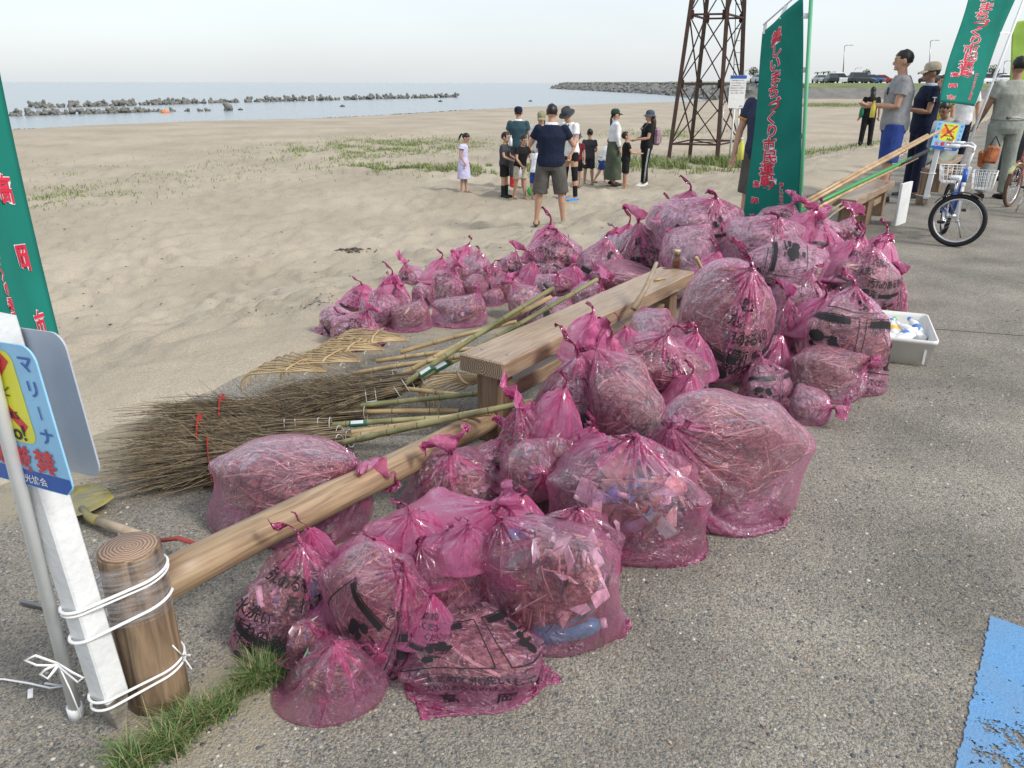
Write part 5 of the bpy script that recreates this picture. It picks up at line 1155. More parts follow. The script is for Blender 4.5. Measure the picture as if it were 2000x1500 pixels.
# shovel on the concrete behind the round post
M_BLADE = mat('worn_yellow_blade', (.16, .155, .13), .4, c2=(.36, .30, .06), scale=9, metal=.3, bump=.1); M_ASH = m_wood('tool_handle_wood', (.26, .19, .125), (.42, .33, .225), .55, (1, 1, 1), 9); M_REDM = mat('red_painted_steel', (.22, .03, .025), .5, c2=(.36, .06, .045), scale=18); M_BLUET = flat('blue_tape', (.05, .16, .5), .5)
s0, s1 = GZ(176, 1012, .03), GZ(288, 1052, .06); sd_ = (s1 - s0).normalized()
t = thing('shovel', 'old shovel with a yellowish blade and red grip behind the near log post', 'shovel', (s0.x, s0.y, 0))
q = MB(t.location); c_ = GZ(150, 985, .012); fw = (GZ(120, 960, .01) - GZ(178, 1010, .03)).normalized(); sdv = fw.cross(Vector((0, 0, 1))).normalized(); rows = []
for i in range(9):
    u = i / 8; half = .11 * (.92 + .14 * math.sin(u * 2.4)) * (1 if u < .7 else math.sqrt(max(.02, 1 - ((u - .7) / .32) ** 2)))
    rows.append([s0 + fw * (.02 + .27 * u) + sdv * (half * w_) + Vector((0, 0, .004 + .03 * (1 - u) * .3 + .022 * abs(w_) ** 2 - .01 * u)) for w_ in (-1, -.6, -.25, 0, .25, .6, 1)])
q.loft(rows, False, False); o = q.build('blade', M_BLADE, t); md = o.modifiers.new('thickness', 'SOLIDIFY'); md.thickness = .003
q = MB(t.location); q.tube([s0 + fw * .07 + Vector((0, 0, .015)), s0, s0 + sd_ * .06], [.012, .017, .019], 10); q.build('socket', M_BLADE, t)
q = MB(t.location); q.tube([s0 + sd_ * .05, s1], .0165, 12); q.build('shaft', M_ASH, t)
q = MB(t.location); q.tube([s1 - sd_ * .01, s1 + sd_ * .012], .019, 12); q.build('blue_tape', M_BLUET, t)
ga, gb = GZ(335, 1100, .10), GZ(392, 1066, .11); gm = s1 + sd_ * .05
q = MB(t.location); q.tube([s1, gm], [.018, .016], 10)
for e in (ga, gb): q.tube([gm, gm.lerp(e, .35) + (e - (ga + gb) / 2) * .55, e], [.011, .011, .009], 6, flat=.6)
q.build('red_yoke', M_REDM, t)
q = MB(t.location); q.tube([ga, gb], .0145, 12); q.build('grip', M_ASH, t)
# steel tongs lying by the post, grey rod behind the stake
p = GZ(338, 1213, .012); t = thing('litter_tongs', 'bent steel tongs on the concrete right of the near log post', 'tongs', (p.x, p.y, 0))
q = MB(t.location); q.tube([p + Vector((-.09, .0, .02)), p + Vector((-.03, .012, .02)), p + Vector((0, 0, .018)), p + Vector((.012, -.012, .012)), p + Vector((-.012, -.018, .006))], [.006, .007, .008, .008, .006], 6, flat=.5); q.build('steel_strip', M_STEEL, t)
q = MB(t.location); q.torus(p + Vector((-.005, -.006, .014)), (0, 0, 1), .016, .004, 18, 6, 2.4); q.build('ring', M_STEEL, t)
q = MB(GZ(100, 1190)); q.tube([GZ(46, 1178, .012), GZ(130, 1196, .012), GZ(330, 1214, .02)], .008, 8); q.build('steel_rod', M_STEEL, None, 'thin grey metal rod lying behind the pipe and the stake', 'rod')
# brown bottle, twigs and a stick on the bench
M_BROWNG, nt, p_, N_, L_ = nodes('brown_glass'); p_.inputs['Base Color'].default_value = (.10, .035, .01, 1); p_.inputs['Roughness'].default_value = .08; p_.inputs['Coat Weight'].default_value = 1
bp_ = GZ(1321, 522, .411); t = thing('brown_bottle', 'small brown glass bottle standing on the far end of the near bench', 'bottle', bp_)
q = MB(); q.lathe([(.022, 0), (.024, .004), (.024, .05), (.021, .06), (.019, .085), (.0195, .098)], 18); q.build('bottle_body', M_BROWNG, t)
q = MB(); q.lathe([(.0145, 0), (.0205, .001), (.0205, .014), (.018, .015)], 18); o = q.build('cap', flat('bottle_cap', (.55, .45, .25), .4), t); o.location = (0, 0, .098)
q = MB(t.location); q.tube([GZ(1296, 524, .413), GZ(1316, 523, .414), GZ(1352, 527, .413)], .003, 5); q.build('wire_twig', M_NODE, None, 'thin wire lying round the foot of the brown bottle', 'wire')
q = MB(GZ(1289, 545)); q.tube([GZ(1279, 547, .418), GZ(1300, 542, .418)], .007, 8); q.tube([GZ(1284, 543, .418), GZ(1289, 546, .418)], .005, 6); q.build('bamboo_stub', M_BAMY, None, 'short bamboo stub lying on the near bench top', 'stick')
q = MB(GZ(1262, 570)); q.tube([GZ(1238, 603, .42), GZ(1260, 566, .5), GZ(1283, 513, .60)], [.017, .013, .010], 10); q.build('driftwood_stick', M_ASH, None, 'grey driftwood stick leaning over the near bench out of a bag knot', 'stick')
q = MB(GZ(1365, 515)); q.tube([GZ(1378, 540, .45), GZ(1361, 503, .62)], [.011, .010], 8); q.build('bamboo_stick', M_BAMY, None, 'short pale stick poking out beside the tallest bag', 'stick')
# long tool handles leaning on the second bench
M_PGREEN = flat('green_sleeve', (.05, .30, .09), .4); M_PBLACK = flat('black_grip', (.02, .02, .022), .6)
def handle(label, a, b, r, m, grip=None):
    a, b = Vector(a), Vector(b); d = (b - a).normalized(); t = thing('tool_handle', label, 'tool handle', a, 0, 'tool handles leaning over the second bench')
    q = MB(t.location); q.tube([a, a.lerp(b, .4) + Vector((0, 0, .01)), b], [r, r, r * .95], 12); q.build('shaft', m, t)
    if grip:
        g0, g1, gm_ = grip; q = MB(t.location); q.tube([a.lerp(b, g0), a.lerp(b, g1)], r * 1.12, 12); q.build('grip', gm_, t)
M_TAN = m_wood('tan_tool_wood', (.38, .24, .12), (.55, .38, .21), .4, (1, 1, 1), 9)
hB = lambda x, y, z, yy: GY(x, y, yy)
handle('tan wooden tool handle, upper left of the bundle on the second bench', hB(1556, 402, 0, 7.2), hB(1812, 262, 0, 9.3), .018, M_TAN)
handle('tan wooden tool handle with the highest tip in front of the far sign', hB(1560, 407, 0, 7.1), hB(1836, 254, 0, 9.4), .017, M_TAN)
handle('short dark tan tool handle in the middle of the bundle', hB(1550, 410, 0, 7.2), hB(1768, 292, 0, 8.9), .019, M_TAN)
handle('green sleeved tool handle with a black grip', hB(1555, 416, 0, 7.0), hB(1818, 290, 0, 9.2), .019, M_PGREEN, (.72, .98, M_PBLACK))
handle('lowest brown tool handle of the bundle on the second bench', hB(1560, 424, 0, 7.0), hB(1792, 306, 0, 9.0), .018, M_TAN)
for i, (x0, y0, x1, y1) in enumerate(((1590, 425, 1640, 385), (1600, 428, 1650, 392), (1612, 430, 1655, 398))): handle(['thin broken stick tip beside the second bench, left', 'thin broken stick tip beside the second bench, middle', 'thin broken stick tip beside the second bench, right'][i], hB(x0, y0, 0, 7.4), hB(x1, y1, 0, 7.9), .009, M_ASH)
# white plastic bin with bottles
def bin_():
    c = [GZ(1690, 654, .16), GZ(1814, 663, .16), GZ(1829, 616, .16), GZ(1706, 602, .16)]; z = .215
    ctr = sum(c, Vector()) / 4; ex = ((c[1] - c[0]) + (c[2] - c[3])).normalized(); ey = Vector((-ex.y, ex.x, 0)); w_ = ((c[1] - c[0]).length + (c[2] - c[3]).length) / 2; d_ = ((c[3] - c[0]).dot(ey) + (c[2] - c[1]).dot(ey)) / 2
    t = thing('plastic_bin', 'white plastic bin full of bottles on the pavement right of the bags', 'bin', (ctr.x, ctr.y, 0), math.atan2(ex.y, ex.x))
    m = mat('white_plastic', (.72, .72, .69), .35, .05, 5); q = MB()
    def ring(z, k, ins=0.): return [Vector((x, y, z)) for x, y in [(a * k, b * k) for a, b in rrect(w_ - ins * 2, d_ - ins * 2, .035, 5)]]
    q.loft([ring(0.002, .88), ring(.138, .98), ring(.14, 1.03), ring(.162, 1.035), ring(.162, .985), ring(.138, .955), ring(.012, .86)], True, True); q.build('tub', m, t)
    for sg in (-1, 1):
        for k in (-.12, .12): q = MB(); q.box((k, sg * (d_ * .5 - .014), .075), (.012, .008, .11), (sg * .09, 0, 0)); q.build('rib', m, t)
    g = [('clear', (.75, .8, .82)), ('blue', (.08, .22, .6)), ('white', (.8, .8, .82)), ('amber', (.85, .5, .08)), ('green', (.25, .55, .12))]
    lab = ['clear plastic bottle with a green cap at the back of the white bin', 'plastic bottle with a yellow and orange label in the white bin', 'plastic bottle with a blue label in the middle of the white bin', 'white plastic bottle at the right in the white bin', 'small blue capped bottle in the right corner of the white bin', 'crushed clear bottle at the front left of the white bin', 'white cup lying in the front of the white bin']
    spec = [(-.12, .06, 0, .5, 4), (-.05, .02, 3, 1.2, 1), (.06, -.03, 1, .3, 1), (.13, .01, 2, 2.2, 2), (.19, .07, 1, 1.5, 1), (-.17, -.06, 0, 2.7, 2), (.0, -.10, 2, 0, 2)]
    M_PET = m_clear()
    for (x, y, ci, az, cap), lb in zip(spec, lab):
        loc = t.matrix_basis @ Vector((x * w_ / .62, y * d_ / .36, .115)); b = thing('plastic_bottle', lb, 'bottle', loc, az, 'bottles in the white bin'); b.scale = (.9, .9, .9)
        q = MB(); q.lathe([(.02, -.1), (.031, -.095), (.032, -.03), (.028, -.01), (.032, .01), (.032, .05), (.014, .085), (.013, .1)], 14, axis=(1, .1, .35)); q.build('bottle_body', flat('pet_' + g[0][0], g[0][1], .15) if ci == 0 else flat('pet_' + g[2][0], g[2][1], .25), b)
        q = MB(); q.lathe([(.0325, -.028), (.0335, -.02), (.0335, .01), (.0325, .014)], 14, axis=(1, .1, .35), cap=False); q.build('label', flat('lab_' + g[ci][0], g[ci][1], .3), b)
        q = MB(); q.lathe([(.0145, .098), (.0155, .1), (.0155, .115), (.012, .116)], 12, axis=(1, .1, .35)); q.build('cap', flat('cap_' + g[cap][0], g[cap][1], .4), b)
bin_()
# cups and bottles showing inside the clear bag
def inside():
    base = CUPBAG.location + Vector((0, 0, .105)); L = [(-.09, .0, .02, 'cup', (.78, .66, .80), .3, 'lilac foam cup low on the left in the cup filled bag'), (.03, -.135, -.02, 'tube', (.85, .78, .84), .9, 'white tube cup pressed to the front of the cup filled bag'),
        (-.03, -.11, .07, 'tube', (.16, .25, .60), 2.3, 'blue and tan wrapper bottle in the middle of the cup filled bag'), (.04, -.13, .045, 'ball', (.22, .07, .035), 0, 'brown round lump in the front of the cup filled bag'), (.10, -.08, .03, 'cup', (.72, .62, .76), 1.2, 'pale cup at the right in the cup filled bag'), (-.10, -.09, .07, 'tube', (.70, .52, .42), .4, 'tan bottle at the upper left in the cup filled bag'), (.09, -.05, .10, 'ball', (.75, .68, .8), 0, 'white crumpled plastic at the top right in the cup filled bag'), (.075, -.12, -.0, 'cup', (.1, .35, .45), 2, 'small teal cap in the front of the cup filled bag')]
    for x, y, z, k, c, a, lb in L:
        k_ = BR[8].scale[0] * .8; x, y, z = x * k_, y * k_ * .85, z * k_; t = thing(dict(cup='foam_cup', tube='plastic_bottle', ball='plastic_lump')[k], lb, dict(cup='cup', tube='bottle', ball='litter')[k], base + Vector((x, y, z)), 0, 'litter inside the clear bag'); m = flat('lit_%02d' % int(sum(c) * 31), c, .45); d = Vector((math.cos(a), -.35, math.sin(a) * .8)).normalized(); q = MB()
        if k == 'cup': q.lathe([(.02, 0), (.024, .002), (.032, .06), (.034, .062), (.031, .063), (.022, .008)], 18, axis=d)
        elif k == 'tube': q.lathe([(.02, -.06), (.025, -.058), (.025, .04), (.027, .042), (.027, .06), (.012, .062)], 18, axis=d)
        else: q.ball((0, 0, 0), (.04, .034, .03))
        q.build(dict(cup='cup_wall', tube='bottle_body', ball='lump')[k], m, t)
        if k == 'tube': q = MB(); q.lathe([(.0255, -.03), (.0265, -.028), (.0265, .015), (.0255, .017)], 18, axis=d, cap=False); q.build('label', flat('cuplabel', (.6, .6, .75), .4), t)
inside()
tb = BR[5].location; t = thing('plastic_bottle', 'turquoise bottle showing through the wide printed pink bag at the front', 'bottle', tb + Vector((.03, -.115, .045)), 0, 'litter inside the clear bag')
q = MB(); q.lathe([(.02, -.10), (.030, -.095), (.031, .06), (.022, .085), (.012, .10)], 18, axis=(1, .15, .12)); q.build('bottle_body', flat('turquoise', (.03, .33, .42), .35), t); q = MB(); q.lathe([(.013, .10), (.015, .101), (.015, .118), (.011, .119)], 12, axis=(1, .15, .12)); q.build('cap', flat('turquoise_cap', (.7, .72, .72), .4), t)
# grass tuft strip along the joint
def blades(name, gen, hgt, w_, n, spread, cols, label, seed=1):
    r = np.random.default_rng(seed); x, y, z, k = gen(r, n); n = len(x)
    h = hgt * r.uniform(.3, 1.35, n) * k; a = r.uniform(0, 6.28, n); ln = r.uniform(.25, 1.1, n) * spread; dx, dy = np.cos(a), np.sin(a); px, py = -dy * w_ * .5, dx * w_ * .5; V = np.zeros((n, 7, 3))
    for i, u in enumerate((0, .4, .75, 1)):
        q = (1 - u + .25) if u < 1 else 0; X_, Y_, Z_ = x + dx * ln * h * u * u, y + dy * ln * h * u * u, z + h * (u - .35 * ln * u * u)
        V[:, 2 * i] = np.stack([X_ - px * q, Y_ - py * q, Z_], -1)
        if u < 1: V[:, 2 * i + 1] = np.stack([X_ + px * q, Y_ + py * q, Z_], -1)
    Fs = []
    for b in range(0, 7 * n, 7): Fs += [(b, b + 1, b + 3, b + 2), (b + 2, b + 3, b + 5, b + 4), (b + 4, b + 5, b + 6)]
    me = bpy.data.meshes.new(name); me.from_pydata(V.reshape(-1, 3).tolist(), [], Fs); me.materials.append(cols); o = link(name, me); return prop(o, label, 'grass', kind='stuff')
M_GRASS = m_island('near_grass', [(.06, .13, .025), (.10, .20, .04), (.045, .10, .02), (.14, .24, .06), (.24, .26, .11), (.36, .30, .16)], .6)
ga_, gb_ = G(235, 1525, 0), G(575, 1282, 0)
def gp(r, n):
    t = r.uniform(0, 1, n); k = .25 + 1.35 * vnoise(t * 13., t * 0 + .5, 31); keep = r.uniform(0, 1, n) < k; t, k = t[keep], k[keep]; n = len(t); o = r.normal(size=n) * .019 * k + .012 * np.sin(t * 21)
    d_ = gb_ - ga_; L_ = d_.length; return ga_.x + d_.x * t - d_.y / L_ * o, ga_.y + d_.y * t + d_.x / L_ * o, t * 0, k
blades('joint_grass', gp, .062, .0024, 3600, 1.15, M_GRASS, 'green grass growing in the pavement joint beside the near log post')
# ================================================================== PEOPLE
def remesh(mb, vox, name, m):
    me = mb.mesh(name + '_raw', m); fix_normals(me)
    o = bpy.data.objects.new('raw', me); COL.objects.link(o); md = o.modifiers.new('r', 'REMESH'); md.mode = 'VOXEL'; md.voxel_size = vox; md.use_smooth_shade = True
    ms = o.modifiers.new('s', 'SMOOTH'); ms.factor = .5; ms.iterations = 2
    dg = bpy.context.evaluated_depsgraph_get(); dg.update(); r = bpy.data.meshes.new_from_object(o.evaluated_get(dg)); r.name = name
    bpy.data.objects.remove(o); bpy.data.meshes.remove(me); r.materials.clear(); r.materials.append(m); r.polygons.foreach_set('use_smooth', [True] * len(r.polygons)); return r
SKIN = mat('skin', (.46, .27, .185), .5, .1, 30, spec=.35); SKIN2 = mat('skin_tanned', (.34, .19, .125), .5, .1, 30, spec=.35)
HAIR = mat('black_hair', (.012, .010, .009), .45, .4, 60, stretch=(1, 1, .2)); HAIRB = mat('brown_hair', (.045, .026, .016), .5, .4, 60)
def cl(name, c, v=.12): return mat('cloth_' + name, c, .85, v + .1, 7, bump=1., bscale=9, spec=.2)
def ell(c, rx, ry, n=16, X=Vector((1, 0, 0)), Y=Vector((0, 1, 0))): return [c + X * (rx * math.cos(2 * math.pi * i / n)) + Y * (ry * math.sin(2 * math.pi * i / n)) for i in range(n)]
EXTRA = {}
def person(label, pos, face, h, top=None, bottom=None, shoes=None, hair='short', hat=None, lean=0., arms=None, legs=None, head=(0, 0), hk=1.0, fat=1.0, skin=None, vox=None, group=None, sit=0., sleeve=.55, hemz=.84, extras=()):
    """one continuous body; clothes, hair and hat are children. local axes: x right, y forward"""
    s = h / 1.70; skin = skin or SKIN; vox = vox or .0135
    t = thing('person', label, 'person', pos, math.atan2(-face[0], face[1]), group); t.scale = (s, s, s)
    RL = Matrix.Rotation(-lean, 3, 'X'); piv = Vector((0, 0, .92))
    U = lambda p: RL @ (Vector(p) - piv) + piv                       # upper body point
    UX, UY = RL @ Vector((1, 0, 0)), RL @ Vector((0, 1, 0))
    arms = arms or (((-.25, 0, -1), (-.1, .25, -1)), ((.25, 0, -1), (.1, .25, -1))); legs = legs or ((0, 0, .06), (0, 0, .06))
    b = MB(); T = [(.80, .12, .095, .0), (.86, .158, .112, -.005), (.93, .163, .115, -.006), (1.04, .142, .102, 0), (1.15, .15, .108, .004), (1.27, .168, .115, .004), (1.355, .17, .103, 0), (1.405, .125, .08, -.004), (1.435, .066, .06, -.004)]
    f_ = lambda z: fat if z < 1.34 else 1 + (fat - 1) * .4
    b.loft([ell(U((0, y, z)), rx * f_(z), ry * f_(z), 20, UX, UY) for z, rx, ry, y in T])
    # head
    RH = RL @ Euler((-head[0], 0, head[1])).to_matrix(); nb = U((0, 0, 1.44)); Hd = lambda x, y, z: nb + RH @ (Vector((x, y, z - 1.44)) * hk)
    b.tube([U((0, -.004, 1.40)), nb, Hd(0, .008, 1.52)], [.06, .052, .052], 14)
    b.ball(Hd(0, .0, 1.608), Vector((.074, .093, .098)) * hk, 16, 12, RH); b.ball(Hd(0, .028, 1.548), Vector((.056, .062, .06)) * hk, 12, 8, RH)
    b.ball(Hd(0, .098, 1.578), Vector((.013, .018, .022)) * hk, 8, 6, RH); b.ball(Hd(0, .082, 1.515), Vector((.024, .018, .016)) * hk, 8, 6, RH)
    for sx in (-1, 1): b.ball(Hd(.075 * sx, -.006, 1.585), Vector((.014, .022, .034)) * hk, 8, 6, RH)
    # arms
    AR = []
    for sx, (ua, fa) in zip((-1, 1), arms):
        sh = U((.178 * sx * (1 + (fat - 1) * .5), -.004, 1.375)); e = sh + Vector(ua).normalized() * .275; w_ = e + Vector(fa).normalized() * .24; AR.append((sh, e, w_))
        b.ball(sh, (.055, .055, .055), 12, 8); b.tube([sh, sh.lerp(e, .4), e, e.lerp(w_, .3), w_], [.05, .046, .036, .037, .025], 12)
        d = Vector(fa).normalized(); x_, y_ = frame(d); pal = w_ + d * .05; thx = (Vector((-sx, .6, .2)) - d * d.dot(Vector((-sx, .6, .2)))).normalized(); wid = d.cross(thx)
        b.tube([w_ - d * .01, w_ + d * .03, w_ + d * .085], [.024, .036, .037], 10, flat=.5, up=wid.cross(d))
        for i, (o, l) in enumerate(((-.028, .062), (-.0095, .074), (.0095, .07), (.027, .054))):
            f0 = w_ + d * .08 + thx * (-o); k = f0 + d * l * .55 + wid * (.010 * sx); b.tube([f0 - d * .02, k, k + (d * .7 + wid * (.7 * sx)).normalized() * l * .5], [.0098, .0092, .0075], 7)
        b.tube([w_ + d * .02 + thx * .025, w_ + d * .05 + thx * .055, w_ + d * .085 + thx * .058], [.013, .0115, .0085], 7)
    # legs
    LG = []
    for sx, (hf, kb, out) in zip((-1, 1), legs):
        hp = Vector((.088 * sx * fat, 0, .875)); d1 = Vector((math.sin(out) * sx, math.sin(hf), -math.cos(hf))).normalized(); kn = hp + d1 * .415
        a = hf - kb; d2 = Vector((math.sin(out * .6) * sx, math.sin(a), -math.cos(a))).normalized(); an = kn + d2 * .395; LG.append((hp, kn, an))
        b.tube([hp + Vector((0, 0, .03)), hp.lerp(kn, .3), hp.lerp(kn, .75), kn, kn.lerp(an, .28), kn.lerp(an, .7), an, an + d2 * .03], [.088 * fat, .084 * fat, .062, .055, .055, .04, .034, .036], 14)
        ft = Vector((.10 * sx * out * 4, 1, 0)).normalized(); 
        if kb > .9 and hf < .3: ft = Vector((0, .3, -1)).normalized()
        hz = an.z - .065; q0 = an + Vector((0, 0, -.03)); b.tube([q0 - ft * .05, q0 - ft * .01 + Vector((0, 0, -.012)), q0 + ft * .08 + Vector((0, 0, -.025)), q0 + ft * .165 + Vector((0, 0, -.03))], [.032, .036, .034, .022], 12, up=ft.cross(Vector((1, 0, 0))))
    zmin = min(an.z for _, _, an in LG) - .075
    off = Vector((0, 0, -zmin)) if not sit else Vector((0, 0, sit / s - .82))
    def shift(mb): mb.v = [tuple(Vector(p) + off) for p in mb.v]; return mb
    link('body', remesh(shift(b), vox, 'body', skin), t)
    def cloth(name, mb, m, v=None): return link(name, remesh(shift(mb), v or vox * 1.1, name, m), t)
    # top
    if top:
        q = MB(); zs = [hemz, .93, 1.04, 1.15, 1.27, 1.355, 1.41, 1.44]; prof = {z: (rx, ry, y) for z, rx, ry, y in T}; I = lambda z, k: np.interp(z, [a_[0] for a_ in T], [a_[k] for a_ in T])
        q.loft([ell(U((0, float(I(z, 3)), z)), max(.055, float(I(z, 1))) * f_(z) + (.032 if z < 1.3 else .016), max(.055, float(I(z, 2))) * f_(z) + (.034 if z < 1.3 else .018), 20, UX, UY) for z in zs])
        for (sh, e, w_) in AR:
            q.ball(sh, (.066, .066, .066), 12, 8)
            if sleeve <= 1: q.tube([sh, sh.lerp(e, sleeve * .5), sh.lerp(e, sleeve)], [.064, .066, .068], 12)
            else: q.tube([sh, e, e.lerp(w_, .5), e.lerp(w_, .93)], [.062, .055, .048, .042], 12)
        cloth('shirt', q, top)
    if bottom:
        kind, m, ln = bottom; q = MB()
        if kind == 'skirt':
            q.loft([ell(Vector((0, 0, z)), r * fat, r * .85 * fat, 22) for z, r in ((1.03, .155), (.93, .185), (.8, .20), ((.8 + ln) / 2, .225), (ln, .25))])
        elif kind == 'dress':
            q.loft([ell(U((0, 0, z)) if z > .9 else Vector((0, 0, z)), r, r * .8, 22) for z, r in ((1.43, .10), (1.36, .175), (1.2, .172), (1.05, .16), (.9, .20), (.7, .235), (ln, .265))])
            for (sh, e, w_) in AR: q.tube([sh - Vector((0, 0, .0)), sh.lerp(e, .35)], [.07, .105], 14); q.ball(sh, (.068,) * 3)
        else:
            q.loft([ell(Vector((0, -.004, z)), r * fat, r2 * fat, 20) for z, r, r2 in ((.80, .15, .115), (.87, .182, .135), (.95, .178, .132), (1.03, .162, .12))])
            for hp, kn, an in LG:
                if kind == 'shorts': q.tube([hp + Vector((0, 0, .03)), hp.lerp(kn, .4), hp.lerp(kn, ln)], [.105 * fat, .102 * fat, .10 * fat], 14)
                else:
                    w0 = .09 if kind == 'trousers' else .072; w1 = .068 if kind == 'trousers' else .046
                    q.tube([hp + Vector((0, 0, .03)), hp.lerp(kn, .5), kn, kn.lerp(an, .4), kn.lerp(an, ln)], [.105 * fat, w0, w0 * .86, w1 * 1.08, w1], 14)
        cloth({'dress': 'dress', 'skirt': 'skirt', 'shorts': 'shorts'}.get(kind, 'trousers'), q, m)
    if shoes:
        kind, m = shoes
        for hp, kn, an in LG:
            q = MB(); ft = Vector((0, 1, 0)); q0 = an + Vector((0, 0, -.035))
            if kind == 'boot': q.tube([kn.lerp(an, .35), an, an + Vector((0, 0, -.05))], [.065, .055, .05], 12)
            if kind == 'sandal':
                q.tube([q0 - ft * .06 + Vector((0, 0, -.03)), q0 + ft * .05 + Vector((0, 0, -.032)), q0 + ft * .185 + Vector((0, 0, -.034))], [.034, .042, .036], 12, flat=.3, up=Vector((1, 0, 0)).cross(ft))
                for k in (.0, .09): q.torus(q0 + ft * k + Vector((0, 0, -.006 - k * .12)), ft, .041, .009, 14, 6)
            else: q.tube([q0 - ft * .068, q0 - ft * .02 + Vector((0, 0, -.012)), q0 + ft * .08 + Vector((0, 0, -.022)), q0 + ft * .19 + Vector((0, 0, -.028))], [.036, .044, .043, .03], 12)
            cloth('shoe' if kind != 'boot' else 'boot', q, m, .010)
    # hair
    def shell(cx, r, cut, m, name):
        q = MB(); n, mm = 22, 16; C = Vector(cx)
        for i in range(mm + 1):
            th = math.pi * i / mm
            for j in range(n):
                a = 2 * math.pi * j / n; q.v.append(Vector((r[0] * math.sin(th) * math.cos(a), r[1] * math.sin(th) * math.sin(a), r[2] * math.cos(th))) + C)
        q.v = [p + (p - C).normalized() * ((vnoise(np.array([p.x * 60 + p.z * 25]), np.array([p.y * 60 + p.z * 30]), 9)[0] - .5) * .014) for p in q.v]; V = list(q.v); Fs = []
        for i in range(mm):
            for j in range(n):
                f = (i * n + j, (i + 1) * n + j, (i + 1) * n + (j + 1) % n, i * n + (j + 1) % n)
                if all(not cut(V[k]) for k in f): Fs.append(f)
        q.v = [tuple(Hd(*p) + off) for p in V]; q.f = Fs; q.sm = [True] * len(Fs)
        o = q.build(name, m, t); md = o.modifiers.new('t', 'SOLIDIFY'); md.thickness = .014 * hk; md.offset = -1; return o
    HM = HAIRB if hair.endswith('brown') else HAIR
    if not hair.startswith('none'):
        bob = .10 if 'bowl' in hair else 0
        shell((0, -.010, 1.618), (.081, .100, .098), lambda p: (p.y > .056 and p.z < 1.655) or (p.y > .012 + bob * .2 and p.z < 1.60 - bob * .3) or p.z < (1.545 if 'long' in hair or 'bowl' in hair else 1.555), HM, 'hair')
    def rope(pts, r, m, name): q = MB(); q.tube([Hd(*p) + off for p in pts], r, 10); q.build(name, m, t)
    if 'pony' in hair: rope([(0, -.10, 1.63), (0, -.145, 1.62), (0, -.155, 1.54), (0, -.14, 1.44)], [.022, .03, .03, .01], HM, 'ponytail')
    if 'braid' in hair: rope([(0, -.085, 1.56), (.02, -.11, 1.48), (.03, -.11, 1.38), (.03, -.10, 1.30)], [.03, .026, .022, .01], HM, 'braid')
    if 'long' in hair: rope([(0, -.05, 1.60), (0, -.10, 1.48), (0, -.12, 1.36), (0, -.12, 1.2)], [.075, .075, .065, .03], HM, 'long_hair')
    if hat:
        kind, m = hat; q = MB(); bz = 1.632; prof = [(.090, bz - .012), (.093, bz), (.092, bz + .04), (.078, bz + .078), (.045, bz + .098), (.003, bz + .102)]
        if kind == 'fedora': prof = [(.09, bz - .01), (.092, bz), (.088, bz + .07), (.075, bz + .095), (.003, bz + .09)]
        q.loft([[Hd(r * math.cos(a_), r * 1.14 * math.sin(a_) - .008, z) + off for a_ in [2 * math.pi * i / 20 for i in range(20)]] for r, z in prof])
        if kind == 'cap':
            q.loft([[Hd(.078 * x, .085 + .085 * v_ * (1 - .35 * x * x), bz + .004 - .022 * v_ - .02 * x * x + e_) + off for x in (-1, -.6, -.2, .2, .6, 1)] + [Hd(.078 * x, .085 + .085 * v_ * (1 - .35 * x * x), bz - .004 - .022 * v_ - .02 * x * x + e_) + off for x in (1, .6, .2, -.2, -.6, -1)] for v_, e_ in ((-.2, 0), (.4, 0), (1, -.004))])
        else:
            br, dp = (.145, .035) if kind == 'bucket' else (.15, .012)
            q.loft([[Hd(r * math.cos(a_), r * 1.1 * math.sin(a_) - .006, z) + off for a_ in [2 * math.pi * i / 24 for i in range(24)]] for r, z in ((.088, bz + .004), (br, bz - dp), (br + .002, bz - dp - .005), (.088, bz - .006))])
        q.build('hat', m, t)
    # eyes and mouth
    for sx in (-1, 1):
        q = MB(); q.ball(Hd(.031 * sx, .0845, 1.605) + off, Vector((.0105, .006, .006)) * hk, 8, 5, RH); q.build('eye', HAIR, t)
        q = MB(); q.tube([Hd(.018 * sx, .0925, 1.626) + off, Hd(.045 * sx, .083, 1.628) + off], .0035 * hk, 5); q.build('eyebrow', HAIR, t)
    q = MB(); q.tube([Hd(-.02, .086, 1.537) + off, Hd(0, .094, 1.536) + off, Hd(.02, .086, 1.537) + off], .004 * hk, 5); q.build('mouth', flat('lips', (.30, .11, .09), .5), t)
    for ex in extras: ex(t, lambda p: U(p) + off, Hd, off, AR, LG)
    return t
def towel(m):
    def f(t, U, Hd, off, AR, LG):
        q = MB(); n = 20; q.loft([[U((rx * math.cos(a), rx * .82 * math.sin(a) - .006, z)) for a in [2 * math.pi * i / n for i in range(n)]] for rx, z in ((.085, 1.40), (.10, 1.415), (.094, 1.45), (.072, 1.468), (.06, 1.45))], True, True); q.build('neck_towel', m, t)
    return f
def belt(m):
    def f(t, U, Hd, off, AR, LG): q = MB(); q.loft([ell(U((0, -.004, z)), .19, .142, 22) for z in (.985, 1.02)], True, False); o = q.build('belt', m, t); o.modifiers.new('t', 'SOLIDIFY').thickness = .006
    return f
def stripes(m):
    def f(t, U, Hd, off, AR, LG):
        for (hp, kn, an), sx in zip(LG, (-1, 1)):
            for k in (-.013, 0, .013): q = MB(); q.tube([p + off + Vector((r * sx, k, 0)) for p, r in ((hp, .112), (hp.lerp(kn, .5), .091), (kn, .08), (kn.lerp(an, .4), .075), (kn.lerp(an, .9), .070))], .0035, 4); q.build('stripe', m, t)
    return f
def ground(x, y): return Vector((x, y, ground_z(x, y)))
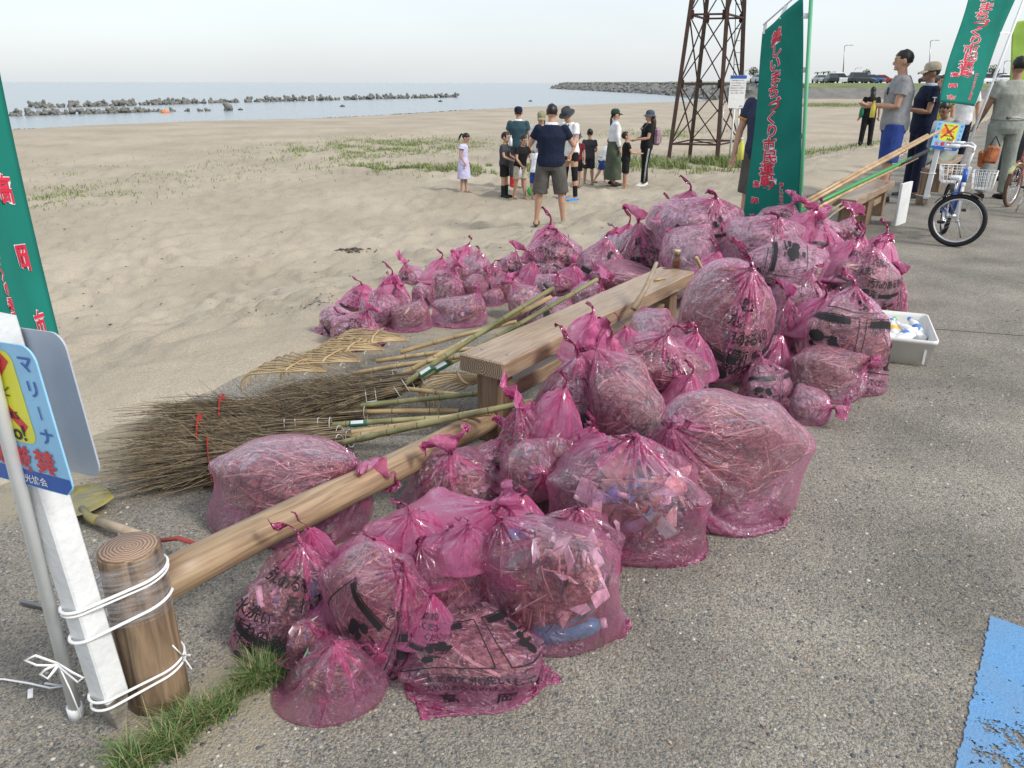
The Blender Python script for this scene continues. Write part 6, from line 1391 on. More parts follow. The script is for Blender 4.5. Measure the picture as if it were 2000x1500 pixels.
def foot(px, py, zz=-.67):
    z = zz
    for _ in range(6): p = G(px, py, z); z = ground_z(p.x, p.y)
    return Vector((p.x, p.y, z))
C_NAVY = cl('navy', (.012, .017, .04)); C_BLK = cl('black', (.014, .014, .016)); C_WHT = cl('white', (.72, .74, .76)); C_GRY = cl('grey', (.27, .275, .285)); C_DKG = cl('dark_grey', (.055, .058, .066)); C_CHAR = cl('grey_brown', (.095, .088, .08))
C_LAV = cl('lavender', (.55, .53, .74)); C_TEAL = cl('dark_teal', (.035, .075, .095)); C_OLV = cl('olive', (.085, .105, .075)); C_BLUE = cl('royal_blue', (.03, .06, .24)); C_BEI = cl('beige', (.46, .40, .30)); C_UNI = cl('uniform_grey_green', (.33, .345, .30)); C_UNIP = cl('uniform_trouser', (.27, .295, .26)); C_KHA = cl('khaki', (.27, .25, .15)); C_RED = cl('boot_red', (.45, .03, .03)); C_SND = cl('sandal', (.05, .045, .045)); C_BSH = cl('blue_clog', (.03, .25, .62)); C_DGR = cl('cap_green', (.03, .06, .045)); C_DBLU = cl('hat_blue_grey', (.07, .09, .12)); C_LBL = cl('pale_blue_towel', (.42, .52, .62)); C_PAT = cl('floral', (.30, .2, .24), .5)
def obj_hold(name, label, cat, p, build, group=None):
    t = thing(name, label, cat, p, 0, group); build(t); return t
def bottle_at(label, p, c, capc=(.8, .8, .8), name='plastic_bottle'):
    t = thing(name, label, 'bottle', p); q = MB(); q.lathe([(.026, -.1), (.031, -.095), (.031, .03), (.012, .07), (.012, .085)], 12); q.build('bottle_body', flat('hb_%d' % int(sum(c) * 100), c, .3), t); q = MB(); q.lathe([(.014, .086), (.014, .102)], 10); q.build('cap', flat('hc_%d' % int(sum(capc) * 100), capc, .4), t)
beach = 'people gathered on the sand'
ST = ((0, 0, .05), (0, 0, .05))
person('girl in a lavender dress with a ponytail looking down at the sand', foot(907, 373), (.95, -.2), 1.20, None, ('dress', C_LAV, .42), ('sandal', C_DKG), 'pony', hk=1.18, head=(.5, 0), arms=(((-.3, -.1, -1), (.05, .45, -.8)), ((.3, -.1, -1), (-.05, .45, -.8))), legs=((.05, 0, .02), (-.05, .05, .02)), group=beach)
person('boy in a dark patterned shirt, black shorts and black rubber boots', foot(986, 382), (.93, -.35), 1.22, C_DKG, ('shorts', C_BLK, .75), ('boot', cl('rubber_boot', (.02, .025, .025))), 'bowl', hk=1.2, head=(.15, 0), arms=(((-.2, .3, -1), (.2, .8, -.35)), ((.2, .3, -1), (-.2, .8, -.3))), group=beach)
person('man in a dark teal shirt and navy cap seen from behind, in red rubber boots', foot(1012, 368), (.15, 1), 1.66, C_TEAL, ('trousers', C_DKG, .6), ('boot', C_RED), 'short', ('cap', C_NAVY), head=(.1, 0), fat=1.08, extras=(towel(C_WHT),), group=beach)
person('barefoot boy in a black shirt and beige shorts bending over a bottle', foot(1016, 389), (.55, -.83), 1.22, C_BLK, ('shorts', C_BEI, .8), None, 'bowl', hk=1.18, lean=.22, head=(.1, 0), arms=(((-.2, .35, -1), (.35, .7, -.6)), ((.2, .3, -1), (-.3, .6, -.7))), legs=((.1, .05, .05), (-.1, .1, .05)), group=beach)
person('woman in a khaki cap half hidden behind the man in navy', foot(1056, 378), (-.1, -1), 1.60, C_WHT, ('trousers', C_OLV, .95), ('shoe', C_DKG), 'long brown', ('cap', C_KHA), head=(.25, 0), group=beach)
person('child in a white shirt and blue shorts hidden behind the man in navy', foot(1046, 398), (.5, .7), 1.08, C_WHT, ('shorts', C_BLUE, .8), ('sandal', C_SND), 'bowl', hk=1.2, lean=.25, group=beach)
person('man in a navy shirt and grey shorts seen from behind with a white towel', foot(1074, 443), (.12, 1), 1.74, C_NAVY, ('shorts', C_CHAR, .98), ('sandal', C_SND), 'short', head=(.18, 0), fat=1.12, arms=(((-.55, .35, -1), (-.05, 1, .15)), ((.55, .35, -1), (.05, 1, .15))), legs=((0, 0, .16), (0, 0, .16)), vox=.011, extras=(towel(C_WHT),), group=beach, hemz=.86)
def sling(t, U, Hd, off, AR, LG):
    q = MB(); q.tube([U((-.10, .10, 1.42)), U((.0, .155, 1.25)), U((.12, .15, 1.1))], .010, 5); q.build('bag_strap', C_DKG, t); q = MB(); q.box(U((.10, .165, 1.17)), (.11, .05, .26), bev=.02); q.build('sling_bag', C_DKG, t)
person('man in a white shirt, black hat and black leggings with blue clogs', foot(1112, 391), (-.75, -.6), 1.76, C_WHT, ('leggings', C_BLK, .97), ('shoe', C_BSH), 'short', ('fedora', C_DKG), lean=.10, head=(.45, .25), arms=(((-.2, .15, -1), (.1, .4, -1)), ((.2, .15, -1), (-.1, .4, -1))), legs=((.0, 0, .13), (.0, .05, .13)), vox=.011, extras=(sling,), group=beach)
person('boy in a grey shirt and dark shorts seen from behind', foot(1149, 361), (.2, 1), 1.18, C_DKG, ('shorts', cl('dark_blue_grey', (.03, .035, .05)), .85), ('sandal', C_SND), 'bowl', hk=1.2, head=(.2, .2), arms=(((-.2, .1, -1), (.3, .8, -.3)), ((.2, .1, -1), (-.3, .8, -.3))), group=beach)
person('child in a white shirt and blue shorts stepping behind the woman in green', foot(1174, 358), (.85, .3), 1.05, C_WHT, ('shorts', C_BLUE, .8), ('sandal', C_DBLU), 'bowl', hk=1.2, lean=.45, legs=((.45, .35, .05), (-.35, .25, .05)), group=beach)
person('woman in a green cap with a braid, white sleeves and long olive skirt', foot(1196, 364), (.95, .15), 1.58, C_WHT, ('skirt', C_OLV, .12), ('shoe', C_SND), 'braid', ('cap', C_DGR), sleeve=2, hemz=1.0, extras=(towel(C_LBL),), arms=(((-.12, .1, -1), (-.05, .2, -1)), ((.12, .1, -1), (.05, .2, -1))), group=beach)
person('boy in black reaching an arm towards the woman with the backpack', foot(1220, 367), (.95, .05), 1.17, C_BLK, ('shorts', C_BLK, .9), ('sandal', C_SND), 'bowl', hk=1.2, head=(-.25, 0), arms=(((-.15, .5, -.9), (.1, 1, -.1)), ((.15, .5, -.9), (-.1, 1, -.1))), group=beach)
def pack(t, U, Hd, off, AR, LG):
    q = MB(); q.box(U((0, -.22, 1.15)), (.28, .16, .40), bev=.05); q.ball(U((0, -.30, 1.1)), (.11, .05, .12)); o = q.build('backpack', C_PAT, t)
    for sx in (-1, 1): q = MB(); q.tube([U((.09 * sx, .06, 1.43)), U((.11 * sx, .15, 1.3)), U((.14 * sx, -.05, 1.05))], .014, 5); q.build('pack_strap', C_DKG, t)
person('woman in a bucket hat and striped black trousers with a floral backpack', foot(1258, 364), (-.95, -.15), 1.60, C_BLK, ('trousers', C_BLK, .96), ('shoe', C_WHT), 'long brown', ('bucket', C_DBLU), arms=(((-.15, .25, -1), (.3, .8, -.1)), ((.15, .25, -1), (-.3, .8, -.2))), lean=-.05, legs=((.1, .05, .03), (-.05, .05, .03)), extras=(pack, stripes(C_WHT)), group=beach)
person('small child in dark red half hidden behind the man with blue clogs', foot(1126, 364), (-.3, -.9), 1.10, cl('dark_red', (.15, .02, .03)), ('shorts', C_BLK, .85), ('sandal', C_SND), 'bowl', ('bucket', C_DBLU), hk=1.2, group=beach)
bp0 = foot(1016, 389); bottle_at('white bottle held by the barefoot bending boy', GY(1017, 337, bp0.y - .32), (.7, .73, .78)); bottle_at('clear bottle held by the boy in rubber boots', GY(998, 275, bp0.y + .1), (.75, .8, .82))
sp_ = foot(1036, 386); t = thing('toy_scoop', 'green toy scoop carried beside the man in navy', 'toy', sp_ + Vector((0, -.1, .2))); q = MB(); q.ball((0, 0, -.05), (.07, .05, .09)); q.build('scoop_bowl', flat('toy_green', (.03, .4, .07), .4), t); q = MB(); q.tube([(0, 0, .03), (.02, 0, .2)], .012, 8); q.build('handle', flat('toy_green', (.03, .4, .07), .4), t)
# ---- people on the promenade
prom = 'people on the promenade'
def chest_print(t, U, Hd, off, AR, LG):
    q = MB(); q.ball(U((-.10, .142, 1.27)), (.035, .01, .045)); q.build('chest_badge', C_DKG, t)
m1 = ground(4.98, 10.55)
person('tall man in a grey shirt and blue shorts standing in profile', m1, (-.93, .3), 1.88, C_GRY, ('shorts', C_BLUE, .95), ('shoe', C_DKG), 'short', head=(.12, 0), fat=1.12, arms=(((-.12, .15, -1), (.25, 1, .05)), ((.12, .15, -1), (-.25, 1, 0))), legs=((.04, 0, .06), (-.04, .02, .06)), vox=.009, extras=(chest_print,), group=prom)
def sleeve_mark(t, U, Hd, off, AR, LG):
    sh, e, w_ = AR[0]; q = MB(); c = sh.lerp(e, .42) + off; q.box(c + Vector((-.066, 0, .0)), (.012, .012, .05)); q.box(c + Vector((-.066, 0, .03)), (.012, .05, .012)); q.build('sleeve_mark', C_WHT, t)
def glasses(t, U, Hd, off, AR, LG):
    for sx in (-1, 1): q = MB(); q.tube([Hd(.034 * sx, .098, 1.605) + off, Hd(.074 * sx, .07, 1.61) + off, Hd(.082 * sx, -.02, 1.61) + off], .004, 5); q.build('glasses_arm', C_BLK, t); q = MB(); q.ball(Hd(.034 * sx, .096, 1.602) + off, (.022, .006, .017)); q.build('lens', flat('dark_lens', (.03, .03, .035), .1), t)
m2 = foot(1777, 383, 0)
person('man in a navy shirt and trousers with a beige cap and blue towel', m2, (-.95, .1), 1.74, C_NAVY, ('trousers', C_NAVY, .97), ('shoe', C_DKG), 'short', ('cap', C_BEI), head=(.08, 0), fat=1.08, arms=(((-.15, .2, -1), (.2, 1, .15)), ((.2, .15, -1), (-.1, 1, .55))), vox=.009, extras=(towel(C_LBL), sleeve_mark, glasses), skin=SKIN2, group=prom)
bottle_at('green can held by the man in the beige cap', GY(1757, 196, m2.y - .15), (.12, .3, .06), (.5, .5, .5), 'drink_can'); bottle_at('yellow bottle held by the man in the grey shirt', GY(1706, 212, m1.y - .1), (.65, .55, .08), (.7, .6, .1))
m3 = ground(6.72, 11.0)
person('uniformed man with a dark belt standing with his back turned behind the bikes', m3, (.1, 1), 1.82, C_UNI, ('trousers', C_UNIP, .97), ('shoe', C_BLK), 'short', head=(.1, 0), fat=1.12, hemz=.97, arms=(((-.28, .15, -1), (-.1, .5, -.8)), ((.28, 0, -1), (.1, .15, -1))), vox=.010, extras=(belt(C_BLK),), skin=SKIN2, group=prom)
m4 = ground(6.72, 12.45)
person('uniformed man sitting on the far bench behind the leaning pole', m4, (-.75, -.6), 1.70, C_UNI, ('trousers', C_UNIP, .95), ('shoe', cl('pale_shoe', (.35, .34, .32))), 'short', head=(.2, 0), lean=.35, sit=.42, fat=1.08, arms=(((-.2, .5, -1), (.2, .9, -.2)), ((.2, .5, -1), (-.2, .9, -.2))), legs=((1.35, .85, .08), (1.3, .95, .08)), vox=.011, extras=(belt(C_BLK),), skin=SKIN2, group=prom)
m5 = ground(2.45, 7.75)
def jersey(t, U, Hd, off, AR, LG):
    q = MB()
    for (sh, e, w_) in AR: q.tube([sh.lerp(e, .52) + off, sh.lerp(e, .58) + off], [.072, .073], 14); 
    q.build('sleeve_band', cl('orange_band', (.6, .3, .03)), t)
    q = MB(); q.box(U((-.09, .152, 1.24)), (.035, .008, .16)); q.box(U((-.09, .15, 1.36)), (.15, .008, .03)); q.build('jersey_number', C_WHT, t)
    q = MB(); q.ball(U((-.20, -.06, .93)), (.10, .14, .17)); q.build('shoulder_bag', C_BEI, t)
person('person in a striped navy jersey hidden behind the middle green banner', m5, (-.5, -.85), 1.62, cl('jersey_navy', (.035, .042, .085)), ('shorts', C_CHAR, .9), ('boot', C_BLK), 'short', fat=1.12, extras=(jersey,), arms=(((-.3, .1, -1), (-.2, .2, -1)), ((.3, .1, -1), (.1, .2, -1))), group=prom)
bottle_at('clear yellowish bottle dangling from the hand of the jersey wearer', GY(1448, 290, 7.65), (.6, .6, .12))
m6 = foot(1688, 288, -.5); person('distant woman in black with a green bag walking on the sand', m6, (.3, 1), 1.60, C_BLK, ('trousers', C_BLK, .97), ('shoe', C_BLK), 'long', group=prom, extras=((lambda t, U, Hd, off, AR, LG: (lambda q: (q.ball(U((-.22, 0, 1.0)), (.07, .13, .16)), q.build('shoulder_bag', cl('bag_green', (.03, .2, .12)), t)))(MB())),), vox=.016)
m7 = ground(7.1, 13.6); person('woman with a yellow vest standing behind the man in the beige cap', m7, (-.3, -.9), 1.62, cl('mustard', (.42, .36, .05)), ('trousers', C_DKG, .97), ('shoe', C_BLK), 'long brown', vox=.016, group=prom)
m8 = ground(7.85, 14.2); person('person in a white shirt standing behind the right green banner', m8, (-.2, -.9), 1.66, C_WHT, ('trousers', C_NAVY, .97), ('shoe', C_BLK), 'short', vox=.016, group=prom)
m9 = ground(8.3, 13.2); person('person in a beige cap behind the leaning white pole', m9, (-.6, -.8), 1.72, C_DKG, ('trousers', C_DKG, .97), ('shoe', C_BLK), 'short', ('cap', C_BEI), vox=.016, group=prom, extras=(towel(C_WHT),))
m10 = foot(1372, 194, -.9); person('tiny dark figure standing at the far waterline, left', m10, (0, 1), 1.65, C_DKG, ('trousers', C_NAVY, .97), ('shoe', C_BLK), 'short', vox=.03, group='figures at the waterline')
m11 = foot(1379, 193, -.9); person('tiny dark figure in blue at the far waterline, right', m11, (0, 1), 1.55, C_BLUE, ('trousers', C_DKG, .97), ('shoe', C_BLK), 'short', vox=.03, group='figures at the waterline')
# ---- bicycles
M_TYRE = flat('tyre_rubber', (.018, .018, .02), .75); M_TYREB = flat('tyre_brown', (.13, .075, .05), .75); M_CHROME = flat('chrome', (.7, .7, .72), .18, metal=1.); M_FBLUE = flat('bike_blue', (.02, .12, .48), .3); M_FWHITE = flat('bike_white', (.75, .76, .78), .3); M_FPINK = flat('bike_pink', (.62, .22, .20), .35); M_FCREAM = flat('bike_cream', (.70, .68, .36), .35); M_BROWNP = flat('brown_vinyl', (.12, .06, .045), .5)
def bike(label, pf, head, steer, R, frame_m, fork_m, tyre_m, guard_m, seat_m, basket=True, rear_basket=False, hb=.0):
    """pf: ground point of the front wheel; head: frame direction rear -> front"""
    h = Vector((head[0], head[1], 0)).normalized(); pf = Vector((pf.x, pf.y, 0)); L_ = .40 + R * 1.35; pr = pf - h * L_; up = Vector((0, 0, 1)); sd = h.cross(up)
    t = thing('bicycle', label, 'bicycle', pr + h * L_ * .5, 0, 'small bicycles parked on the promenade'); o = t.location
    fh = Matrix.Rotation(steer, 3, 'Z') @ h; fs = fh.cross(up)
    def wheel(c, ax):
        q = MB(o); q.torus(c, ax, R - .022, .022, 40, 10); w_ = q.build('wheel', tyre_m, t); prop(w_, 'tyre and spoked rim')
        q = MB(o); q.torus(c, ax, R - .048, .011, 40, 8, 1.1); q.build('rim', M_CHROME, w_)
        q = MB(o); q.tube([c - ax * .035, c + ax * .035], .016, 10); q.build('hub', M_CHROME, w_)
        q = MB(o); x, y = frame(ax)
        for i in range(18): a = 2 * math.pi * i / 18; e = x * math.cos(a) + y * math.sin(a); q.tube([c + ax * (.025 if i % 2 else -.025) + e * .016, c + e * (R - .05)], .0015, 4)
        k = q.build('spokes', M_CHROME, w_); k['kind'] = 'stuff'; del w_['label']
    cf, cr = pf + up * R, pr + up * R; wheel(cf, fs); wheel(cr, sd)
    hd = cf - h * .09 + up * (R + .10); ht = hd - h * .035 + up * .12; bb = pr + h * L_ * .47 + up * (R * .95); st = pr + h * L_ * .34 + up * (R + .22)
    q = MB(o); [q.tube(p, r, 10) for p, r in (([hd, ht], .022), ([hd + up * .02, bb + up * .03], .02), ([bb, st], .017), ([bb, cr + sd * .05], .011), ([bb, cr - sd * .05], .011), ([st - up * .03, cr + sd * .05], .009), ([st - up * .03, cr - sd * .05], .009), ([ht - up * .03, bb + up * .10], .013))]; q.build('frame', frame_m, t)
    cw = hd + (cf - hd) * .12; q = MB(o); q.tube([hd, cw], .019, 10)
    for sg in (-1, 1): q.tube([cw, cw + fs * (.045 * sg) - up * .02, cf + fs * (.045 * sg)], [.014, .014, .011], 8)
    q.build('fork', fork_m, t)
    hs = ht + up * (.16 + hb) + fh * .03; q = MB(o); q.tube([ht, hs], .014, 8)
    for sg in (-1, 1): q.tube([hs, hs + fs * (.10 * sg) + up * .05, hs + fs * (.20 * sg) + up * .07 - fh * .04, hs + fs * (.24 * sg) + up * .065 - fh * .12], .011, 8)
    q.build('handlebar', M_CHROME if fork_m is not M_FWHITE else M_FWHITE, t)
    for sg in (-1, 1):
        q = MB(o); e = hs + fs * (.24 * sg) + up * .065 - fh * .12; q.tube([e + fh * .02, e - fh * .08], .017, 8); q.ball(e - fh * .085, .019); q.build('grip', fork_m if fork_m is M_FWHITE else seat_m, t)
    sp = st + up * .10; q = MB(o); q.tube([st - up * .05, sp], .012, 8); q.build('seat_post', M_CHROME, t)
    q = MB(o); q.loft([[sp + h * y + sd * (w_ * math.cos(a)) + up * (.03 + .022 * math.sin(a)) for a in [2 * math.pi * i / 12 for i in range(12)]] for y, w_ in ((-.11, .03), (-.10, .075), (-.04, .075), (.03, .04), (.11, .022), (.125, .01))]); q.build('saddle', seat_m, t)
    for c, ax, nm in ((cf, fs, fh), (cr, sd, h)):
        q = MB(o); rows = []
        for i in range(11):
            a = R_(-15 + 150 * i / 10) if c is cr else R_(35 + 95 * i / 10)
            d = (-nm if c is cr else -nm) * math.cos(a) + up * math.sin(a); rows.append([c + d * (R + .016 + .008 * (1 - w_ * w_)) + ax * (.032 * w_) for w_ in (-1, -.5, 0, .5, 1)])
        q.loft(rows, False, False); g = q.build('mudguard', guard_m, t); g.modifiers.new('t', 'SOLIDIFY').thickness = .003
    q = MB(o); q.tube([bb - sd * .05, bb + sd * .05], .02, 10); q.torus(bb + sd * .045, sd, .06, .006, 20, 6)
    for sg, a in ((1, .5), (-1, 3.64)): e = bb + sd * (.06 * sg) + (h * math.cos(a) - up * math.sin(a)) * .11; q.tube([bb + sd * (.06 * sg), e], .008, 6)
    q.build('crank', M_CHROME, t)
    for sg, a in ((1, .5), (-1, 3.64)): q = MB(o); e = bb + sd * (.10 * sg) + (h * math.cos(a) - up * math.sin(a)) * .11; q.box(e, (.07, .06, .022), Matrix((h, sd, up)).transposed()); q.build('pedal', M_TYRE, t)
    q = MB(o); q.tube([cr - h * (R + .03) + up * .07 - h * .002, cr - h * (R + .045) + up * .07], .025, 12); q.build('reflector', flat('red_reflector', (.6, .02, .02), .2), t)
    def basket_(c, fx, sx, m, w_, d_, hh):
        q = MB(o); C = lambda a, b_, z: c + sx * (a * w_ * (.42 + .08 * z)) + fx * (b_ * d_ * (.42 + .08 * z)) + up * (hh * z)
        for z in (0, .33, .66, 1): P = [C(-1, -1, z), C(1, -1, z), C(1, 1, z), C(-1, 1, z), C(-1, -1, z)]; q.tube(P, .005 if z == 1 else .003, 5)
        for i in range(7): k = -1 + 2 * i / 6; q.tube([C(k, -1, 1), C(k, -1, 0), C(k, 1, 0), C(k, 1, 1)], .0028, 4); q.tube([C(-1, k, 1), C(-1, k, 0), C(1, k, 0), C(1, k, 1)], .0028, 4)
        q.build('basket', m, t)
    if basket: basket_(ht + fh * .17 - up * .17, fh, fs, M_FWHITE, .26, .20, .16)
    if rear_basket: basket_(cr - h * .05 + up * (R + .03), h, sd, M_FWHITE, .26, .30, .16)
    q = MB(o); q.tube([bb - sd * .06 - h * .06, bb - sd * .14 - h * .10 - up * (bb.z - .01)], .009, 8); q.build('kickstand', M_CHROME, t)
    return t
bike('blue and white child bicycle with its front wheel turned to face the camera', G(1860, 480), (-.36, -.93), 1.35, .255, M_FBLUE, M_FWHITE, M_TYRE, flat('black_guard', (.03, .03, .03), .4), M_FWHITE, True, True)
bike('pink bicycle with brown tyres and cream mudguards behind the blue one', G(1970, 402), (.12, 1), -.75, .27, M_FPINK, M_FPINK, M_TYREB, M_FCREAM, M_BROWNP, False, False, .12)
hp = GY(1938, 300, 9.9); t = thing('orange_bag', 'orange and brown bag hanging behind the pink bicycle handlebar', 'bag', hp); q = MB(); q.box((0, 0, 0), (.17, .09, .21), (0, .1, .3), bev=.025); q.box((-.10, .03, -.05), (.09, .06, .2), (.1, -.2, .2), bev=.02); q.build('bag_body', mat('orange_brown', (.12, .03, .02), .6, c2=(.55, .18, .05), scale=12), t); q = MB(); q.tube([(-.05, 0, .1), (0, 0, .22), (.08, 0, .1)], .008, 6); q.build('handle', C_SND, t)
# ================================================================== TOWER, BREAKWATERS, FAR SHORE, VEGETATION
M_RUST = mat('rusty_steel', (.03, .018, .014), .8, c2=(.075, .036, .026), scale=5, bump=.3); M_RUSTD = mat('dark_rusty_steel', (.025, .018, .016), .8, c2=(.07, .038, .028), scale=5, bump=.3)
def tower():
    P = [G(1305, 319, -.66), G(1400, 321, -.66), G(1443, 309, -.66), G(1347, 307, -.66)]                 # front left, front right, back right, back left
    C = sum(P, Vector()) / 4; Yc = C.y; t = thing('steel_tower', 'rusty lattice steel tower standing on the beach behind the woman with the backpack', 'tower', C)
    z1, z2, z3 = GY(1380, 277, Yc).z, GY(1380, 163, Yc).z, GY(1380, 31, Yc).z; z0 = -.75; k3 = .73
    kk = lambda z: 1 - (1 - k3) * (z - (-.66)) / (z3 + .66)
    pt = lambda i, z: Vector((C.x + (P[i].x - C.x) * kk(z), C.y + (P[i].y - C.y) * kk(z), z)); zt = z3 + 3.2
    def bar(name, a, b, w_, m, d=None): q = MB(t.location); q.tube([a, b], [w_ * .7, w_ * .7], 4, ph=math.pi / 4, flat=d or 1, smooth=False); return q.build(name, m, t)
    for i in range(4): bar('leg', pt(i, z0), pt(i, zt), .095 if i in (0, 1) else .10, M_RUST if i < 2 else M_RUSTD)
    for a, z in enumerate((z1, z2, z3, z3 + 1.7)):
        for i in range(4):
            bar('beam', pt(i, z), pt((i + 1) % 4, z), .05 if a else .04, M_RUST)
            if a in (1, 2):
                q = MB(t.location); c = pt(i, z); x = (pt((i + 1) % 4, z) - c).normalized(); x2 = (pt((i - 1) % 4, z) - c).normalized()
                for v in (x, x2): q.box(c + v * .05, (.15, .016, .22), Matrix((v, v.cross(Vector((0, 0, 1))), Vector((0, 0, 1)))).transposed())
                q.build('gusset', M_RUSTD, t)
    for a, b in ((z1, z2), (z2, z3), (z3, z3 + 1.7), (z3 + 1.7, zt)):
        for i in range(4):
            j = (i + 1) % 4; bar('brace', pt(i, a), pt(j, b), .034, M_RUSTD); bar('brace', pt(j, a), pt(i, b), .032, M_RUSTD)
    for i in (0, 1): bar('tie', pt(i, z1), pt(i + 2, z1), .03, M_RUST)
    q = MB(t.location); l0, l1 = pt(2, z2 - .1) + Vector((-.16, -.05, 0)), pt(2, zt) + Vector((-.16, -.05, 0))
    for dx in (-.09, .09): q.tube([l0 + Vector((dx, 0, 0)), l1 + Vector((dx, 0, 0))], .012, 5)
    for i in range(16): c = l0.lerp(l1, i / 16); q.tube([c + Vector((-.09, 0, 0)), c + Vector((.09, 0, 0))], .008, 4)
    q.build('ladder', M_RUSTD, t)
tower()
nb = foot(1441, 318); t = thing('notice_board', 'white notice board with a dark blue heading on posts beside the tower', 'sign', nb)
yb = nb.y; c0, c1 = GY(1421, 210, yb), GY(1459, 146, yb); q = MB(nb); q.box(((c0.x + c1.x) / 2, yb, (c0.z + c1.z) / 2), (c1.x - c0.x, .03, c1.z - c0.z)); bd = q.build('board_panel', M_SWHT, t)
q = MB(nb); hz_ = (c1.z - c0.z) * .1; q.box(((c0.x + c1.x) / 2, yb - .017, c1.z - hz_ / 2 - .003), (c1.x - c0.x - .006, .004, hz_)); q.build('heading_band', M_SNAVY, bd)
q = MB(nb); cx_ = (c0.x + c1.x) / 2; bw = c1.x - c0.x; r_ = random.Random(4)
fnb = lambda x, y: Vector((cx_ + x, yb - .0165, y))
for i in range(6): text_at(q, ['海岸を利用される方へ', '火気の使用を禁止します', 'ごみは持ち帰りましょう', '遊泳は決められた場所で', '危険な行為はしないこと', '皆さんで美しい海岸を'][i], fnb, bw * .082, 0, c1.z - hz_ - .05 - i * .066, off=.01)
text_at(q, '高岡市', fnb, bw * .085, bw * .3, c0.z + .05); q.build('lettering', M_SBLK, bd)
for dx, m, z_ in ((-.02, M_WPOLE, .0), (.13, M_WPOLE, .0), (-.33, M_STEEL, -.1)):
    q = MB(nb); q.tube([Vector((cx_ + dx, yb + .03, nb.z - .1)), Vector((cx_ + dx, yb + .03, c1.z - .1 + z_ * 5))], .03 if z_ == 0 else .015, 8); q.build('post', m, t)
# ---- tetrapod breakwaters
M_TET = mat('weathered_concrete', (.10, .10, .09), .9, c2=(.24, .235, .21), scale=1.2, bump=.4, bscale=6)
def tetra():
    q = MB(); D = [Vector((0, 0, 1)), Vector((.943, 0, -.333)), Vector((-.471, .816, -.333)), Vector((-.471, -.816, -.333))]
    for d in D: q.tube([d * -.05, d * .35, d * .95, d * 1.03], [.50, .48, .36, .28], 9)
    q.ball((0, 0, 0), .46, 8, 6); return q.mesh('tetrapod', M_TET)
ME_T = tetra(); r_ = random.Random(12)
def tet_row(px0, py0, px1, py1, step, size, jit, label, group, top=.7):
    a, b = G(px0, py0, SEA_Z), G(px1, py1, SEA_Z); L_ = (b - a).length; n = int(L_ / step); nr = Vector((-(b - a).y, (b - a).x, 0)).normalized()
    for i in range(n):
        for ly in range(2):
            if ly and r_.random() > top: continue
            p = a.lerp(b, (i + r_.uniform(-.4, .4)) / n) + nr * r_.uniform(-jit, jit); s = size * r_.uniform(.8, 1.2)
            o = link('tetrapod', ME_T, None, (p.x, p.y, SEA_Z + s * (.15 + ly * .62)), (r_.uniform(0, 6.3), r_.uniform(0, 6.3), r_.uniform(0, 6.3))); o.scale = (s, s, s); prop(o, label, 'tetrapod', group)
tet_row(78, 213, 470, 201, .62, .42, .7, 'grey concrete tetrapod in the farther row of the offshore breakwater, left half', 'tetrapods of the farther breakwater, left half', .6); tet_row(470, 201, 898, 190, .98, .50, .8, 'grey concrete tetrapod in the farther row of the offshore breakwater, right half', 'tetrapods of the farther breakwater, right half', .5)
tet_row(18, 229, 300, 220, .46, .34, .4, 'grey concrete tetrapod in the nearer row of the offshore breakwater', 'tetrapods of the nearer breakwater', .6); tet_row(300, 220, 425, 218, .9, .32, .3, 'scattered tetrapod at the thin right end of the nearer breakwater row', 'tetrapods at the end of the nearer breakwater', .1)
for px, py, s, lb in ((446, 217, .6, 'lone tetrapod right of the nearer breakwater row'), (62, 211, .45, 'low tetrapod at the left tip of the farther breakwater row')):
    p = G(px, py, SEA_Z); o = link('tetrapod', ME_T, None, (p.x, p.y, SEA_Z + .3), (1, 2, .5)); o.scale = (s, s, s); prop(o, lb, 'tetrapod', 'lone tetrapods')
M_BUOY = flat('orange_buoy', (.7, .2, .03), .4); M_BUOYD = flat('dark_buoy', (.05, .05, .06), .5)
for px, py, m, s, lb in ((323, 222, M_BUOY, .45, 'orange float in the water before the tetrapods'), (669, 209, M_BUOYD, .35, 'small dark float in the middle of the calm water'), (860, 199, M_BUOYD, .4, 'small dark float near the end of the breakwater'), (470, 216, M_BUOYD, .3, 'dark stone just above water right of the tetrapods'), (1036, 198, M_BUOYD, .35, 'small dark float in the water left of the jetty')):
    p = G(px, py, SEA_Z); t = thing('buoy', lb, 'buoy', p); q = MB(); q.lathe([(.05, -s * .4), (s * .8, -s * .2), (s, .05), (s * .7, s * .4), (s * .15, s * .55)], 12); q.build('float', m, t); q = MB(); q.tube([(0, 0, s * .5), (0, 0, s * .9)], s * .08, 6); q.build('ring_post', m, t)
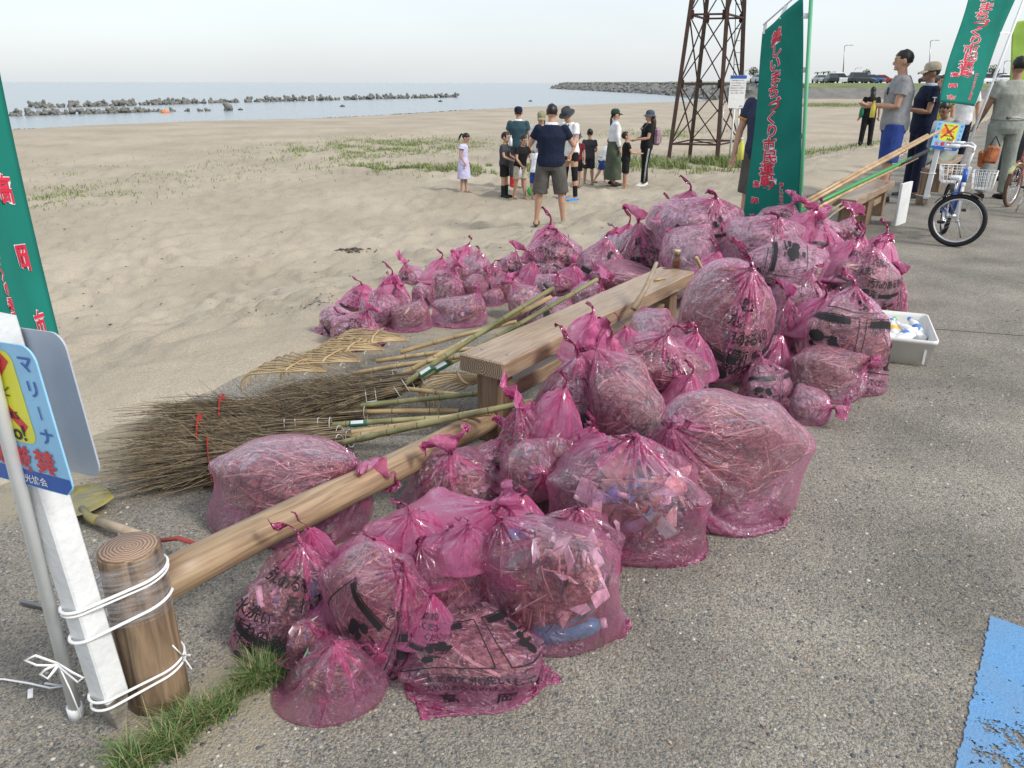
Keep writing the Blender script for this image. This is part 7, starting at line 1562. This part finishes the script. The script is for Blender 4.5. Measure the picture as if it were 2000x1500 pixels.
# ---- jetty and levee
M_ROCK = mat('jetty_rock', (.12, .122, .115), .9, c2=(.28, .28, .255), scale=.8, bump=.6, bscale=3, detail=8); M_FGRASS = mat('levee_grass', (.10, .14, .05), .9, c2=(.20, .22, .09), scale=.35); M_CONC = mat('step_concrete', (.22, .215, .2), .85, c2=(.33, .32, .30), scale=.6)
def mound(name, axis, prof, m, kind='structure', rough=0., nseg=60):
    q = MB(); rows = []
    for i in range(nseg + 1):
        u = i / nseg * (len(axis) - 1); k = min(int(u), len(axis) - 2); a, b = Vector(axis[k]), Vector(axis[k + 1]); c = a.lerp(b, u - k); d = (b - a).normalized(); nr = Vector((-d.y, d.x, 0)); e = min(1, i / 2, (nseg - i) / 2)
        rows.append([c + nr * (y * (.02 + .98 * e)) + Vector((0, 0, SEA_Z - .3 + (z - SEA_Z + .3) * (.02 + .98 * e))) + Vector((r_.uniform(-1, 1), r_.uniform(-1, 1), r_.uniform(-1, 1))) * rough for y, z in prof])
    q.loft(rows, False, False, not rough); o = q.build(name, m, None, kind=kind); fix_normals(o.data); return o
J0, J1, J2 = G(1092, 173, SEA_Z), G(1330, 184, SEA_Z), Vector((43, 129, 0)); J0.z = J1.z = 0
JA = [J0 + Vector((3, 0, 0)), J0.lerp(J1, .5) + Vector((3, 4, 0)), J1 + Vector((3, 4, 0)), J2 + Vector((1, 4, 0))]
mound('jetty', JA, [(9, SEA_Z - .4), (6, 0.2), (3.4, 1.3), (2.6, 1.65), (-2.6, 1.65), (-3.4, 1.25), (-6, .1), (-9, SEA_Z - .4)], M_ROCK, rough=.35, nseg=120)
mound('jetty_turf', JA, [(3.0, 1.55), (2.2, 1.8), (-2.2, 1.8), (-3.0, 1.55)], M_FGRASS, rough=.05, nseg=60)
q = MB()
for i in range(900):
    u = r_.random() ** .9 * 3; k = min(int(u), 2); c = JA[k].lerp(JA[k + 1], u - k); d = (JA[k + 1] - JA[k]).normalized(); nr = Vector((-d.y, d.x, 0)); y = r_.choice((-1, 1)) * r_.uniform(3.2, 9); z = np.interp(abs(y), [3.2, 6, 9], [1.3, .1, SEA_Z]); s = r_.uniform(.35, .9)
    b_ = [(1, 0, 0), (-1, 0, 0), (0, 1, 0), (0, -1, 0), (0, 0, 1), (0, 0, -1)]; M_ = Euler((r_.uniform(0, 6), r_.uniform(0, 6), r_.uniform(0, 6))).to_matrix()
    q.add([M_ @ (Vector(v) * s * r_.uniform(.7, 1.2)) + c + nr * y + Vector((0, 0, z)) for v in b_], [(0, 2, 4), (2, 1, 4), (1, 3, 4), (3, 0, 4), (2, 0, 5), (1, 2, 5), (3, 1, 5), (0, 3, 5)], False)
q.build('jetty_boulders', M_ROCK, None, 'heaped grey boulders along the sides of the jetty', 'boulders', kind='stuff')
LX0, LX1, LY = 44, 330, 126
for i in range(6):
    q = MB(); z0 = -.75 + i * .27; q.box(((LX0 + LX1) / 2, LY + i * .75 + 6, z0 + .1), (LX1 - LX0 - i * .6, 12, .28)); q.build('levee_step', M_CONC, None, kind='structure')
q = MB(); q.loft([[Vector((x, LY + 4.2, .7 * k)), Vector((x, LY + 9, 1.45 * k)), Vector((x, LY + 13, 1.6 * k)), Vector((x, LY + 90, 1.6 * k)), Vector((x, LY + 90, -2))] for x, k in ((47, -.4), (47.6, 1), (LX1, 1))], True, True, False); o = q.build('levee_grass_bank', M_FGRASS, None, kind='structure'); fix_normals(o.data)
# cars parked on the levee
def car(name, body, label, wagon):
    t = thing(name, label, 'car', (0, 0, 0), 0, None); L_, W_ = 4.3, 1.7; H_ = 1.75 if wagon else 1.45
    q = MB(); sec = lambda x, z0, z1, w_: [Vector((x, -w_, z0)), Vector((x, w_, z0)), Vector((x, w_ * 1.0, z1 * .8)), Vector((x, w_ * .93, z1)), Vector((x, -w_ * .93, z1)), Vector((x, -w_, z1 * .8))]
    q.loft([sec(-L_ / 2, .35, .8, .74), sec(-L_ / 2 + .15, .25, .92, .83), sec(-.8, .22, .95, .85), sec(1.0, .22, .92, .85), sec(L_ / 2 - .2, .25, .78, .82), sec(L_ / 2, .35, .66, .72)], True, True, False); q.build('body', body, t)
    q = MB(); x0, x1, x2, x3 = (-2.0, -1.85, .3, 1.1) if wagon else (-1.75, -1.1, .3, 1.1); cab = lambda z, a, b, w_: [Vector((a, -w_, z)), Vector((b, -w_, z)), Vector((b, w_, z)), Vector((a, w_, z))]
    q.loft([cab(.9, x0, x3, .80), cab(H_ - .1, x1, x2, .66)], True, True, False); q.build('window', flat('car_glass', (.03, .04, .05), .1), t)
    q = MB(); q.loft([cab(H_ - .12, x1 - .02, x2 + .02, .68), cab(H_, x1 + .1, x2 - .1, .6)], True, True, False); q.build('roof', body, t)
    for x in (-1.35, 1.35):
        for y in (-.76, .76): q = MB(); q.tube([(x, y - .1, .31), (x, y + .1, .31)], .31, 14); q.build('wheel', M_TYRE, t)
    for y in (-.6, .6): q = MB(); q.box((2.13, y, .62), (.06, .28, .13)); q.build('headlight', M_FWHITE, t)
    return t
CC = [('white', (.75, .76, .78)), ('silver', (.45, .46, .48)), ('dark', (.03, .035, .04)), ('blue', (.05, .12, .3)), ('red', (.35, .04, .04))]
protos = [(c, wg, car('parked_car', flat('car_' + c, v, .25), '%s %s parked on the levee' % (c, 'van' if wg else 'car'), wg)) for c, v in CC for wg in (0, 1)]
used = set()
slots = [1480, 1496, 1512, 1530, 1548, 1600, 1622, 1640, 1662, 1682, 1702, 1722, 1812, 1826, 1842, 1856, 1925, 1945, 1965]
order = [2, 0, 1, 2, 3, 2, 4, 1, 0, 5, 6, 8, 4, 0, 2, 1, 3, 5, 0]
for i, (px, k) in enumerate(zip(slots, order)):
    c, wg, p = protos[k]; o = p if k not in used else copy_tree(p); used.add(k)
    yy = LY + 16 + (i % 3) * 5; x = (px - 1000) / FPX * (yy * _c + (CAM_H - 1.6) * _s); o.location = (x, yy, 1.6); o.rotation_euler = (0, 0, R_(r_.choice((88, 92, 5, -4, 85))))
    o['group'] = 'cars parked on the levee'; o['label'] = '%s %s parked on the far levee, car number %d from the left' % (c, 'van' if wg else 'car', i + 1)
    w1 = ['first', 'second', 'third', 'fourth', 'fifth', 'sixth', 'seventh', 'eighth', 'ninth', 'tenth', 'eleventh', 'twelfth', 'thirteenth', 'fourteenth', 'fifteenth', 'sixteenth', 'seventeenth', 'eighteenth', 'last'][i]
    o['label'] = '%s %s parked on the far levee, %s from the left' % (c, 'van' if wg else 'car', w1)
for k, (c, wg, p) in enumerate(protos):
    if k not in used:
        for ch in list(p.children): bpy.data.objects.remove(ch)
        bpy.data.objects.remove(p)
# lamps, palms, round trees and a net frame beyond the levee
def lamp(px, ytop, yy, label):
    b_ = GY(px - 4, 158, yy); b_.z = 1.6; tp = GY(px, ytop, yy); t = thing('street_lamp', label, 'street lamp', b_, 0, 'tall lamps beyond the levee'); q = MB(b_); q.tube([b_, tp], [.14, .08], 8); q.build('pole', M_STEEL, t)
    q = MB(b_); q.tube([tp, tp + Vector((.6, 0, .15)), tp + Vector((1.2, 0, .15))], .06, 6); q.build('arm', M_STEEL, t); q = MB(b_); q.box(tp + Vector((1.3, 0, .12)), (.7, .3, .14), bev=.03); q.build('lamp_head', M_SGREY, t)
lamp(1650, 88, 165, 'tall street lamp left of the man in the grey shirt'); lamp(1818, 78, 165, 'tall street lamp above the beige cap'); lamp(1671, 132, 210, 'small far lamp post between the palms and the grey shirt'); lamp(1456, 137, 190, 'small far lamp post right of the notice board'); lamp(1963, 118, 150, 'lamp post by the lime green banner')
M_PTRUNK = mat('far_trunk', (.08, .06, .045), .9); M_PLEAF = mat('far_leaf', (.05, .07, .03), .8, c2=(.10, .13, .06), scale=2)
def palm(px, yy, hgt, label, kind):
    b_ = GY(px, 158, yy); b_.z = 1.6; t = thing('palm_tree' if kind == 'palm' else 'round_tree', label, 'tree', b_, 0, 'trees beyond the levee'); q = MB(b_); q.tube([b_, b_ + Vector((.1, 0, hgt * .55)), b_ + Vector((0, 0, hgt * .9))], [.18, .14, .1], 7); q.build('trunk', M_PTRUNK, t); q = MB(b_); c = b_ + Vector((0, 0, hgt * .9))
    if kind == 'palm':
        for i in range(16):
            a = i * 2.4; d = Vector((math.cos(a), math.sin(a), 0)); l = hgt * .3; q.loft([[c + d * (l * v) + Vector((0, 0, l * (.35 * v - .8 * v * v))) + d.cross(Vector((0, 0, 1))) * (w_ * .16 * (1 - v) + .02 * w_) for w_ in (-1, 0, 1)] for v in (0, .3, .6, 1)], False, False)
    else:
        for i in range(340):
            v = Vector((r_.gauss(0, 1), r_.gauss(0, 1), r_.gauss(0, .75))); v = v / max(v.length, .1) * r_.random() ** .4 * hgt * .42; p = c + v; s = hgt * .05; M_ = Euler((r_.uniform(0, 6), r_.uniform(0, 6), 0)).to_matrix(); q.add([p + M_ @ Vector((-s, -s * .5, 0)), p + M_ @ Vector((s, -s * .5, 0)), p + M_ @ Vector((0, s, 0))], [(0, 1, 2)], False)
    q.build('crown', M_PLEAF, t)
for i, (px, yy, h_, k) in enumerate(((1594, 175, 2.4, 'palm'), (1606, 175, 2.5, 'palm'), (1615, 176, 2.6, 'palm'), (1627, 176, 2.5, 'palm'), (1470, 185, 2.6, 'round'), (1545, 190, 2.2, 'round'), (1690, 195, 2.4, 'round'), (1860, 180, 3.2, 'round'), (1905, 170, 3.4, 'round'), (1935, 185, 3.0, 'round'))):
    lb = ['small palm, leftmost of four above the parked cars', 'small palm, second of four above the parked cars', 'small palm, third of four above the parked cars', 'small palm, rightmost of four above the parked cars', 'round far tree just right of the notice board', 'round far tree right of the middle banner', 'round far tree left of the grey shirted man', 'round far tree right of the beige cap', 'round far tree behind the right green banner', 'round far tree by the leaning pole'][i]
    palm(px, yy, h_, lb, k)
# ---- beach vegetation and litter
M_BGRASS = m_island('beach_grass', [(.16, .23, .06), (.22, .30, .09), (.12, .18, .05), (.30, .36, .13), (.34, .34, .17)], .7)
def patch(cx, cy, wx, wy, n, hgt, label, seed, core=.5):
    def gen(r, n):
        x, y = cx + r.normal(size=n * 3) * wx * .5, cy + r.normal(size=n * 3) * wy * .5
        k = vnoise(x / (.35 + wx * .12), y / (.3 + wy * .15), 40 + seed) * .75 + .25 * vnoise(x / .22, y / .22, 60 + seed); u = np.nonzero(k > core)[0][:n]; x, y, k = x[u], y[u], k[u]
        return x, y, sand_z(x, y) - .01, .45 + k * .8
    blades('beach_grass', gen, hgt, .016, n, .9, M_BGRASS, label, seed)
def gpatch(px, py, wpx, n, hgt, label, seed, dy=1.4, core=.5):
    p = foot(px, py); patch(p.x, p.y, wpx * depth(p) / FPX, dy, n, hgt, label, seed, core)
gpatch(1380, 322, 170, 6760, .26, 'tufts of green grass round the foot of the steel tower', 1, 1.6, .42); gpatch(700, 290, 190, 4200, .13, 'low green plants spreading on the beach left of the children', 2, 5); gpatch(800, 284, 180, 4160, .12, 'low green plants behind the girl in lavender', 3, 4)
gpatch(960, 328, 120, 3380, .16, 'green tufts on the sand behind the boys', 4, 1.6); gpatch(760, 330, 130, 2340, .12, 'thin green tufts left of the girl in lavender', 5, 1.2); gpatch(260, 345, 330, 1100, .09, 'sparse pale weeds on the sand at the left', 6, 5); gpatch(120, 385, 160, 900, .09, 'sparse green weeds beside the left banner', 7, 2)
gpatch(1640, 205, 150, 5720, .35, 'band of grass on the far sand left of the standing men', 8, 7); gpatch(1590, 300, 120, 1820, .12, 'sparse grass on the sand behind the tool handles', 9, 3); gpatch(1310, 262, 120, 1300, .15, 'small grass patch beyond the tower legs', 10, 3)
def scatter(name, n, fpos, smin, smax, m, label, seed):
    r = np.random.default_rng(seed); V = []; Fs = []
    for i in range(n):
        x, y = fpos(r); z = ground_z(x, y); a = r.uniform(0, 6.28); s = r.uniform(smin, smax); d = Vector((math.cos(a), math.sin(a), 0)); e = Vector((-d.y, d.x, 0)) * r.uniform(.12, .5); b = len(V); c = Vector((x, y, z + .004))
        V += [c + d * s, c + e * s, c - d * s, c - e * s, c + Vector((0, 0, s * .35))]; Fs += [(b, b + 1, b + 4), (b + 1, b + 2, b + 4), (b + 2, b + 3, b + 4), (b + 3, b, b + 4)]
    me = bpy.data.meshes.new(name); me.from_pydata(V, [], Fs); me.materials.append(m); o = link(name, me); prop(o, label, 'debris', kind='stuff')
M_SEAW = m_island('seaweed_bits', [(.03, .025, .02), (.08, .06, .04), (.05, .05, .03), (.15, .11, .07)], .8)
def beach_pos(r):
    while True:
        px, py = r.uniform(60, 1300), 240 + 430 * r.random() ** 1.3; p = G(px, py, -.6)
        if sdist(EDGE, np.array([p.x]), np.array([p.y]))[0] > .4: return p.x, p.y
scatter('beach_debris', 420, beach_pos, .008, .028, M_SEAW, 'dark bits of seaweed and twigs scattered on the sand', 3)
c_ = G(600, 598, -.05); scatter('seaweed_clump', 60, lambda r: (c_.x + r.normal() * .14, c_.y + r.normal() * .12), .008, .02, M_SEAW, 'dark crumbs of seaweed beside the leftmost small bags', 4)
c2_ = G(682, 458, -.4); scatter('dry_weed', 90, lambda r: (c2_.x + r.normal() * .13, c2_.y + r.normal() * .07), .015, .05, M_SEAW, 'dry weed clump on the sand above the small bag row', 5)
def shore_pos(r):
    u = r.uniform(2, len(SHORE) - 2.01); k = int(u); a, b = Vector(SHORE[k]), Vector(SHORE[k + 1]); p = a.lerp(b, u - k); return p.x + r.normal() * .4, p.y - .6 + r.normal() * .5
scatter('tide_line', 700, shore_pos, .05, .22, M_SEAW, 'dark line of washed up weed along the waterline', 6)
def pave_pos(r): p = G(r.uniform(1000, 1950), 560 + 900 * r.random() ** .8, 0); return p.x, p.y
scatter('leaf_litter', 90, pave_pos, .003, .011, M_TWIG, 'tiny straw bits lying on the pavement', 8)
